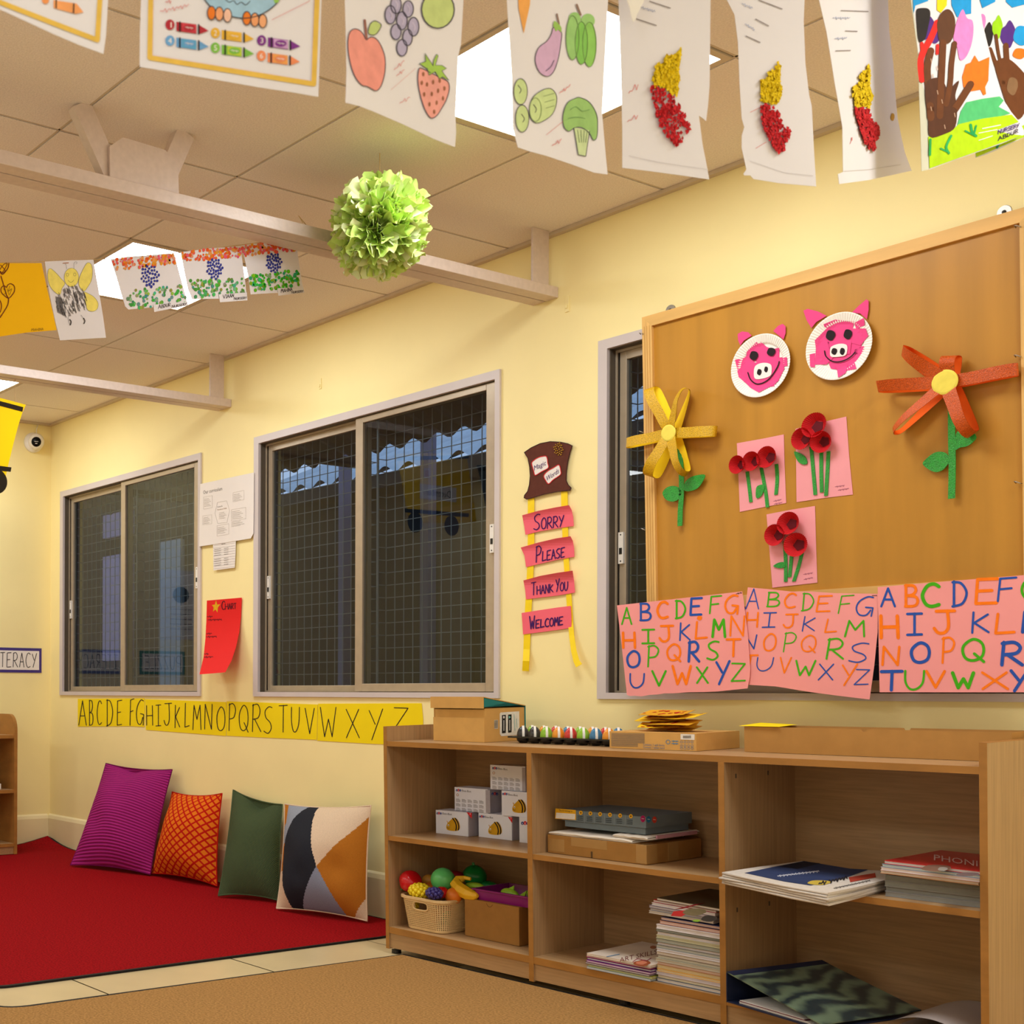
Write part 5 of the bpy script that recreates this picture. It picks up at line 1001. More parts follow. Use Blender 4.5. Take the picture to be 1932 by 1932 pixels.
# lever-arch file with a marbled cover, lying half open
M_NAVY = mat('navy_file_card', (30, 38, 66), .5, .3); 
def marb(nt, b, rp, tc):
    N, L = nt.nodes, nt.links; wv = N.new('ShaderNodeTexWave'); wv.inputs['Scale'].default_value = 5; wv.inputs['Distortion'].default_value = 9; wv.inputs['Detail'].default_value = 3; wv.inputs['Detail Scale'].default_value = 1.4
    L.new(tc.outputs['Object'], wv.inputs['Vector']); L.new(wv.outputs['Fac'], rp.inputs['Fac']); rp.color_ramp.elements[0].color = (*lin((46, 60, 64)), 1); rp.color_ramp.elements[1].color = (*lin((112, 132, 110)), 1); rp.color_ramp.elements[0].position = .1; rp.color_ramp.elements[1].position = .95
M_MARB = mat('marbled_card', (80, 100, 90), .3, .4, extra=marb)
zb_ = ZB + .001; s0 = FS.hit(Qc(135, 1440), 2, zb_ + .003); hA = FS.vert(Qc(165, 1272), s0); A = V((s0.x, s0.y, hA)); Bp = FS.hit(Qc(770, 1192), 2, hA); sd = V((Bp.x - A.x, Bp.y - A.y, 0)); 
if sd.length > .33: sd = sd.normalized() * .33
Bp = A + sd; Cc = FS.hit(Qc(1310, 1500), 2, zb_ + .012); Dd = Cc - sd; wdir = V((Cc.x - Bp.x, Cc.y - Bp.y, 0)); bw = wdir.length; wn = wdir.normalized()
t = thing('ring_binder', W_((A.x + sd.x / 2 + wn.x * .1, A.y + sd.y / 2 + wn.y * .1, zb_)), 'navy lever-arch file with a marbled green cover, lying half open in the bottom right bay', 'binder')
mb = MB(); mb.prism([W_(p) for p in (A, Bp, Cc, Dd)], FS.dirw(0, 0, .003), M_MARB); k1 = .0032; mb.prism([W_(p + V((0, 0, k1))) for p in (A, Bp, Bp + (Cc - Bp) * .075, A + (Dd - A) * .075)], FS.dirw(0, 0, .0006), M_NAVY); obj('front_cover', mb, t)
mb = MB(); a0 = V((A.x, A.y, zb_)); b0 = V((Bp.x, Bp.y, zb_)); mb.prism([W_(p) for p in (a0, b0, Bp, A)], FS.dirw(-wn.x * .003, -wn.y * .003, 0), M_NAVY); obj('spine', mb, t)
mb = MB(); mb.prism([W_(p) for p in (a0, b0, b0 + wn * .285, a0 + wn * .285)], FS.dirw(0, 0, .003), M_NAVY); obj('back_cover', mb, t)
mb = MB(); i0 = a0 + sd * .03 + wn * .03; i1 = b0 - sd * .03 + wn * .03
for q in range(5): mb.prism([W_(p + V((0, 0, .0035 + .0016 * q)) + sd * .004 * math.sin(q * 2)) for p in (i0, i1, i1 + wn * (.22 - .006 * q), i0 + wn * (.22 - .006 * q))], FS.dirw(0, 0, .0011), P_WHT if q != 3 else cv((110, 30, 60)))
obj('papers', mb, t)
mb = MB()
for f in (.38, .62): c0 = a0 + sd * f + wn * .035; mb.tube([W_(c0 + V((0, 0, .004))), W_(c0 + V((0, 0, .04))), W_(c0 + wn * .012 + V((0, 0, .052))), W_(c0 + wn * .03 + V((0, 0, .04))), W_(c0 + wn * .034 + V((0, 0, .012)))], .002, M_STEEL, 8)
obj('lever_arch', mb, t, smooth=True)
# pale glossy magazine at the right end of the bottom bay
mb = MB(); q0 = FS.hit(Qc(1330, 1545), 2, ZB); M_PALE = mat('pale_glossy_cover', (176, 164, 160), .3, .45, (5, .12))
mb.grid(lambda u, v: W_((1.612 + .199 * u, .012 + .262 * v, ZB + .001 + .004 + .040 * math.sin(PI * min(1, u * .95 + .05)) ** .8)), 24, 10, M_PALE); mb.grid(lambda u, v: W_((1.612 + .199 * u, .012 + .262 * v, ZB + .001)), 1, 1, M_PALE, flip=True)
obj('curved_magazine', mb, smooth=True, label='pale grey magazine with an arched cover at the right end of the bottom bay', cat='magazine')
# ================================================================ things on top of the low shelf
kx = Box(ZT, Qt(422, 385), Qt(790, 397), Qt(422, 165), d=.205, ang=.02); w, d, h = kx.w, kx.d, kx.h; T = kx.T; M_TEAL = mat('teal_card', (20, 124, 124), .5, .3)
t = thing('kraft_box', kx.base(), 'kraft box with a half-raised flap lid and teal lining, left end of the shelf top', 'box')
mb = MB(); q = .003; mb.box((0, 0, 0), (w, d, q), M_KRAFT2, T); mb.box((0, 0, q), (w, q, h * .72), M_KRAFT2, T); mb.box((0, q, q), (q, d, h), M_KRAFT2, T); mb.box((w - q, q, q), (w, d, h), M_KRAFT2, T); mb.box((q, d - q, q), (w - q, d, h), M_KRAFT2, T)
mb.box((.004, .004, q), (w - .004, .007, h * .97), M_KRAFT2, T); mb.box((.007, .008, h * .55), (w - .007, d - .004, h * .6), M_BLACK, T)
R3 = T.to_3x3(); Sr = Pl(T @ V((w, 0, 0)), R3 @ V((1, 0, 0))); SK = (226, 222, 214)
marks(mb, Sr, Qt, [[('f', SK, [(874, 194), (1000, 186), (1003, 330), (994, 345), (880, 354), (870, 340), (869, 204)]), ('f', (206, 196, 180), [(832, 246), (858, 244), (858, 303), (832, 305)])],
     [('f', (30, 28, 30), [(884, 212), (910, 209), (910, 332), (884, 335)]), ('f', (30, 28, 30), [(925, 209), (949, 206), (949, 328), (925, 331)])] + [('s', (60, 52, 46), 1.6, [(834, 250 + 4 * i), (856, 249 + 4 * i)]) for i in range(13)],
     [('e', (226, 226, 226), 897, 226, 6, 9), ('f', (120, 200, 190), [(930, 216), (944, 225), (931, 236)])] + [('s', (220, 220, 220), 5, [(897, 248 + i * 12), (897, 256 + i * 12)]) for i in range(6)] + [('s', (220, 220, 220), 5, [(937, 246 + i * 12), (937, 254 + i * 12)]) for i in range(6)] + [('q', (120, 180, 176), 3, 966, 210, 972, 320, 6), ('q', (120, 180, 176), 3, 982, 240, 986, 300, 6)]], off0=.0006)
o = obj('body', mb, t)
mb = MB(); lz = h + .036; hinge = V((0, d, h + .004)); fr = V((0, -.006, lz))
def lidp(x, k, dz=0): return T @ V((x, hinge.y + (fr.y - hinge.y) * k, hinge.z + (fr.z - hinge.z) * k + dz))
mb.prism([lidp(-.004, 0), lidp(w + .004, 0), lidp(w + .004, 1), lidp(-.004, 1)], R3 @ V((0, 0, .0025)), M_KRAFT2); mb.prism([lidp(0, 0, -.0012), lidp(w, 0, -.0012), lidp(w, 1, -.0012), lidp(0, 1, -.0012)], R3 @ V((0, 0, .001)), M_TEAL)
mb.box((-.004, -.0085, lz - .036), (w + .004, -.006, lz + .002), M_KRAFT2, T)
mb.add([T @ V((w + .003, -.004, lz - .032)), T @ V((w + .003, -.004, lz - .002)), lidp(w + .003, .12, -.001), lidp(w + .003, .45, -.002)], [(0, 1, 2), (0, 2, 3)], M_TEAL)
mb.box((-.003, d + .0005, .002), (w + .003, d + .003, h + .006), M_TEAL, T); obj('lid', mb, t)
# egg box with coloured eggs
M_EB = mat('black_egg_tray', (24, 22, 24), .25, .5); ex, ey, ez, pit, n = .428, .195, ZT + .0008, .0452, 8
t = thing('egg_tray', W_((ex + pit * 3.5, ey + .045, ez)), 'black plastic egg tray with a clear lid, between the kraft box and the flat carton', 'egg box')
mb = MB()
for i in range(n):
    for j in range(2): mb.lathe([(0, 0), (.012, .0), (.0195, .008), (.0222, .020)], FS.M @ Matrix.Translation((ex + pit * i, ey + pit * j, ez)), M_EB, 14)
x0, x1, y0, y1 = ex - .034, ex + pit * (n - 1) + .034, ey - .034, ey + pit + .034
mb.box((x0, y0, ez + .0165), (x1, ey - .0224, ez + .0215), M_EB, FS.M); mb.box((x0, ey + pit + .0218, ez + .0185), (x1, y1, ez + .0215), M_EB, FS.M); mb.box((x0, ey - .0218, ez + .0185), (ex - .0216, ey + pit + .0218, ez + .0215), M_EB, FS.M); mb.box((ex + pit * (n - 1) + .0216, ey - .0218, ez + .0185), (x1, ey + pit + .0218, ez + .0215), M_EB, FS.M)
obj('base', mb, t)
lidT = ez + .0465; mb = MB(); A = [(x0 + .004, y0 + .004), (x1 - .004, y0 + .004), (x1 - .004, y1 - .004), (x0 + .004, y1 - .004)]; B = [(x0 + .016, y0 + .014), (x1 - .016, y0 + .014), (x1 - .016, y1 - .014), (x0 + .016, y1 - .014)]
P_ = [W_((*p, ez + .0222)) for p in A] + [W_((*p, lidT)) for p in B]; mb.add(P_, [(4, 5, 6, 7)] + [(i, (i + 1) % 4, 4 + (i + 1) % 4, 4 + i) for i in range(4)], M_CLEAR)
mb.box((x0, y0, ez + .0216), (x1, y0 + .004, ez + .0222), M_CLEAR, FS.M); obj('clear_lid', mb, t)
ECOL = {'dark': (38, 40, 44), 'lime': (140, 190, 40), 'orange': (232, 146, 26), 'red': (206, 40, 40), 'blue': (40, 116, 160)}
seq = [['dark', 'dark', 'lime', 'orange', 'red', 'lime', 'blue', 'orange', 'red', 'lime'], ['lime', 'orange', 'red', 'blue', 'lime', 'orange', 'red', 'blue', 'dark', 'orange']]
M_STR = mat('white_egg_band', (236, 232, 224), .35, .4)
def egg(c, col):
    m = mat('egg_' + col, ECOL[col], .28, .45); mb = MB(); seg, rg = 28, 14; vs = []
    for i in range(rg + 1):
        th = PI * i / rg; r = .0195 * math.sin(th) * (1 - .12 * math.cos(th)); vs += [W_((c.x + r * math.cos(2 * PI * k / seg), c.y + r * math.sin(2 * PI * k / seg), c.z + .0265 * math.cos(th))) for k in range(seg)]
    mb.add(vs, [(i * seg + k, i * seg + (k + 1) % seg, (i + 1) * seg + (k + 1) % seg, (i + 1) * seg + k) for i in range(rg) for k in range(seg)], m)
    b = []; k0 = .0012
    for i in range(rg + 1):
        th = PI * i / rg; r = (.0195 * math.sin(th) * (1 - .12 * math.cos(th))) + k0
        for sx in (-1, 1): px_, py_ = sx * .0036, (-math.sqrt(max(0, r * r - .0036 ** 2)) if r > .0036 else 0); b.append(W_((c.x + px_ * math.cos(.72) - py_ * math.sin(.72), c.y + px_ * math.sin(.72) + py_ * math.cos(.72), c.z + (.0265 + k0) * math.cos(th))))
    mb.add(b, [(2 * i, 2 * i + 1, 2 * i + 3, 2 * i + 2) for i in range(rg)], M_STR); return mb
nth_ = ['first', 'second', 'third', 'fourth', 'fifth', 'sixth', 'seventh', 'eighth', 'ninth', 'tenth']
for j in range(2):
    for i in range(n):
        c = V((ex + pit * i, ey + pit * j, ez + .0275)); col = seq[j][i]
        obj('toy_egg', egg(c, col), smooth=True, label='%s egg with a white band, %s from the kraft box, %s row' % (col, nth_[i], 'front' if j == 0 else 'rear'), cat='egg', group='banded eggs in the tray')
# flat printed carton, paper leaves, long open carton, yellow paper
fb = Box(ZT, Qf(72, 218), Qf(463, 233), Qf(75, 143), rb=Qf(670, 218), ang=.03); w, d, h = fb.w, fb.d, fb.h; mb = fb.mesh(M_KRAFT2); PB = (96, 120, 150); G_ = (120, 110, 100)
L = [('s', G_, 2.4, [(80, 152 + 5 * i), (228 - (30 if i > 8 else 0), 154 + 5 * i)]) for i in range(12)] + [('t', PB, 'Contains: 1 wall device', 222, 206, 318, 210, 10), ('t', PB, 'Contient: 1 tablier mural', 222, 218, 318, 222, 10), ('q', (70, 130, 170), 2.5, 350, 190, 380, 191, 8), ('q', (70, 130, 170), 2.5, 350, 201, 380, 202, 8), ('o', (70, 130, 170), 2.5, 334, 190, 9, 9)]
L += [('f', (226, 220, 212), [(390, 154), (453, 156), (453, 181), (390, 179)])] + [('o', (96, 130, 160), 1.6, x, y, 5, 5) for x in (394, 410, 426, 442) for y in (190, 207, 219)]
marks(mb, fb.front, Qf, [L, [('s', (60, 50, 44), 1.4, [(402 + 2.6 * i, 162), (402 + 2.6 * i, 173)]) for i in range(14)]], off0=.0006); obj('flat_carton', mb, base=fb.base(), bevel=.0012, label='flat brown printed carton lying before the egg tray', cat='box')
M_GIR = mat('yellow_card', (240, 196, 30), .7, .15); M_OLV = mat('olive_card', (216, 160, 34), .7, .15); M_SPOT = mat('dark_red_spots', (176, 34, 20), .7, .15)
pz = h + .0012
for k in range(6):
    random.seed(40 + k); m0 = (M_OLV, M_GIR, M_OLV, M_GIR, M_GIR, M_OLV)[k]; x0, y0 = w * .18 + random.uniform(-.02, .05), .045 + random.uniform(-.02, .02); lw, ld = random.uniform(.15, .19), .10; ang = random.uniform(-.35, .35)
    mb = MB(); pts = []; ph = random.uniform(0, 6); zb0 = pz + .0086 * k
    M2 = fb.T @ Matrix.Translation((x0 + lw / 2, y0 + ld / 2, zb0)) @ Matrix.Rotation(ang, 4, 'Z')
    prof = lambda u, v: V(((u - .5) * lw, (v - .5) * ld * (.55 + .9 * u * (1 - u) * 2), .0015 + .0018 * (math.sin(u * 5 + ph) + 1) * .5 + .004 * max(0, u - .75) * 4 * (k > 2) + .013 * v))
    mb.grid(lambda u, v: M2 @ prof(u, v), 18, 8, m0); mb.grid(lambda u, v: M2 @ (prof(u, v) - V((0, 0, .0006))), 18, 8, m0, flip=True)
    for s_ in range(14):
        u, v = random.random() * .9 + .05, random.random() * .8 + .1
        mb.add([M2 @ (prof(u + .045 * math.cos(a * PI / 4) * random.uniform(.6, 1.2), v + .09 * math.sin(a * PI / 4) * random.uniform(.6, 1.2)) + V((0, 0, .0006))) for a in range(8)], [tuple(range(8))], M_SPOT)
    obj('paper_leaf', mb, label='%s spotted paper cut-out on the flat carton, %s of the heap' % (('yellow' if m0 is M_GIR else 'amber'), ('lowest', 'second from the bottom', 'third from the bottom', 'third from the top', 'second from the top', 'topmost')[k]), cat='paper cut-out', group='spotted paper cut-outs')
a = FS.hit(Qf(677, 235), 2, ZT); b = FS.hit(Qf(1890, 288), 2, ZT); lh = FS.vert(Qf(667, 122), a) - ZT; x0, y0, x1, y1 = a.x, a.y, min(b.x, 1.815), a.y + .125; z0 = ZT + .0009; q = .003; M_KR3 = mat('long_box_card', (176, 130, 72), .75, .12, (26, .05))
mb = MB(); mb.box((x0, y0, z0), (x1, y1, z0 + q), M_KR3, FS.M); mb.box((x0, y0 + q, z0 + q), (x0 + q, y1 - q, z0 + lh), M_KR3, FS.M); mb.box((x1 - q, y0 + q, z0 + q), (x1, y1 - q, z0 + lh), M_KR3, FS.M)
def notched(y, xn, dirn):
    r = .0085; pts = [(x0, z0 + q), (x1, z0 + q), (x1, z0 + lh), (xn + r, z0 + lh)] + [(xn + r * math.cos(-i * PI / 8), z0 + lh + r * .8 * math.sin(-i * PI / 8)) for i in range(1, 8)] + [(xn - r, z0 + lh), (x0, z0 + lh)]
    mb.prism([W_((px, y, pz_)) for px, pz_ in pts], FS.dirw(0, q, 0), M_KR3)
notched(y0, FS.hit(Qf(1213, 132), 1, y0).x, 1); notched(y1 - q, FS.hit(Qf(1410, 124), 1, y1).x, 1)
obj('long_carton', mb, base=W_(((x0 + x1) / 2, (y0 + y1) / 2, z0)), label='long open brown carton on the right half of the shelf top', cat='box')
Sy = Pl(W_((x0, y0 + .05, z0 + lh + .0015)), FS.dirw(0, 0, 1)); mb = MB(); zz = z0 + lh + .0013
p = [(x0 - .012, y0 - .004, zz), (x0 + .10, y0 - .006, zz), (x0 + .075, y0 + .13, zz + .001), (x0 - .03, y0 + .135, zz + .004)]
mb.prism([W_(v) for v in p], FS.dirw(0, 0, .0006), P_YEL); obj('yellow_paper', mb, label='loose sheet of yellow paper lying across the left end of the long carton', cat='paper')
# ================================================================ small bookcase at the left wall, its end panel in view
t = thing('small_bookcase', (.18, -.95, .0098), 'small beech bookcase with a rounded end panel, cut by the left picture edge', 'bookcase'); BW, BE = M_WV, M_BAND
ye, th, hh = -.382, .018, .757; prof = [(.02, .0098), (.347, .0098)] + [(.347 - .075 + .075 * math.cos(i * PI / 16), hh - .085 + .085 * math.sin(i * PI / 16)) for i in range(9)] + [(.02, hh)]
for n_, y in (('end_panel', ye), ('end_panel', ye - .98)):
    mb = MB(); mb.prism([V((x, y - .001, z)) for x, z in prof], (0, -th + .001, 0), M_WV, M_BAND); mb.prism([V((x, y, z)) for x, z in prof], (0, -.001, 0), M_WV, M_BAND); obj(n_, mb, t)
for n_, z0_, z1_ in (('top_board', .628, .646), ('shelf_board', .336, .354), ('bottom_board', .050, .067)):
    mb = MB(); mb.box((.02, ye - .98, z0_), (.339, ye - th, z1_), M_WH); mb.box((.339, ye - .98, z0_), (.342, ye - th, z1_), M_BAND); obj(n_, mb, t)
mb = MB(); mb.box((.318, ye - .98, .0098), (.335, ye - th, .05), M_WH); obj('kickboard', mb, t)
mb = MB(); mb.box((.0185, ye - .98, .03), (.0198, ye - th, .64), M_BK); obj('back_panel', mb, t)
mb = MB(); mb.box((.10, -.66, .3548), (.30, -.455, .385), M_WHITE); obj('white_box', mb, bevel=.002, label='small white box on the middle shelf of the bookcase at the left wall', cat='box')
mb = MB(); mb.tube([V((.14, -.60, .3962)), V((.27, -.50, .3962))], .010, mat('dark_blue_plastic', (30, 34, 70), .4, .4), 12); obj('marker_pen', mb, label='dark blue marker lying on the small white box in the bookcase', cat='pen')
# ================================================================ cushions leaning on the wall
def cushion(name, corners, T_, m, label, nu=44, nv=44, tc=.5, mf=None, dents=(), sag=.05, back=None, lift=0):
    bl, br, tr, tl = corners; bl, br = [SF.hit(*p) for p in (bl, br)]; tr, tl = [Pl((0, y, 0), (0, -1, 0)).hit(*p) for p, y in ((tr[:2], tr[2]), (tl[:2], tl[2]))]
    nn = ((br - bl).cross(tl - bl)).normalized(); 
    if nn.y > 0: nn = -nn
    up = ((tl + tr) / 2 - (bl + br) / 2).normalized()
    shift = V((0, 0, 0))
    def P(u, v, s):
        e = (abs(2 * u - 1), abs(2 * v - 1)); ex = (1 - e[0] ** 2.2) ; ey = (1 - e[1] ** 2.2)
        uu = .5 + (u - .5) * (1 - sag * ey * (e[0] ** 3)); vv = .5 + (v - .5) * (1 - sag * 1.1 * ex * (e[1] ** 3))
        p = bl * (1 - uu) * (1 - vv) + br * uu * (1 - vv) + tr * uu * vv + tl * (1 - uu) * vv
        h = T_ * 1.45 * (max(0, ex) ** .85) * (max(0, ey) ** .8) * (1.15 - .3 * v) + .006 * math.sin(3.1 * v + 5 * u) * math.sin(11 * v - 3 * u) * ex * ey
        for du, dv, r, a in dents: h -= a * math.exp(-((u - du) ** 2 + (v - dv) ** 2) / r ** 2) * (s > 0)
        h += .0035 * math.sin(9 * u + 4 * v) * math.sin(7 * v + 2 * u) * ex * ey
        if s < 0: h *= .55
        q = p + nn * (s * h)
        if s > 0 and v > .6: q += nn * 0
        q.z = max(q.z, .0125)
        q.y = min(q.y, -.021)
        return q
    mb = MB(); mb.grid(lambda u, v: P(u, v, 1), nu, nv, m, True, mf); mb.grid(lambda u, v: P(u, v, -1), nu, nv, back or m, True, flip=True)
    o = obj(name, mb, smooth=True, label=label, cat='cushion', group='cushions along the wall')
    e = [P(i / 30, 0, 0) for i in range(31)] + [P(1, i / 30, 0) for i in range(1, 31)] + [P(1 - i / 30, 1, 0) for i in range(1, 31)] + [P(0, 1 - i / 30, 0) for i in range(1, 31)]
    b = MB(); b.tube(e, .003, m, 6, False); obj('seam', b, o, smooth=True); return o
SF = Pl((0, 0, .016), (0, 0, 1))
def uvmat(name, build, rgb, rough=.9):
    def ex(nt, b, rp, tc):
        N, L = nt.nodes, nt.links; sp = N.new('ShaderNodeSeparateXYZ'); L.new(tc.outputs['UV'], sp.inputs[0])
        def op(o, a, c=None, d=None):
            n = N.new('ShaderNodeMath'); n.operation = o
            for i, q in enumerate((a, c, d)):
                if q is None: continue
                if hasattr(q, 'node'): L.new(q, n.inputs[i])
                else: n.inputs[i].default_value = q
            return n.outputs[0]
        build(nt, b, rp, sp.outputs[0], sp.outputs[1], op)
    return mat(name, rgb, rough, .08, (120, .1), extra=ex)
def bumpit(nt, b, h, s, dist=.004):
    bp_ = nt.nodes.new('ShaderNodeBump'); bp_.inputs['Strength'].default_value = s; bp_.inputs['Distance'].default_value = dist; nt.links.new(h, bp_.inputs['Height']); nt.links.new(bp_.outputs['Normal'], b.inputs['Normal'])
def mixc(nt, b, fac, c1, c2):
    mx = nt.nodes.new('ShaderNodeMix'); mx.data_type = 'RGBA'; nt.links.new(fac, mx.inputs[0]); mx.inputs[6].default_value = (*lin(c1), 1); mx.inputs[7].default_value = (*lin(c2), 1); nt.links.new(mx.outputs[2], b.inputs['Base Color'])
def cord(nt, b, rp, u, v, op):
    w_ = op('ADD', v, op('MULTIPLY', op('SINE', op('MULTIPLY', u, 9)), .006)); s = op('PINGPONG', op('MULTIPLY', w_, 76), 1); bumpit(nt, b, s, .8, .006); mixc(nt, b, op('POWER', s, .5), (108, 14, 78), (172, 42, 126))
def diam(nt, b, rp, u, v, op):
    k1 = op('PINGPONG', op('ADD', op('MULTIPLY', u, 9), op('MULTIPLY', v, 11)), 1); k2 = op('PINGPONG', op('SUBTRACT', op('MULTIPLY', u, 9), op('MULTIPLY', v, 11)), 1)
    d1 = op('ABSOLUTE', op('SUBTRACT', k1, .5)); d2 = op('ABSOLUTE', op('SUBTRACT', k2, .5)); f = op('GREATER_THAN', op('MINIMUM', op('SUBTRACT', .5, d1), op('SUBTRACT', .5, d2)), .14); mixc(nt, b, f, (180, 24, 14), (216, 112, 26)); bumpit(nt, b, op('MINIMUM', d1, d2), .3)
def weave(nt, b, rp, u, v, op):
    s = op('MULTIPLY', op('SINE', op('MULTIPLY', u, 330)), op('SINE', op('MULTIPLY', v, 330))); bumpit(nt, b, s, .6); mixc(nt, b, op('MULTIPLY_ADD', s, .5, .5), (52, 66, 44), (92, 106, 74))
def canvas(rgb, nm): return mat('canvas_' + nm, rgb, .85, .1, (300, .08), (380, .15))
cushion('cushion', [(133, 1632), (284, 1650), (325, 1452, -.05), (200, 1440, -.05)], .075, uvmat('plum_corduroy', cord, (150, 30, 126)), 'big plum corduroy cushion, the one nearest the room corner', dents=[(.45, .98, .16, .03), (.3, .35, .1, .012), (.55, .62, .12, .01)])
cushion('cushion', [(284, 1648), (410, 1672), (419, 1497, -.05), (325, 1494, -.05)], .066, uvmat('orange_lattice', diam, (214, 92, 22)), 'small orange cushion with a red diamond lattice', sag=.07)
cushion('cushion', [(412, 1690), (528, 1700), (533, 1518, -.035), (440, 1490, -.04)], .058, uvmat('olive_weave', weave, (74, 88, 60)), 'dull green woven cushion with one pointed corner up', dents=[(.55, .97, .2, .045)], sag=.06)
K1, K2, K3, K4, K5, K6 = canvas((140, 146, 160), 'grey'), canvas((38, 40, 48), 'black'), canvas((214, 190, 164), 'cream'), canvas((174, 108, 34), 'ochre'), canvas((132, 140, 160), 'blue_grey'), canvas((206, 182, 156), 'sand')
def pol(u, v, pts):
    c = False
    for a, b in zip(pts, pts[1:] + pts[:1]):
        if (a[1] > v) != (b[1] > v) and u < (b[0] - a[0]) * (v - a[1]) / (b[1] - a[1]) + a[0]: c = not c
    return c
def geo(u, v):
    if pol(u, v, [(.33, 1.02), (.42, 1.02), (.44, .80), (.5, .55), (.56, .38), (.36, .08), (.30, -.02), (.20, -.02), (.10, .2), (.07, .45), (.08, .62), (.18, .84)]): return K2
    if pol(u, v, [(.42, 1.02), (1.02, 1.02), (1.02, .93), (.8, .66), (.56, .38), (.5, .55), (.44, .80)]): return K3
    if pol(u, v, [(1.02, .93), (.8, .66), (.56, .38), (.66, .22), (.80, -.02), (.86, -.02), (1.02, .22)]): return K4
    if pol(u, v, [(.56, .38), (.36, .08), (.30, -.02), (.82, -.02), (.66, .22)]): return K5
    if pol(u, v, [(.82, -.02), (1.02, .22), (1.02, -.02)]): return K6
    if pol(u, v, [(-.02, 1.02), (.06, 1.02), (.05, .8), (-.02, .72)]): return K4
    if pol(u, v, [(.06, 1.02), (.33, 1.02), (.18, .84), (.08, .62), (.02, .55), (.05, .8)]): return K1
    if v < .34: return K6
    return K4 if v < .6 else K1
cushion('cushion', [(522, 1714), (693, 1738), (700, 1520, -.07), (537, 1517, -.135)], .066, K3, 'canvas cushion with big cream, black, grey and ochre shapes', 110, 110, mf=geo, dents=[(.75, .4, .1, .01), (.35, .3, .1, .008)], back=K2)
# ================================================================ paper pictures hung on strings across the room
P_WHT = mat('shade_toned_paper', (226, 222, 228), .8, .1, (6, .02))  # white paper with the shade of backlit hanging sheets mixed into its colour
def flagplane(x, yaw=0, y=0): return Pl((x, y, 0), (math.cos(yaw), math.sin(yaw), 0))
PENC = (72, 66, 72); SKETCH = (214, 120, 120)
def flag(name, S, Q, outline, m, layers, label, group, parts=(), step=None, cat='paper picture'):
    mb = MB(); sheet(mb, S, Q, outline, m, .0006, step); marks(mb, S, Q, layers, .0008, .00025); return obj(name, mb, label=label, cat=cat, group=group)
# ---- near string, crossing the top of the picture
Z1, Z2, Zb_, Zc_, Z3 = Z(240, 0, 4.83), Z(640, 0, 6.6615), Z(640, 0, 3.578), Z(1160, 0, 2.5026), Z(1700, 0, 5.854); Za_ = Z(0, 0, 2.972)
XN = 5.29
def bow(yc, a, zt=1.6):
    return lambda P: a * ((P.y - yc) / .1) ** 2 * max(0, min(1, (zt + .1 - P.z) / .2))
S = Pl((XN, 0, 0), (1, -.10, 0)); S = Pl((XN, -2.6, 0), (1, -.22, 0))
yb = (226, 186, 84)
def crayon(cx, cy, c, c2, n):
    d = (3.1, .5); k = .155
    P = lambda x, y: (cx + x, cy + y + x * k)
    return [[('e', c, cx, cy, 42, 48), ('f', c, [P(58, -36), P(240, -40), P(240, 46), P(58, 48)]), ('f', c, [P(262, -40), P(290, -28), P(352, 0), P(290, 34), P(262, 44)])], [('f', c2, [P(110, -34), P(240, -36), P(240, 40), P(110, 42)]), ('t', (236, 228, 226), n, cx - 16, cy + 24, cx + 16, cy + 26, 50)], [('s', (40, 34, 36), 14, [P(90, -38), P(90, 46)]), ('s', (40, 34, 36), 14, [P(262, -40), P(262, 44)]), ('e', c, cx + 175, cy + 28, 52, 30)], [('q', (230, 220, 220), 4, cx + 140, cy + 32, cx + 210, cy + 42, 20)]]
cr = [crayon(390, 225, (176, 50, 62), (206, 66, 78), '1'), crayon(803, 300, (226, 176, 60), (232, 184, 76), '2'), crayon(1225, 368, (126, 56, 142), (206, 160, 210), '3'), crayon(390, 370, (110, 164, 216), (96, 168, 210), '4'), crayon(803, 435, (126, 186, 76), (186, 206, 64), '5'), crayon(1222, 508, (232, 140, 96), (238, 164, 90), '6')]
crl = [sum((c[i] for c in cr), []) for i in range(4)]
base1 = [[('s', yb, 46, [(240, -1640), (206, 525), (1700, 765), (1790, -1500)]), ('s', (226, 200, 206), 4, [(262, -1600), (232, 500), (1678, 736), (1740, -1480)]), ('F', (160, 196, 222), [(690, -40), (760, 60), (860, 120), (1000, 160), (1130, 160), (1260, 110), (1360, 30), (1420, -80), (1440, -300), (1360, -560), (1100, -700), (820, -640), (680, -420), (650, -200)])] ,
         [('C', PENC, 9, [(690, -40), (760, 60), (860, 120), (1000, 160), (1130, 160), (1260, 110), (1360, 30), (1420, -80), (1440, -300), (1360, -560), (1100, -700), (820, -640), (680, -420), (650, -200)]), ('S', PENC, 6, [(890, -10), (930, 20), (970, 5), (1000, 40), (1040, 20), (1080, 45), (1120, 10)]), ('f', (150, 196, 90), [(1320, -40), (1390, -60), (1380, 20), (1345, 30)])] + [('e', c, x, y, 36, 60) for x, y, c in ((768, 118, (228, 122, 44)), (840, 126, (234, 162, 116)), (914, 140, (236, 190, 168)), (1090, 166, (232, 128, 48)), (1164, 180, (234, 160, 110)), (1236, 192, (234, 168, 122)))],
         [('o', PENC, 8, x, y, 37, 62) for x, y in ((768, 118), (840, 126), (914, 140), (1090, 166), (1164, 180), (1236, 192))] + [('q', SKETCH, 5, 300, 128, 560, 70, 46), ('q', SKETCH, 6, 350, 40, 400, 30, 40), ('S', SKETCH, 4, [(1320, 180), (1500, 90), (1640, 20), (1665, 0)])]]
lay = [base1[0] + crl[0], base1[1] + crl[1], base1[2] + crl[2], crl[3]]
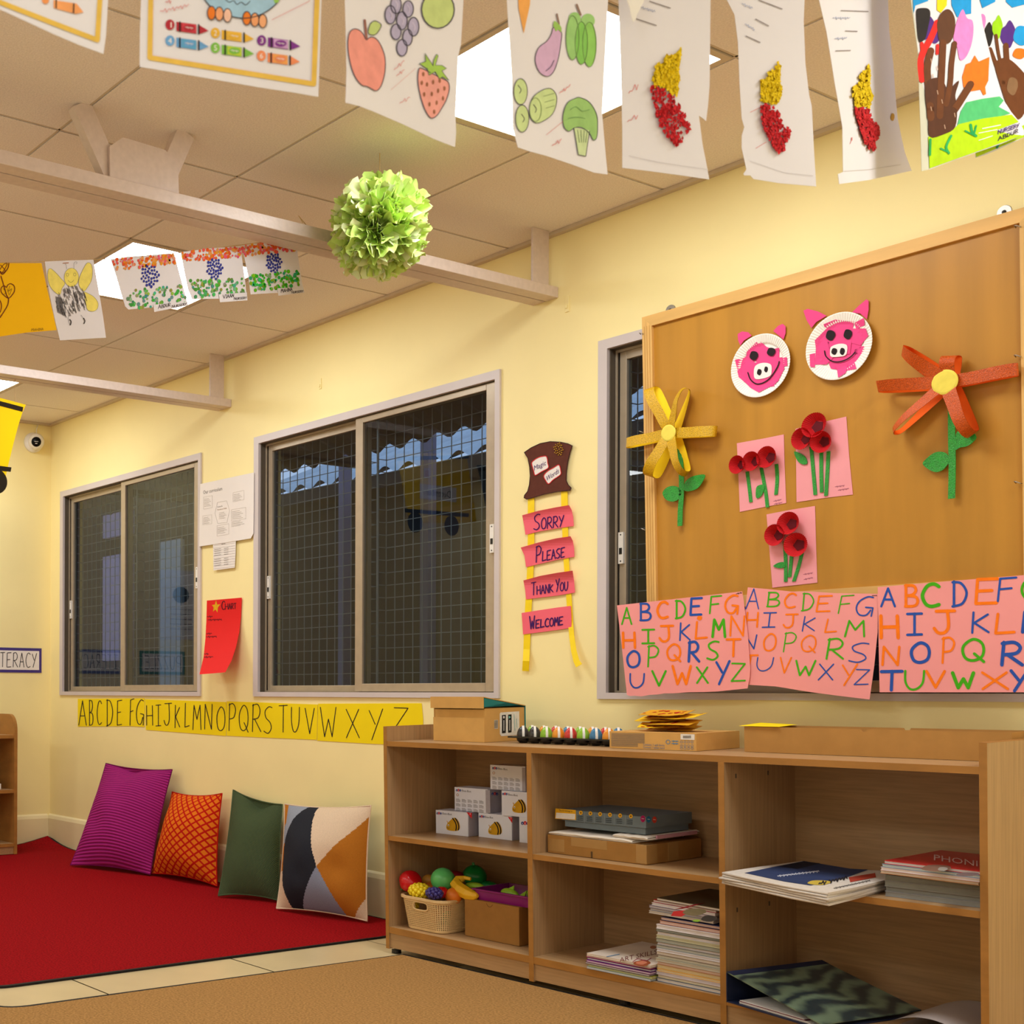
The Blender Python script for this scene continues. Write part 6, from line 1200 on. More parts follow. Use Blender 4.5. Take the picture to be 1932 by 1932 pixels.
flag('hanging_drawing', S, Z1, [(150, -1820), (1000, -1720), (1850, -1600), (1800, -600), (1770, 0), (1757, 400), (1742, 882), (1500, 840), (1200, 795), (900, 742), (500, 672), (115, 608), (118, 300), (128, 0)], P_WHT, lay, 'hanging colour-by-number sheet with six crayons and a yellow border', 'pictures on the near string')
S = Pl((XN, -2.8, 0), (1, -.12, 0))
flag('hanging_drawing', S, Za_, [(-760, -1250), (640, -900), (610, -100), (606, 0), (594, 200), (580, 302), (440, 250), (300, 190), (0, 52), (-420, -130), (-830, -300)], P_WHT, [[('s', yb, 28, [(-690, -1180), (560, -860), (560, 0), (546, 224), (300, 130), (0, 12), (-760, -300)]), ('f', (236, 160, 100), [(300, 0), (430, 20), (468, 68), (425, 78), (300, 44)]), ('e', (232, 150, 90), 255, 0, 20, 22)], [('s', (40, 34, 36), 7, [(315, -4), (315, 44)]), ('s', (40, 34, 36), 7, [(414, 20), (412, 72)])]], 'corner of a yellow-bordered crayon sheet in the upper left corner', 'pictures on the near string')
S = Pl((XN, -2.3, 0), (1, .09, 0), bow(-2.26, .004))
LV, GV = (176, 168, 200), (70, 64, 80)
gr = [(645, 185, 68, 116), (715, 60, 66, 110), (868, 112, 66, 104), (790, 260, 65, 115), (935, 335, 68, 118), (715, 400, 64, 98), (860, 470, 60, 104), (790, 600, 66, 104)]
ap = [(125, 430), (150, 385), (200, 362), (260, 382), (310, 440), (340, 500), (380, 472), (430, 468), (480, 500), (530, 580), (570, 690), (582, 800), (572, 930), (540, 1050), (500, 1120), (455, 1140), (400, 1112), (350, 1086), (290, 1072), (230, 1010), (180, 920), (140, 790), (115, 650), (110, 520)]
sbp = [(1005, 862), (1060, 868), (1180, 930), (1290, 985), (1370, 1030), (1385, 1120), (1350, 1250), (1290, 1360), (1230, 1450), (1170, 1485), (1120, 1450), (1060, 1330), (1010, 1150), (990, 1000)]
cal = [(1010, 800), (1090, 770), (1080, 670), (1160, 790), (1180, 830), (1190, 760), (1225, 680), (1245, 700), (1210, 820), (1290, 820), (1350, 860), (1290, 890), (1380, 1010), (1300, 965), (1260, 990), (1210, 900), (1130, 945), (1110, 865)]
flag('hanging_drawing', S, Z2, [(40, -1780), (800, -1560), (1640, -1320), (1600, -600), (1562, 0), (1530, 560), (1500, 690), (1462, 1480), (1470, 1660), (1455, 1848), (1200, 1750), (800, 1560), (430, 1400), (260, 1335), (83, 1290), (96, 900), (86, 400), (76, 0)], P_WHT,
     [[('F', (232, 150, 138), ap), ('f', (188, 206, 128), [(370, 360), (400, 290), (455, 262), (530, 312), (490, 400), (440, 440), (372, 424)]), ('e', (192, 208, 134), 1242, 120, 204, 232), ('F', (232, 160, 150), sbp)] + [('e', LV, *g) for g in gr],
      [('s', (150, 96, 84), 30, [(322, 255), (345, 490)]), ('C', GV, 9, ap), ('C', PENC, 9, [(370, 360), (400, 290), (455, 262), (530, 312), (490, 400), (440, 440), (372, 424)]), ('o', GV, 14, 1242, 120, 206, 235), ('C', GV, 9, sbp), ('f', (160, 196, 84), cal)] + [('o', GV, 12, *g) for g in gr] + [('S', (196, 186, 214), 14, [(g[0] - 10, g[1] - 50), (g[0] + 18, g[1]), (g[0] + 8, g[1] + 50)]) for g in gr[:5]],
      [('s', GV, 5, cal + cal[:1])] + [('e', (150, 96, 64), x, y, 13, 28) for x, y in ((1060, 930), (1040, 1040), (1105, 1060), (1182, 1030), (1265, 1015), (1070, 1185), (1165, 1180), (1245, 1140), (1325, 1110), (1305, 1235), (1225, 1290), (1135, 1310), (1195, 1405))] + [('q', SKETCH, 6, 690, 910, 820, 790, 60), ('q', SKETCH, 6, 720, 980, 820, 900, 50), ('q', SKETCH, 5, 760, 1330, 890, 1250, 60), ('s', SKETCH, 3, [(650, 1130), (960, 860)])]],
     'hanging fruit drawing with red apple, grapes and strawberry', 'pictures on the near string')
S = Pl((XN, -2.05, 0), (1, .02, 0), bow(-2.06, .004))
PU, GN, GN2 = (206, 168, 204), (150, 196, 116), (196, 214, 150)
egp = [(1448, 185), (1432, 232), (1400, 280), (1350, 318), (1325, 380), (1330, 440), (1360, 495), (1410, 515), (1450, 480), (1478, 400), (1496, 300), (1500, 215)]
brc = [(1520, 740), (1545, 690), (1590, 665), (1625, 658), (1690, 690), (1738, 770), (1745, 860), (1738, 930), (1715, 945), (1690, 900), (1640, 862), (1590, 862), (1552, 886), (1520, 860), (1510, 800)]
lob = [(1576, 255, 44, 150), (1690, 300, 46, 152), (1636, 290, 42, 145)]
flag('hanging_drawing', S, Zb_, [(1128, -900), (1480, -800), (1845, -690), (1830, -300), (1815, 0), (1795, 400), (1776, 780), (1795, 1000), (1812, 1178), (1720, 1165), (1600, 1120), (1400, 1052), (1280, 1020), (1208, 995), (1172, 860), (1165, 500), (1145, 200), (1134, 0)], P_WHT,
     [[('f', (232, 164, 84), [(1203, -120), (1294, -110), (1288, 30), (1246, 226), (1212, 60)]), ('F', PU, egp), ('e', GN, 1590, 130, 42, 48), ('e', GN, 1680, 140, 46, 48), ('e', GN2, 1225, 618, 46, 88), ('e', GN2, 1236, 800, 45, 92), ('F', GN2, [(1285, 735), (1310, 655), (1385, 602), (1440, 604), (1470, 665), (1440, 770), (1345, 830), (1295, 800)]), ('F', (150, 190, 110), brc), ('f', (196, 212, 160), [(1585, 860), (1690, 880), (1665, 1055), (1615, 1045)])] + [('e', c, *l) for c, l in zip((GN, (140, 196, 90), (128, 190, 84)), lob)],
      [('C', PENC, 4, egp), ('f', (150, 190, 90), [(1444, 170), (1452, 140), (1486, 160), (1502, 190), (1500, 220), (1478, 200), (1462, 212)]), ('s', (140, 110, 96), 11, [(1470, 95), (1484, 160)]), ('s', (140, 110, 96), 14, [(1604, 32), (1630, 100)]), ('C', GV, 4, brc), ('s', GV, 4, [(1585, 865), (1615, 1045), (1665, 1055), (1690, 885)]), ('o', GV, 4, 1225, 618, 46, 88), ('o', GV, 4, 1236, 800, 45, 92), ('C', GV, 4, [(1285, 735), (1310, 655), (1385, 602), (1440, 604), (1470, 665), (1440, 770), (1345, 830), (1295, 800)]), ('o', (116, 140, 84), 4, 1325, 740, 40, 80)] + [('o', (110, 140, 80), 4, *l) for l in lob] + [('S', GV, 4, [(x - 10, y - 30), (x + 10, y), (x, y + 24)]) for x, y in ((1218, 605), (1240, 800), (1322, 736))] + [('s', (130, 150, 96), 4, [(1380 + 8 * i, 650 + 40 * i), (1452, 630 + 42 * i)]) for i in range(3)] + [('s', (120, 140, 100), 4, [(1610 + 22 * i, 880), (1622 + 14 * i, 960)]) for i in range(4)],
      [('S', (110, 90, 120), 5, [(1396, 478), (1430, 450), (1450, 408)]), ('q', SKETCH, 4, 1490, 640, 1560, 590, 26), ('q', SKETCH, 4, 1440, 1000, 1500, 960, 34), ('s', SKETCH, 2.5, [(1400, 910), (1510, 820)]), ('S', (110, 150, 90), 4, [(1560, 740), (1600, 720), (1640, 750), (1690, 740)]), ('S', (110, 150, 90), 4, [(1545, 800), (1600, 790), (1660, 800)])]],
     'hanging vegetable drawing with aubergine, green pepper and broccoli', 'pictures on the near string')
# three torn map sheets with crumpled yellow and red paper
P_CY = mat('crumpled_yellow_paper', (228, 196, 20), .8, .15, (260, .25), (240, .8)); P_CR = mat('crumpled_red_paper', (196, 34, 42), .8, .15, (260, .4), (240, .8))
def mapsheet(S, outline, ye, re, extra, label, seed, Qm=None):
    mb = MB(); sheet(mb, S, Zc_, outline, P_WHT, .0006, None); marks(mb, S, Zc_, extra, .0008, .0003); o = obj('hanging_map', mb, label=label, cat='paper picture', group='map sheets on the near string'); Qm = Qm or Zc_
    rnd = random.Random(seed)
    for nm, pts, m, n in (('yellow_collage', ye, P_CY, 150), ('red_collage', re, P_CR, 330)):
        b = MB(); P = [Qm(*p) for p in pts]
        if nm == 'yellow_collage': b.fill(S, P, m, .0012)
        xs = [p[0] for p in P]; ys = [p[1] for p in P]; k = 0
        def ins(x, y):
            c = False
            for a, q in zip(P, P[1:] + P[:1]):
                if (a[1] > y) != (q[1] > y) and x < (q[0] - a[0]) * (y - a[1]) / (q[1] - a[1]) + a[0]: c = not c
            return c
        while k < n:
            x, y = rnd.uniform(min(xs), max(xs)), rnd.uniform(min(ys), max(ys))
            if not ins(x, y): continue
            r = rnd.uniform(2.2, 4.6); a = rnd.uniform(0, 6.28); vs = [S.hit(x + r * math.cos(a + q) * rnd.uniform(.6, 1.2), y + r * 1.3 * math.sin(a + q) * rnd.uniform(.6, 1.2), .0014 + rnd.uniform(0, .0035)) for q in (0, 1.5, 3.1, 4.6)]; b.add(vs, [(0, 1, 2), (0, 2, 3)], m); k += 1
        obj(nm, b, o)
W4 = Z(1170, 70, 6.9)
def hdr(*ls): return [[('s', (150, 140, 140), 5, l) if i % 2 == 0 else ('q', (170, 176, 200), 3, l[0][0], l[0][1], l[1][0], l[1][1], 14) for i, l in enumerate(ls)]]
mapsheet(Pl((XN, -1.86, 0), (1, -.3, 0)), [(2, -640), (250, -600), (470, -560), (460, -200), (452, 0), (450, 200), (448, 400), (440, 500), (431, 572), (418, 560), (397, 545), (404, 600), (414, 680), (430, 760), (446, 847), (300, 826), (150, 806), (36, 792), (36, 600), (28, 300), (18, 0)],
         [(790, 140), (805, 160), (785, 330), (765, 420), (780, 560), (755, 640), (765, 690), (745, 770), (690, 730), (610, 690), (580, 655), (440, 625), (415, 520), (465, 450), (445, 375), (570, 330), (590, 235), (700, 235)],
         [(420, 640), (590, 680), (640, 740), (715, 745), (730, 840), (785, 900), (790, 965), (840, 1000), (900, 1090), (910, 1190), (885, 1250), (830, 1210), (800, 1270), (830, 1340), (740, 1415), (700, 1395), (640, 1310), (570, 1230), (500, 1100), (460, 950), (420, 800), (400, 690)],
         merge(hdr([(165, 6), (262, 38)], [(120, 40), (190, 60)], [(100, 88), (196, 120)]), [[('q', SKETCH, 2.5, 66, 460, 110, 420, 40), ('q', SKETCH, 2.5, 60, 590, 108, 560, 30), ('s', (200, 194, 196), 2, [(66, 735), (200, 765), (440, 800)])]]), 'hanging torn map sheet with the widest yellow and red collage, beside the vegetable drawing', 3, W4)
mapsheet(Pl((XN, -1.66, 0), (1, -.26, 0)), [(480, -640), (700, -610), (930, -590), (905, -200), (896, 0), (892, 100), (900, 300), (918, 450), (930, 500), (940, 700), (951, 880), (780, 865), (655, 845), (640, 828), (612, 828), (608, 820), (622, 800), (600, 700), (600, 640), (612, 600), (600, 560), (590, 400), (582, 200), (566, 70), (530, 0), (500, -200)],
         [(770, 298), (785, 310), (780, 380), (790, 450), (765, 495), (740, 490), (690, 480), (685, 375), (720, 370), (725, 335), (755, 330)], [(685, 500), (720, 490), (770, 520), (790, 590), (825, 610), (825, 650), (800, 680), (800, 715), (770, 715), (735, 670), (705, 600)],
         merge(hdr([(680, 0), (790, 42)], [(600, 24), (650, 44)], [(666, 90), (726, 122)], [(616, 120), (660, 146)], [(620, 170), (686, 200)]), [[('S', SKETCH, 2, [(640, 530), (680, 510)]), ('S', SKETCH, 2, [(666, 700), (716, 670)]), ('s', (200, 194, 196), 2, [(640, 760), (800, 815), (935, 830)])]]), 'hanging torn map sheet in the middle of the three, ragged at its lower left corner', 5)
mapsheet(Pl((XN, -1.45, 0), (1, .25, 0)), [(900, -640), (1090, -640), (1330, -650), (1305, -200), (1290, 0), (1296, 150), (1315, 300), (1325, 450), (1336, 560), (1352, 640), (1370, 720), (1402, 806), (1330, 822), (1200, 850), (1060, 869), (1054, 822), (1078, 812), (1075, 600), (1058, 500), (1040, 400), (1018, 260), (1000, 150), (965, 0), (930, -250)],
         [(1200, 298), (1208, 330), (1205, 400), (1218, 450), (1205, 505), (1135, 505), (1120, 410), (1155, 390), (1160, 345), (1185, 330)], [(1135, 510), (1200, 515), (1215, 570), (1245, 590), (1250, 640), (1230, 660), (1232, 705), (1210, 710), (1180, 670), (1155, 600)],
         merge(hdr([(1070, 50), (1196, 54)], [(1030, 92), (1110, 92)], [(1090, 146), (1144, 148)], [(1040, 190), (1096, 186)], [(1044, 240), (1112, 238)]), [[('q', SKETCH, 2, 1112, 690, 1122, 660, 24), ('s', (200, 194, 196), 2, [(1082, 808), (1200, 800), (1350, 778)]), ('F', (196, 150, 60), blob(1312, 552, 9, 18))]]), 'hanging torn map sheet with the narrowest collage, next to the painted handprints', 9)
# handprint paintings at the wall end of the string
BR, BR2 = (104, 58, 28), (84, 48, 30); BLK = (38, 32, 30)
S = Pl((XN - .02, -1.05, 0), (1, -.12, 0))
flag('hanging_painting', S, Z3, [(760, -1700), (1500, -1700), (2200, -1500), (2200, 1100), (1800, 1330), (1358, 1516), (1100, 1640), (950, 1705), (826, 1742), (820, 1500), (800, 800), (780, 0)], P_WHT,
     [[('f', (28, 148, 214), [(860, -300), (1100, -300), (1040, 20), (900, 90), (870, 0)]), ('f', (28, 148, 214), [(1150, -300), (2000, -300), (1700, 30), (1358, 50), (1230, 84), (1160, 20)]), ('F', (236, 130, 196), blob(900, 240, 36, 90)), ('F', BLK, blob(970, 380, 48, 130, 9, .1)), ('F', (152, 206, 22), blob(1070, 300, 54, 120, 9, .2)), ('F', (82, 44, 128), blob(1190, 380, 80, 140, 9, .2)), ('F', (32, 150, 214), blob(1330, 390, 90, 110)), ('F', (248, 116, 28), blob(1310, 590, 76, 60)), ('f', (172, 206, 20), [(822, 1690), (1000, 1560), (1358, 1380), (1800, 1200), (1800, 1330), (1358, 1512), (830, 1736)])],
      [('S', BR, 44, [(985, 540), (1030, 660), (1110, 860), (1180, 1040)]), ('S', BR, 34, [(1050, 390), (1080, 600), (1130, 800)]), ('S', BR, 60, [(1160, 500), (1170, 660), (1200, 840)]), ('F', BR, [(1040, 700), (1160, 640), (1300, 740), (1400, 900), (1380, 1200), (1290, 1320), (1180, 1180), (1090, 920)])], [('F', (130, 96, 66), blob(1230, 950, 60, 100)), ('S', (40, 150, 110), 24, [(1080, 1590), (1060, 1630)])]],
     'hanging handprint painting at the right picture edge, partly behind the other handprint', 'handprint paintings')
S = Pl((XN, -1.2, 0), (1, -.05, 0))
M_SLV = mat('plastic_sleeve', (206, 206, 190), .2, .5)
hp = flag('hanging_painting', S, Z3, [(95, -1700), (500, -1700), (830, -1700), (850, -600), (862, 0), (900, 260), (960, 500), (1000, 650), (1060, 860), (1130, 1100), (1220, 1240), (1310, 1350), (1358, 1440), (1358, 1490), (1100, 1590), (822, 1688), (600, 1765), (312, 1872), (300, 1500), (280, 1100), (240, 930), (195, 600), (170, 330), (122, 0)], P_WHT,
     [[('f', (28, 148, 214), [(125, -300), (330, -300), (300, 10), (160, 60), (140, 150), (132, 0)]), ('f', (28, 148, 214), [(540, -300), (780, -300), (775, 150), (700, 160), (620, 190), (560, 60)]), ('f', (242, 208, 20), [(400, -120), (515, -120), (505, 60), (440, 142), (396, 110)]), ('F', (234, 132, 200), [(660, 130), (690, 110), (730, 200), (790, 230), (800, 360), (770, 520), (710, 640), (650, 660), (620, 520), (580, 420), (610, 260)]),
       ('F', (82, 44, 128), [(310, 180), (360, 230), (420, 380), (410, 460), (360, 480), (300, 420), (260, 440), (280, 300)]), ('f', (248, 116, 28), [(770, 690), (815, 610), (858, 680), (978, 628), (970, 760), (965, 890), (930, 960), (940, 1040), (910, 1050), (880, 990), (760, 1010), (690, 960), (676, 850), (716, 710)]), ('f', (82, 186, 116), [(620, 1390), (660, 1230), (720, 1130), (900, 1090), (1090, 1064), (1135, 1110), (1080, 1180), (1210, 1250), (960, 1330), (760, 1390)]), ('f', (178, 214, 16), [(300, 1510), (560, 1440), (640, 1370), (900, 1310), (1220, 1265), (1300, 1345), (1050, 1440), (1200, 1480), (1340, 1495), (820, 1680), (316, 1860)])],
      [('F', BLK, [(170, 120), (210, 90), (300, 96), (325, 160), (300, 300), (270, 420), (230, 460), (196, 450), (176, 280)]), ('S', (226, 40, 34), 70, [(400, 250), (330, 420), (240, 590), (215, 700), (232, 880)]), ('S', (226, 40, 34), 40, [(230, 480), (240, 600)]), ('S', (226, 40, 34), 34, [(405, 500), (400, 590)]), ('s', (236, 232, 226), 10, [(900, 1420), (1100, 1380)]), ('s', (236, 232, 226), 9, [(860, 1470), (1060, 1430)]), ('s', (236, 232, 226), 8, [(860, 1550), (1010, 1500)])],
      [('S', BR, 78, [(330, 560), (290, 760), (310, 1000), (330, 1300)]), ('S', BR, 74, [(465, 470), (455, 700), (440, 1000), (430, 1280)]), ('S', BR, 58, [(592, 480), (560, 700), (545, 920), (500, 1150)]), ('S', BR, 80, [(770, 930), (690, 1060), (600, 1200), (500, 1330)]), ('F', BR2, [(285, 900), (440, 860), (520, 980), (640, 890), (600, 1050), (620, 1180), (600, 1400), (480, 1480), (320, 1510), (300, 1300), (270, 1080)]), ('F', (92, 56, 34), [(400, 250), (440, 150), (510, 100), (570, 140), (600, 240), (585, 380), (540, 470), (480, 480), (420, 440), (405, 350)])],
      [('S', (44, 160, 76), 26, [(325, 1540), (320, 1710)]), ('S', (44, 170, 90), 26, [(555, 1500), (500, 1620), (530, 1690)]), ('S', (44, 170, 90), 20, [(440, 1640), (520, 1680)]), ('S', (36, 160, 84), 30, [(770, 1380), (790, 1470), (830, 1500)]), ('S', (36, 160, 84), 20, [(830, 1390), (810, 1470)]), ('S', (36, 160, 84), 18, [(710, 1445), (800, 1490)]), ('W', (70, 40, 110), 8, 'NURSERY', 1070, 1480, 1310, 1400, 40, 40), ('W', (60, 44, 60), 8, 'ABDUR', 1070, 1555, 1300, 1460, 40, 40)] + [('s', (196, 160, 136), 8, [(x, y), (x + 8, y + 40)]) for x, y in ((330, 650), (400, 730), (330, 1180), (480, 1380), (590, 1250), (350, 820), (400, 1000), (450, 1100))]],
     'hanging handprint painting with brown hand, orange blob and lime grass', 'handprint paintings')
mb = MB(); Sv = Pl((XN, -1.2, 0), (1, -.05, 0)); sheet(mb, Sv, Z3, [(75, -1700), (95, -1700), (122, 0), (170, 330), (195, 600), (240, 930), (280, 1100), (300, 1500), (312, 1872), (228, 1890), (215, 1400), (200, 1000), (190, 600), (150, 300), (110, 0)], M_SLV); obj('plastic_sleeve', mb, hp)
# string, and the torn tape hanging from it
zs = lambda y: 1.878 + .78 * max(0, (y + 2.2) / 2.2) ** 2
mb = MB(); mb.tube([V((XN + .045, -3.4 + 3.395 * i / 60, zs(-3.4 + 3.395 * i / 60) + .05)) for i in range(61)], .0012, M_STRING, 6); obj('hanging_string', mb, label='thin string carrying the drawings across the top of the picture', cat='string')
St = Pl((XN + .012, -1.9, 0), (1, -.3, 0)); mb = MB(); sheet(mb, St, Zc_, [(48, -420), (110, -420), (128, -40), (140, 0), (120, 40), (104, 70), (100, 90), (88, 104), (80, 84), (72, 40), (58, 0)], mat('clear_tape_strip', (240, 236, 230), .2, .6)); obj('hanging_tape', mb, label='torn strip of shiny white tape over the first map sheet', cat='tape')
# ---- far string with the small pictures
XF = 3.455; X5, X6 = Z(0, 470, 8.05), Z(200, 430, 4.83)
S = Pl((XF, 0, 0), (1, 0, 0)); P_GLD = mat('golden_yellow_paper', (244, 188, 10), .75, .15, (5, .03)); BRN = (112, 48, 18)
heart = [(130, 745), (60, 700), (20, 650), (20, 590), (60, 555), (100, 580), (118, 545), (165, 525), (215, 560), (222, 630), (190, 690)]
flag('hanging_drawing', S, X5, [(-560, 215), (630, 212), (660, 350), (720, 620), (800, 950), (860, 1230), (400, 1268), (0, 1328), (-560, 1400)], P_GLD, [[('C', BRN, 13, heart), ('s', BRN, 15, [(15, 410), (60, 560), (100, 700), (128, 745)]), ('S', BRN, 15, [(130, 745), (120, 840), (60, 950), (0, 1040)]), ('S', BRN, 13, [(-30, 730), (20, 830), (10, 940), (-40, 1010)]), ('S', BRN, 14, [(135, 215), (120, 290), (45, 380), (0, 350), (-60, 280)]), ('S', BRN, 10, [(0, 310), (60, 230), (110, 225), (40, 350), (0, 330)]), ('S', BRN, 10, [(10, 240), (80, 330), (20, 370)])], [('S', (84, 60, 16), 5, [(50, 600), (90, 650), (60, 690)]), ('S', (84, 60, 16), 5, [(150, 560), (130, 640), (180, 600), (150, 690)]), ('S', (84, 60, 16), 5, [(110, 600), (140, 700)]), ('W', (150, 116, 20), 5, 'MAHINA', 476, 1246, 664, 1228, 40, 34)]], 'golden yellow sheet with brown heart flowers, hung at the left picture edge', 'pictures on the far string')
rb = random.Random(4); fur = []
for i in range(120):
    a, r = rb.uniform(0, 6.28), math.sqrt(rb.random()); x, y = 1070 + 225 * r * math.cos(a) - 40 * r * math.sin(a), 790 + 215 * r * math.sin(a); l = rb.uniform(40, 90); fur.append(('s', (92, 86, 86) if i % 3 else (62, 58, 60), 8, [(x, y - l / 2), (x + l * .35, y + l / 2)]))
YW = (238, 222, 112); wing = [[(735, 320), (770, 296), (850, 360), (930, 450), (985, 520), (940, 600), (910, 690), (820, 640), (750, 540), (725, 420)], [(1300, 240), (1345, 205), (1390, 240), (1405, 340), (1390, 470), (1330, 580), (1275, 640), (1220, 590), (1195, 510), (1220, 400)], [(1275, 660), (1330, 670), (1430, 730), (1490, 820), (1475, 910), (1410, 945), (1330, 920), (1300, 800)]]
flag('hanging_drawing', S, X5, [(682, 188), (1050, 172), (1420, 162), (1460, 400), (1520, 740), (1570, 1050), (1610, 1345), (1250, 1365), (912, 1386), (850, 1130), (790, 860), (730, 540)], P_WHT, [[('F', YW, w_) for w_ in wing] + [('e', (240, 224, 110), 1086, 430, 108, 140)], [('C', (150, 140, 96), 4, w_) for w_ in wing] + [('o', (150, 140, 96), 4, 1086, 430, 110, 142), ('o', (130, 124, 90), 4, 1025, 388, 18, 24), ('o', (130, 124, 90), 4, 1135, 385, 18, 24), ('S', (120, 110, 80), 4, [(1032, 470), (1060, 500), (1095, 500), (1120, 470)]), ('S', PENC, 3, [(1012, 300), (1005, 240), (990, 225)]), ('S', PENC, 3, [(1125, 300), (1124, 220), (1150, 190), (1172, 210), (1150, 226)]), ('s', (170, 110, 80), 12, [(960, 214), (1040, 208)])] + fur + [('s', (80, 76, 76), 9, [(850 + 14 * i, 720 + 5 * i), (880 + 16 * i, 960 + 8 * i)]) for i in range(7)], [('S', (70, 66, 66), 16, [(1060, 1070), (1080, 1100), (1070, 1150)]), ('S', (70, 66, 66), 16, [(1270, 1050), (1290, 1090), (1275, 1130)]), ('S', PENC, 4, [(1045, 1000), (1035, 1060), (1060, 1150)]), ('S', PENC, 4, [(1230, 1000), (1260, 1040)])]], 'white drawing of a smiling yellow bee with a scribbled grey body', 'pictures on the far string')
def thumb(poly, col, n, seed, rx=13, ry=16):
    r = random.Random(seed); xs = [p[0] for p in poly]; ys = [p[1] for p in poly]; out = []
    while len(out) < n:
        x, y = r.uniform(min(xs), max(xs)), r.uniform(min(ys), max(ys))
        if pol(x, y, poly): k = r.uniform(.6, 1.15); c = tuple(max(0, min(255, int(v + (235 - v) * r.choice((0, 0, .25, .45)))) // 8 * 8) for v in col); out.append(('e', c, x, y, rx * k, ry * k))
    return out
def thumbflag(out, ob, gb, dc, dr, seed, name, tag_, label, gcol, greens=95):
    mb = MB(); sheet(mb, S, X6, out, P_WHT); r = random.Random(seed + 50)
    dots = [('e', (52, 58, 150), dc[0] + dr[0] * math.sqrt(q / 34) * math.cos(q * 2.4), dc[1] + dr[1] * math.sqrt(q / 34) * math.sin(q * 2.4), r.uniform(8, 12), r.uniform(10, 15)) for q in range(1, 35)]
    marks(mb, S, X6, [thumb(ob, (228, 92, 36), 110, seed), thumb(gb, gcol, greens, seed + 1) + dots], .0008, .0003); o = obj('hanging_painting', mb, label=label, cat='paper picture', group='thumbprint flags on the far string')
    m = MB(); S3 = Pl(S.o + V((.002, 0, 0)), S.n); sheet(m, S3, X6, tag_[0], P_WHT, .0004); marks(m, S3, X6, [[('W', (50, 40, 44), 4, name, *tag_[1]), ('W', (50, 40, 44), 3.4, 'NURSERY', *tag_[2])]]); obj('name_tag', m, o)
thumbflag([(42, 284), (330, 258), (622, 236), (660, 380), (710, 560), (748, 705), (440, 722), (205, 744), (175, 715), (140, 600), (90, 430)], [(48, 290), (330, 264), (620, 242), (640, 318), (400, 350), (90, 384)], [(150, 580), (400, 550), (690, 500), (740, 680), (450, 715), (210, 740)], (400, 438), (82, 102), 11, 'ABDUR', ([(432, 700), (742, 672), (748, 706), (440, 766)], (476, 736, 590, 712, 34, 30), (600, 730, 738, 700, 26, 20)), 'thumbprint flag painting right of the bee drawing, over the light panel', (70, 150, 70), 80)
thumbflag([(680, 220), (960, 186), (1225, 168), (1248, 340), (1268, 480), (1284, 640), (1000, 645), (785, 650), (748, 560), (715, 400)], [(684, 222), (960, 190), (1224, 170), (1234, 262), (960, 286), (705, 296)], [(738, 480), (1000, 465), (1250, 455), (1280, 590), (1000, 620), (784, 645)], (990, 372), (72, 96), 21, 'VIAAN', ([(1028, 606), (1284, 588), (1288, 660), (1040, 678)], (1064, 644, 1168, 628, 34, 30), (1166, 656, 1284, 644, 24, 18)), 'thumbprint flag painting between the other two thumbprint flags', (74, 150, 60))
thumbflag([(1236, 162), (1500, 128), (1742, 92), (1745, 220), (1770, 400), (1803, 585), (1550, 592), (1318, 606), (1296, 440), (1262, 270)], [(1238, 166), (1500, 130), (1740, 96), (1742, 206), (1500, 226), (1258, 258)], [(1296, 430), (1530, 405), (1750, 380), (1780, 520), (1560, 560), (1325, 575)], (1530, 318), (70, 92), 31, 'MAHINA', ([(1562, 550), (1798, 538), (1808, 590), (1572, 618)], (1594, 590, 1700, 572, 32, 28), (1690, 598, 1800, 584, 22, 18)), 'thumbprint flag painting with the brightest green, nearest the pompom', (50, 160, 30), 130)
pA = [S.hit(*p, -.002) for p in ((-90, 497), (0, 496), (130, 492), (182, 490), (330, 478), (440, 464), (560, 449), (600, 452))]; pA += [V((3.59, -1.12, 2.236)), V((3.572, -1.09, 2.228))]
mb = MB(); mb.tube(pA, .0011, M_STRING, 6); obj('hanging_string', mb, label='thin string tied to the beam, carrying the small paintings', cat='string')
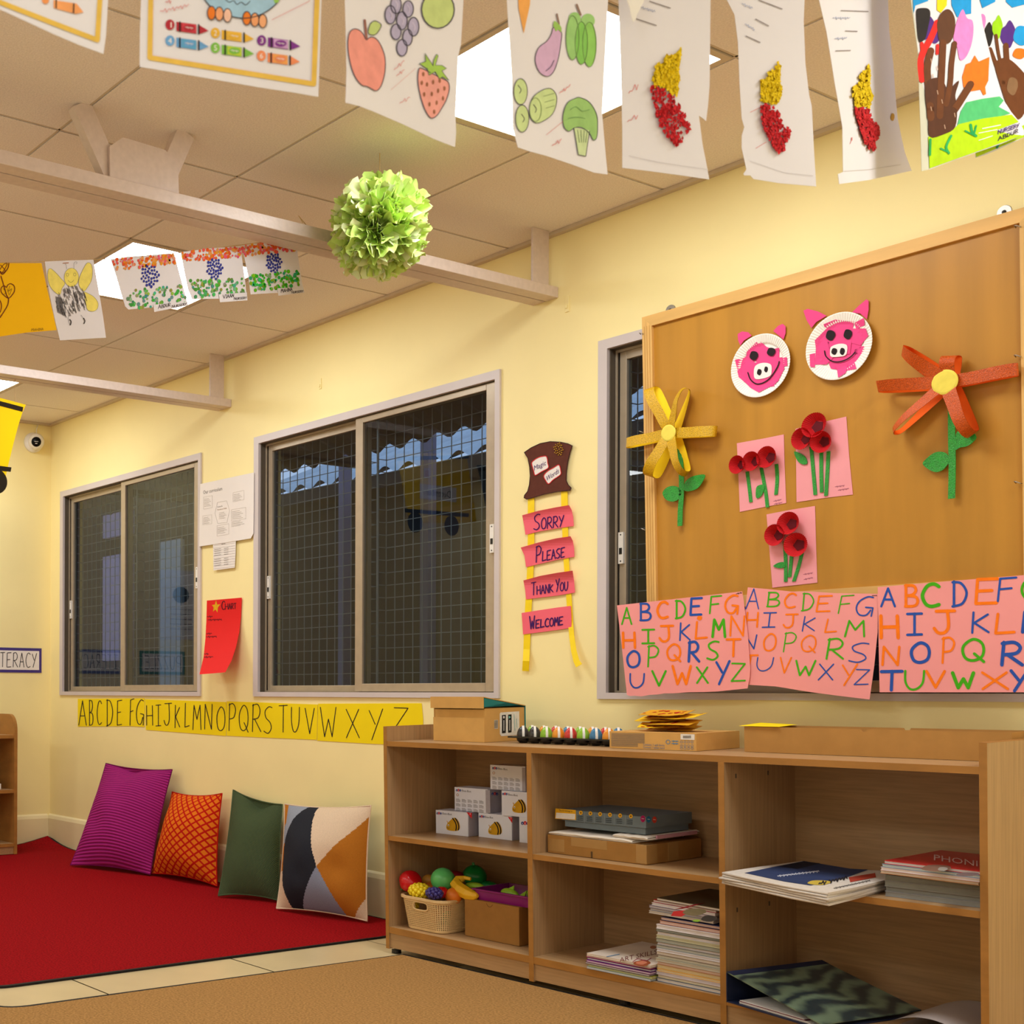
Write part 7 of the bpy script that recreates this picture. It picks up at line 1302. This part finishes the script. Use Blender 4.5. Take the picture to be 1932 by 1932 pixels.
# ================================================================ green tissue pompom at the beam
M_TIS = mat('lime_tissue_paper', (206, 232, 128), .8, .1, (14, .14)); M_TIS2 = mat('pale_lime_tissue_paper', (234, 242, 186), .8, .1, (14, .1))
for M_ in (M_TIS, M_TIS2):
    b = M_.node_tree.nodes['Principled BSDF']; b.inputs['Subsurface Weight'].default_value = .25; b.inputs['Subsurface Radius'].default_value = (.03, .05, .01)
dr = ray(716, 429); pc = CAMP + dr * 3.60; R = .134; t = thing('hanging_pompom', pc - V((0, 0, R)), 'big lime green tissue paper pompom hung at the nearer beam', 'paper pompom'); rp_ = random.Random(12)
mbs = [MB(), MB()]; cn = 300
for i in range(cn):
    z = 1 - 2 * (i + .5) / cn; a = i * 2.39996; q = math.sqrt(1 - z * z); n = V((q * math.cos(a), q * math.sin(a), z)); n = (n + V((rp_.uniform(-.12, .12), rp_.uniform(-.12, .12), rp_.uniform(-.12, .12)))).normalized()
    e1 = n.orthogonal().normalized(); e1 = Matrix.Rotation(rp_.uniform(0, 6.28), 3, n) @ e1; e2 = n.cross(e1); sq = (abs(n.x * CR.x + n.y * CR.y) ** 3 + abs(n.z) ** 3 + abs(n.x * CF.x + n.y * CF.y) ** 3) ** (-1 / 3); L0_, W0 = R * rp_.uniform(.80, 1.04) * (.45 + .55 * sq), R * rp_.uniform(.20, .34); ph = [rp_.uniform(0, 6.28) for _ in range(4)]; mb = mbs[i % 3 == 0]
    def fn(u, v):
        s = (u - .5) * 2; rr = .42 * L0_ + (L0_ - .42 * L0_) * v; wd = W0 * (.25 + .75 * v ** .7)
        bend = .30 * wd * math.sin(3.2 * s + ph[0]) * (v + .2) + .26 * wd * math.sin(7 * s + ph[1]) * v; edge = .06 * R * math.sin(4 * s + ph[2]) * v ** 2 + .03 * R * math.sin(9 * s + ph[3]) * v ** 2
        return pc + n * (rr + edge - .18 * wd * s * s) + e1 * (wd * s) + e2 * (bend + .3 * W0 * (v ** 2) * math.sin(ph[2]))
    mb.grid(fn, 11, 6, M_TIS if i % 3 else M_TIS2)
core = MB(); core.ball(pc, R * .55, M_TIS, 20, 12); obj('core', core, t, smooth=True)
obj('petals', mbs[0], t, smooth=True); o = obj('petals', mbs[1], t, smooth=True)
mb = MB(); mb.tube([V((pc.x, pc.y, pc.z + R * .5)), V((pc.x, pc.y, H - .001))], .0012, M_STRING, 6); obj('thread', mb, t)
# ================================================================ paper train hung below the far beam
X4 = Z(0, 740, 8.783); XT = 1.69; S = Pl((XT, 0, 0), (1, 0, 0)); M_TY = mat('train_yellow_card', (250, 208, 0), .7, .15, (5, .03)); M_TB = mat('train_black_card', (44, 36, 26), .8, .1)
def car(name, y1, col, word, label, shape=None):
    W0, zt, zb = .50, 2.075, 1.735; t = thing('hanging_train_carriage', (XT, y1 - W0 / 2, zb), label, 'paper train carriage', 'paper train under the far beam')
    cur = lambda z: -.10 * ((zt - z) / (zt - zb)) ** .8
    out = [(y1 - W0, zt + .06), (y1, zt)] + [(y1 + cur(zt - (zt - zb) * k / 10), zt - (zt - zb) * k / 10) for k in range(1, 11)] + [(y1 - W0 - .08, zb + .04)]
    mb = MB(); mb.prism([V((XT, y, z)) for y, z in out], (-.0012, 0, 0), col); obj('body', mb, t)
    for z0, ext in ((zt - .012, 0), (zb + .072, .022)):
        mb = MB(); e = y1 + cur(z0) + ext; mb.prism([V((XT + .002, y1 - W0 - .02, z0 + .05 * (ext == 0) + .01)), V((XT + .002, e - .006, z0)), V((XT + .002, e - .010, z0 - .019)), V((XT + .002, y1 - W0 - .02, z0 - .019 + .05 * (ext == 0) + .01))], (-.0012, 0, 0), M_TB); obj('band', mb, t)
    mb = MB(); yc, zc, w_, h_ = y1 - W0 * .52 - .04, zt - .17, .26, .075; mb.box((XT + .0006, yc - w_ / 2, zc - h_ / 2), (XT + .0014, yc + w_ / 2, zc + h_ / 2), P_WHT)
    vs, fs = glyphs(word); mb.add([V((XT + .002, yc - .09 + .18 * a, zc - .018 + .036 * b)) for a, b in vs], fs, ink((40, 40, 44))); obj('name_card', mb, t)
    mb = MB(); mb.box((XT + .0008, yc + .06, zt - .10), (XT + .0016, yc + .10, zt - .05), P_WHT); mb.box((XT + .0016, yc + .066, zt - .095), (XT + .002, yc + .094, zt - .06), ink((206, 150, 130))); obj('photo', mb, t)
    for f in (.42, .99):
        mb = MB(); c = V((XT + .003, y1 - .11 - W0 * (1 - f) * .9 - .04 + .016, zb + .008)); mb.prism([c + V((0, .052 * math.cos(k * PI / 16), .052 * math.sin(k * PI / 16))) for k in range(32)], (-.0012, 0, 0), M_TB); obj('wheel', mb, t)
    for y in (y1 - .05, y1 - W0 + .05): mb = MB(); mb.tube([V((XT - .0005, y, zt)), V((XT - .0005, y, 2.1745))], .0009, M_STRING, 6); obj('thread', mb, t)
car('december', -1.022, M_TY, 'December', 'yellow paper train carriage with black bands at the left picture edge')
car('november', -1.60, mat('train_grey_card', (92, 100, 112), .7, .15), 'November', 'grey paper train carriage, seen only mirrored in the middle window')
# ================================================================ camera, world, view
cam = bpy.data.cameras.new('camera'); co = bpy.data.objects.new('camera', cam); COL.objects.link(co)
Rm = Matrix(((CR.x, CU.x, -CF.x), (CR.y, CU.y, -CF.y), (CR.z, CU.z, -CF.z))).to_4x4()
co.matrix_world = Matrix.Translation(CAMP) @ Rm
cam.sensor_fit = 'HORIZONTAL'; cam.sensor_width = 36; cam.lens = FPX / 1932 * 36; cam.clip_start = .05; cam.clip_end = 60
cam.shift_x = .5 - CX / 1932; cam.shift_y = CY / 1932 - .5
cam.dof.use_dof = True; cam.dof.focus_distance = 4.0; cam.dof.aperture_fstop = 13
SC.camera = co
w = bpy.data.worlds.new('sky'); SC.world = w; w.use_nodes = True
bg = w.node_tree.nodes['Background']; bg.inputs[0].default_value = (.55, .72, 1, 1); bg.inputs[1].default_value = .9
SC.view_settings.view_transform = 'Standard'; SC.view_settings.look = 'None'; SC.view_settings.gamma = 1; SC.view_settings.use_curve_mapping = False
SC.view_settings.exposure = EXPO
SC.cycles.use_denoising = True; SC.cycles.max_bounces = 10; SC.cycles.diffuse_bounces = 6; SC.cycles.transparent_max_bounces = 16
SC.cycles.caustics_reflective = False; SC.cycles.caustics_refractive = False; SC.cycles.sample_clamp_indirect = 6
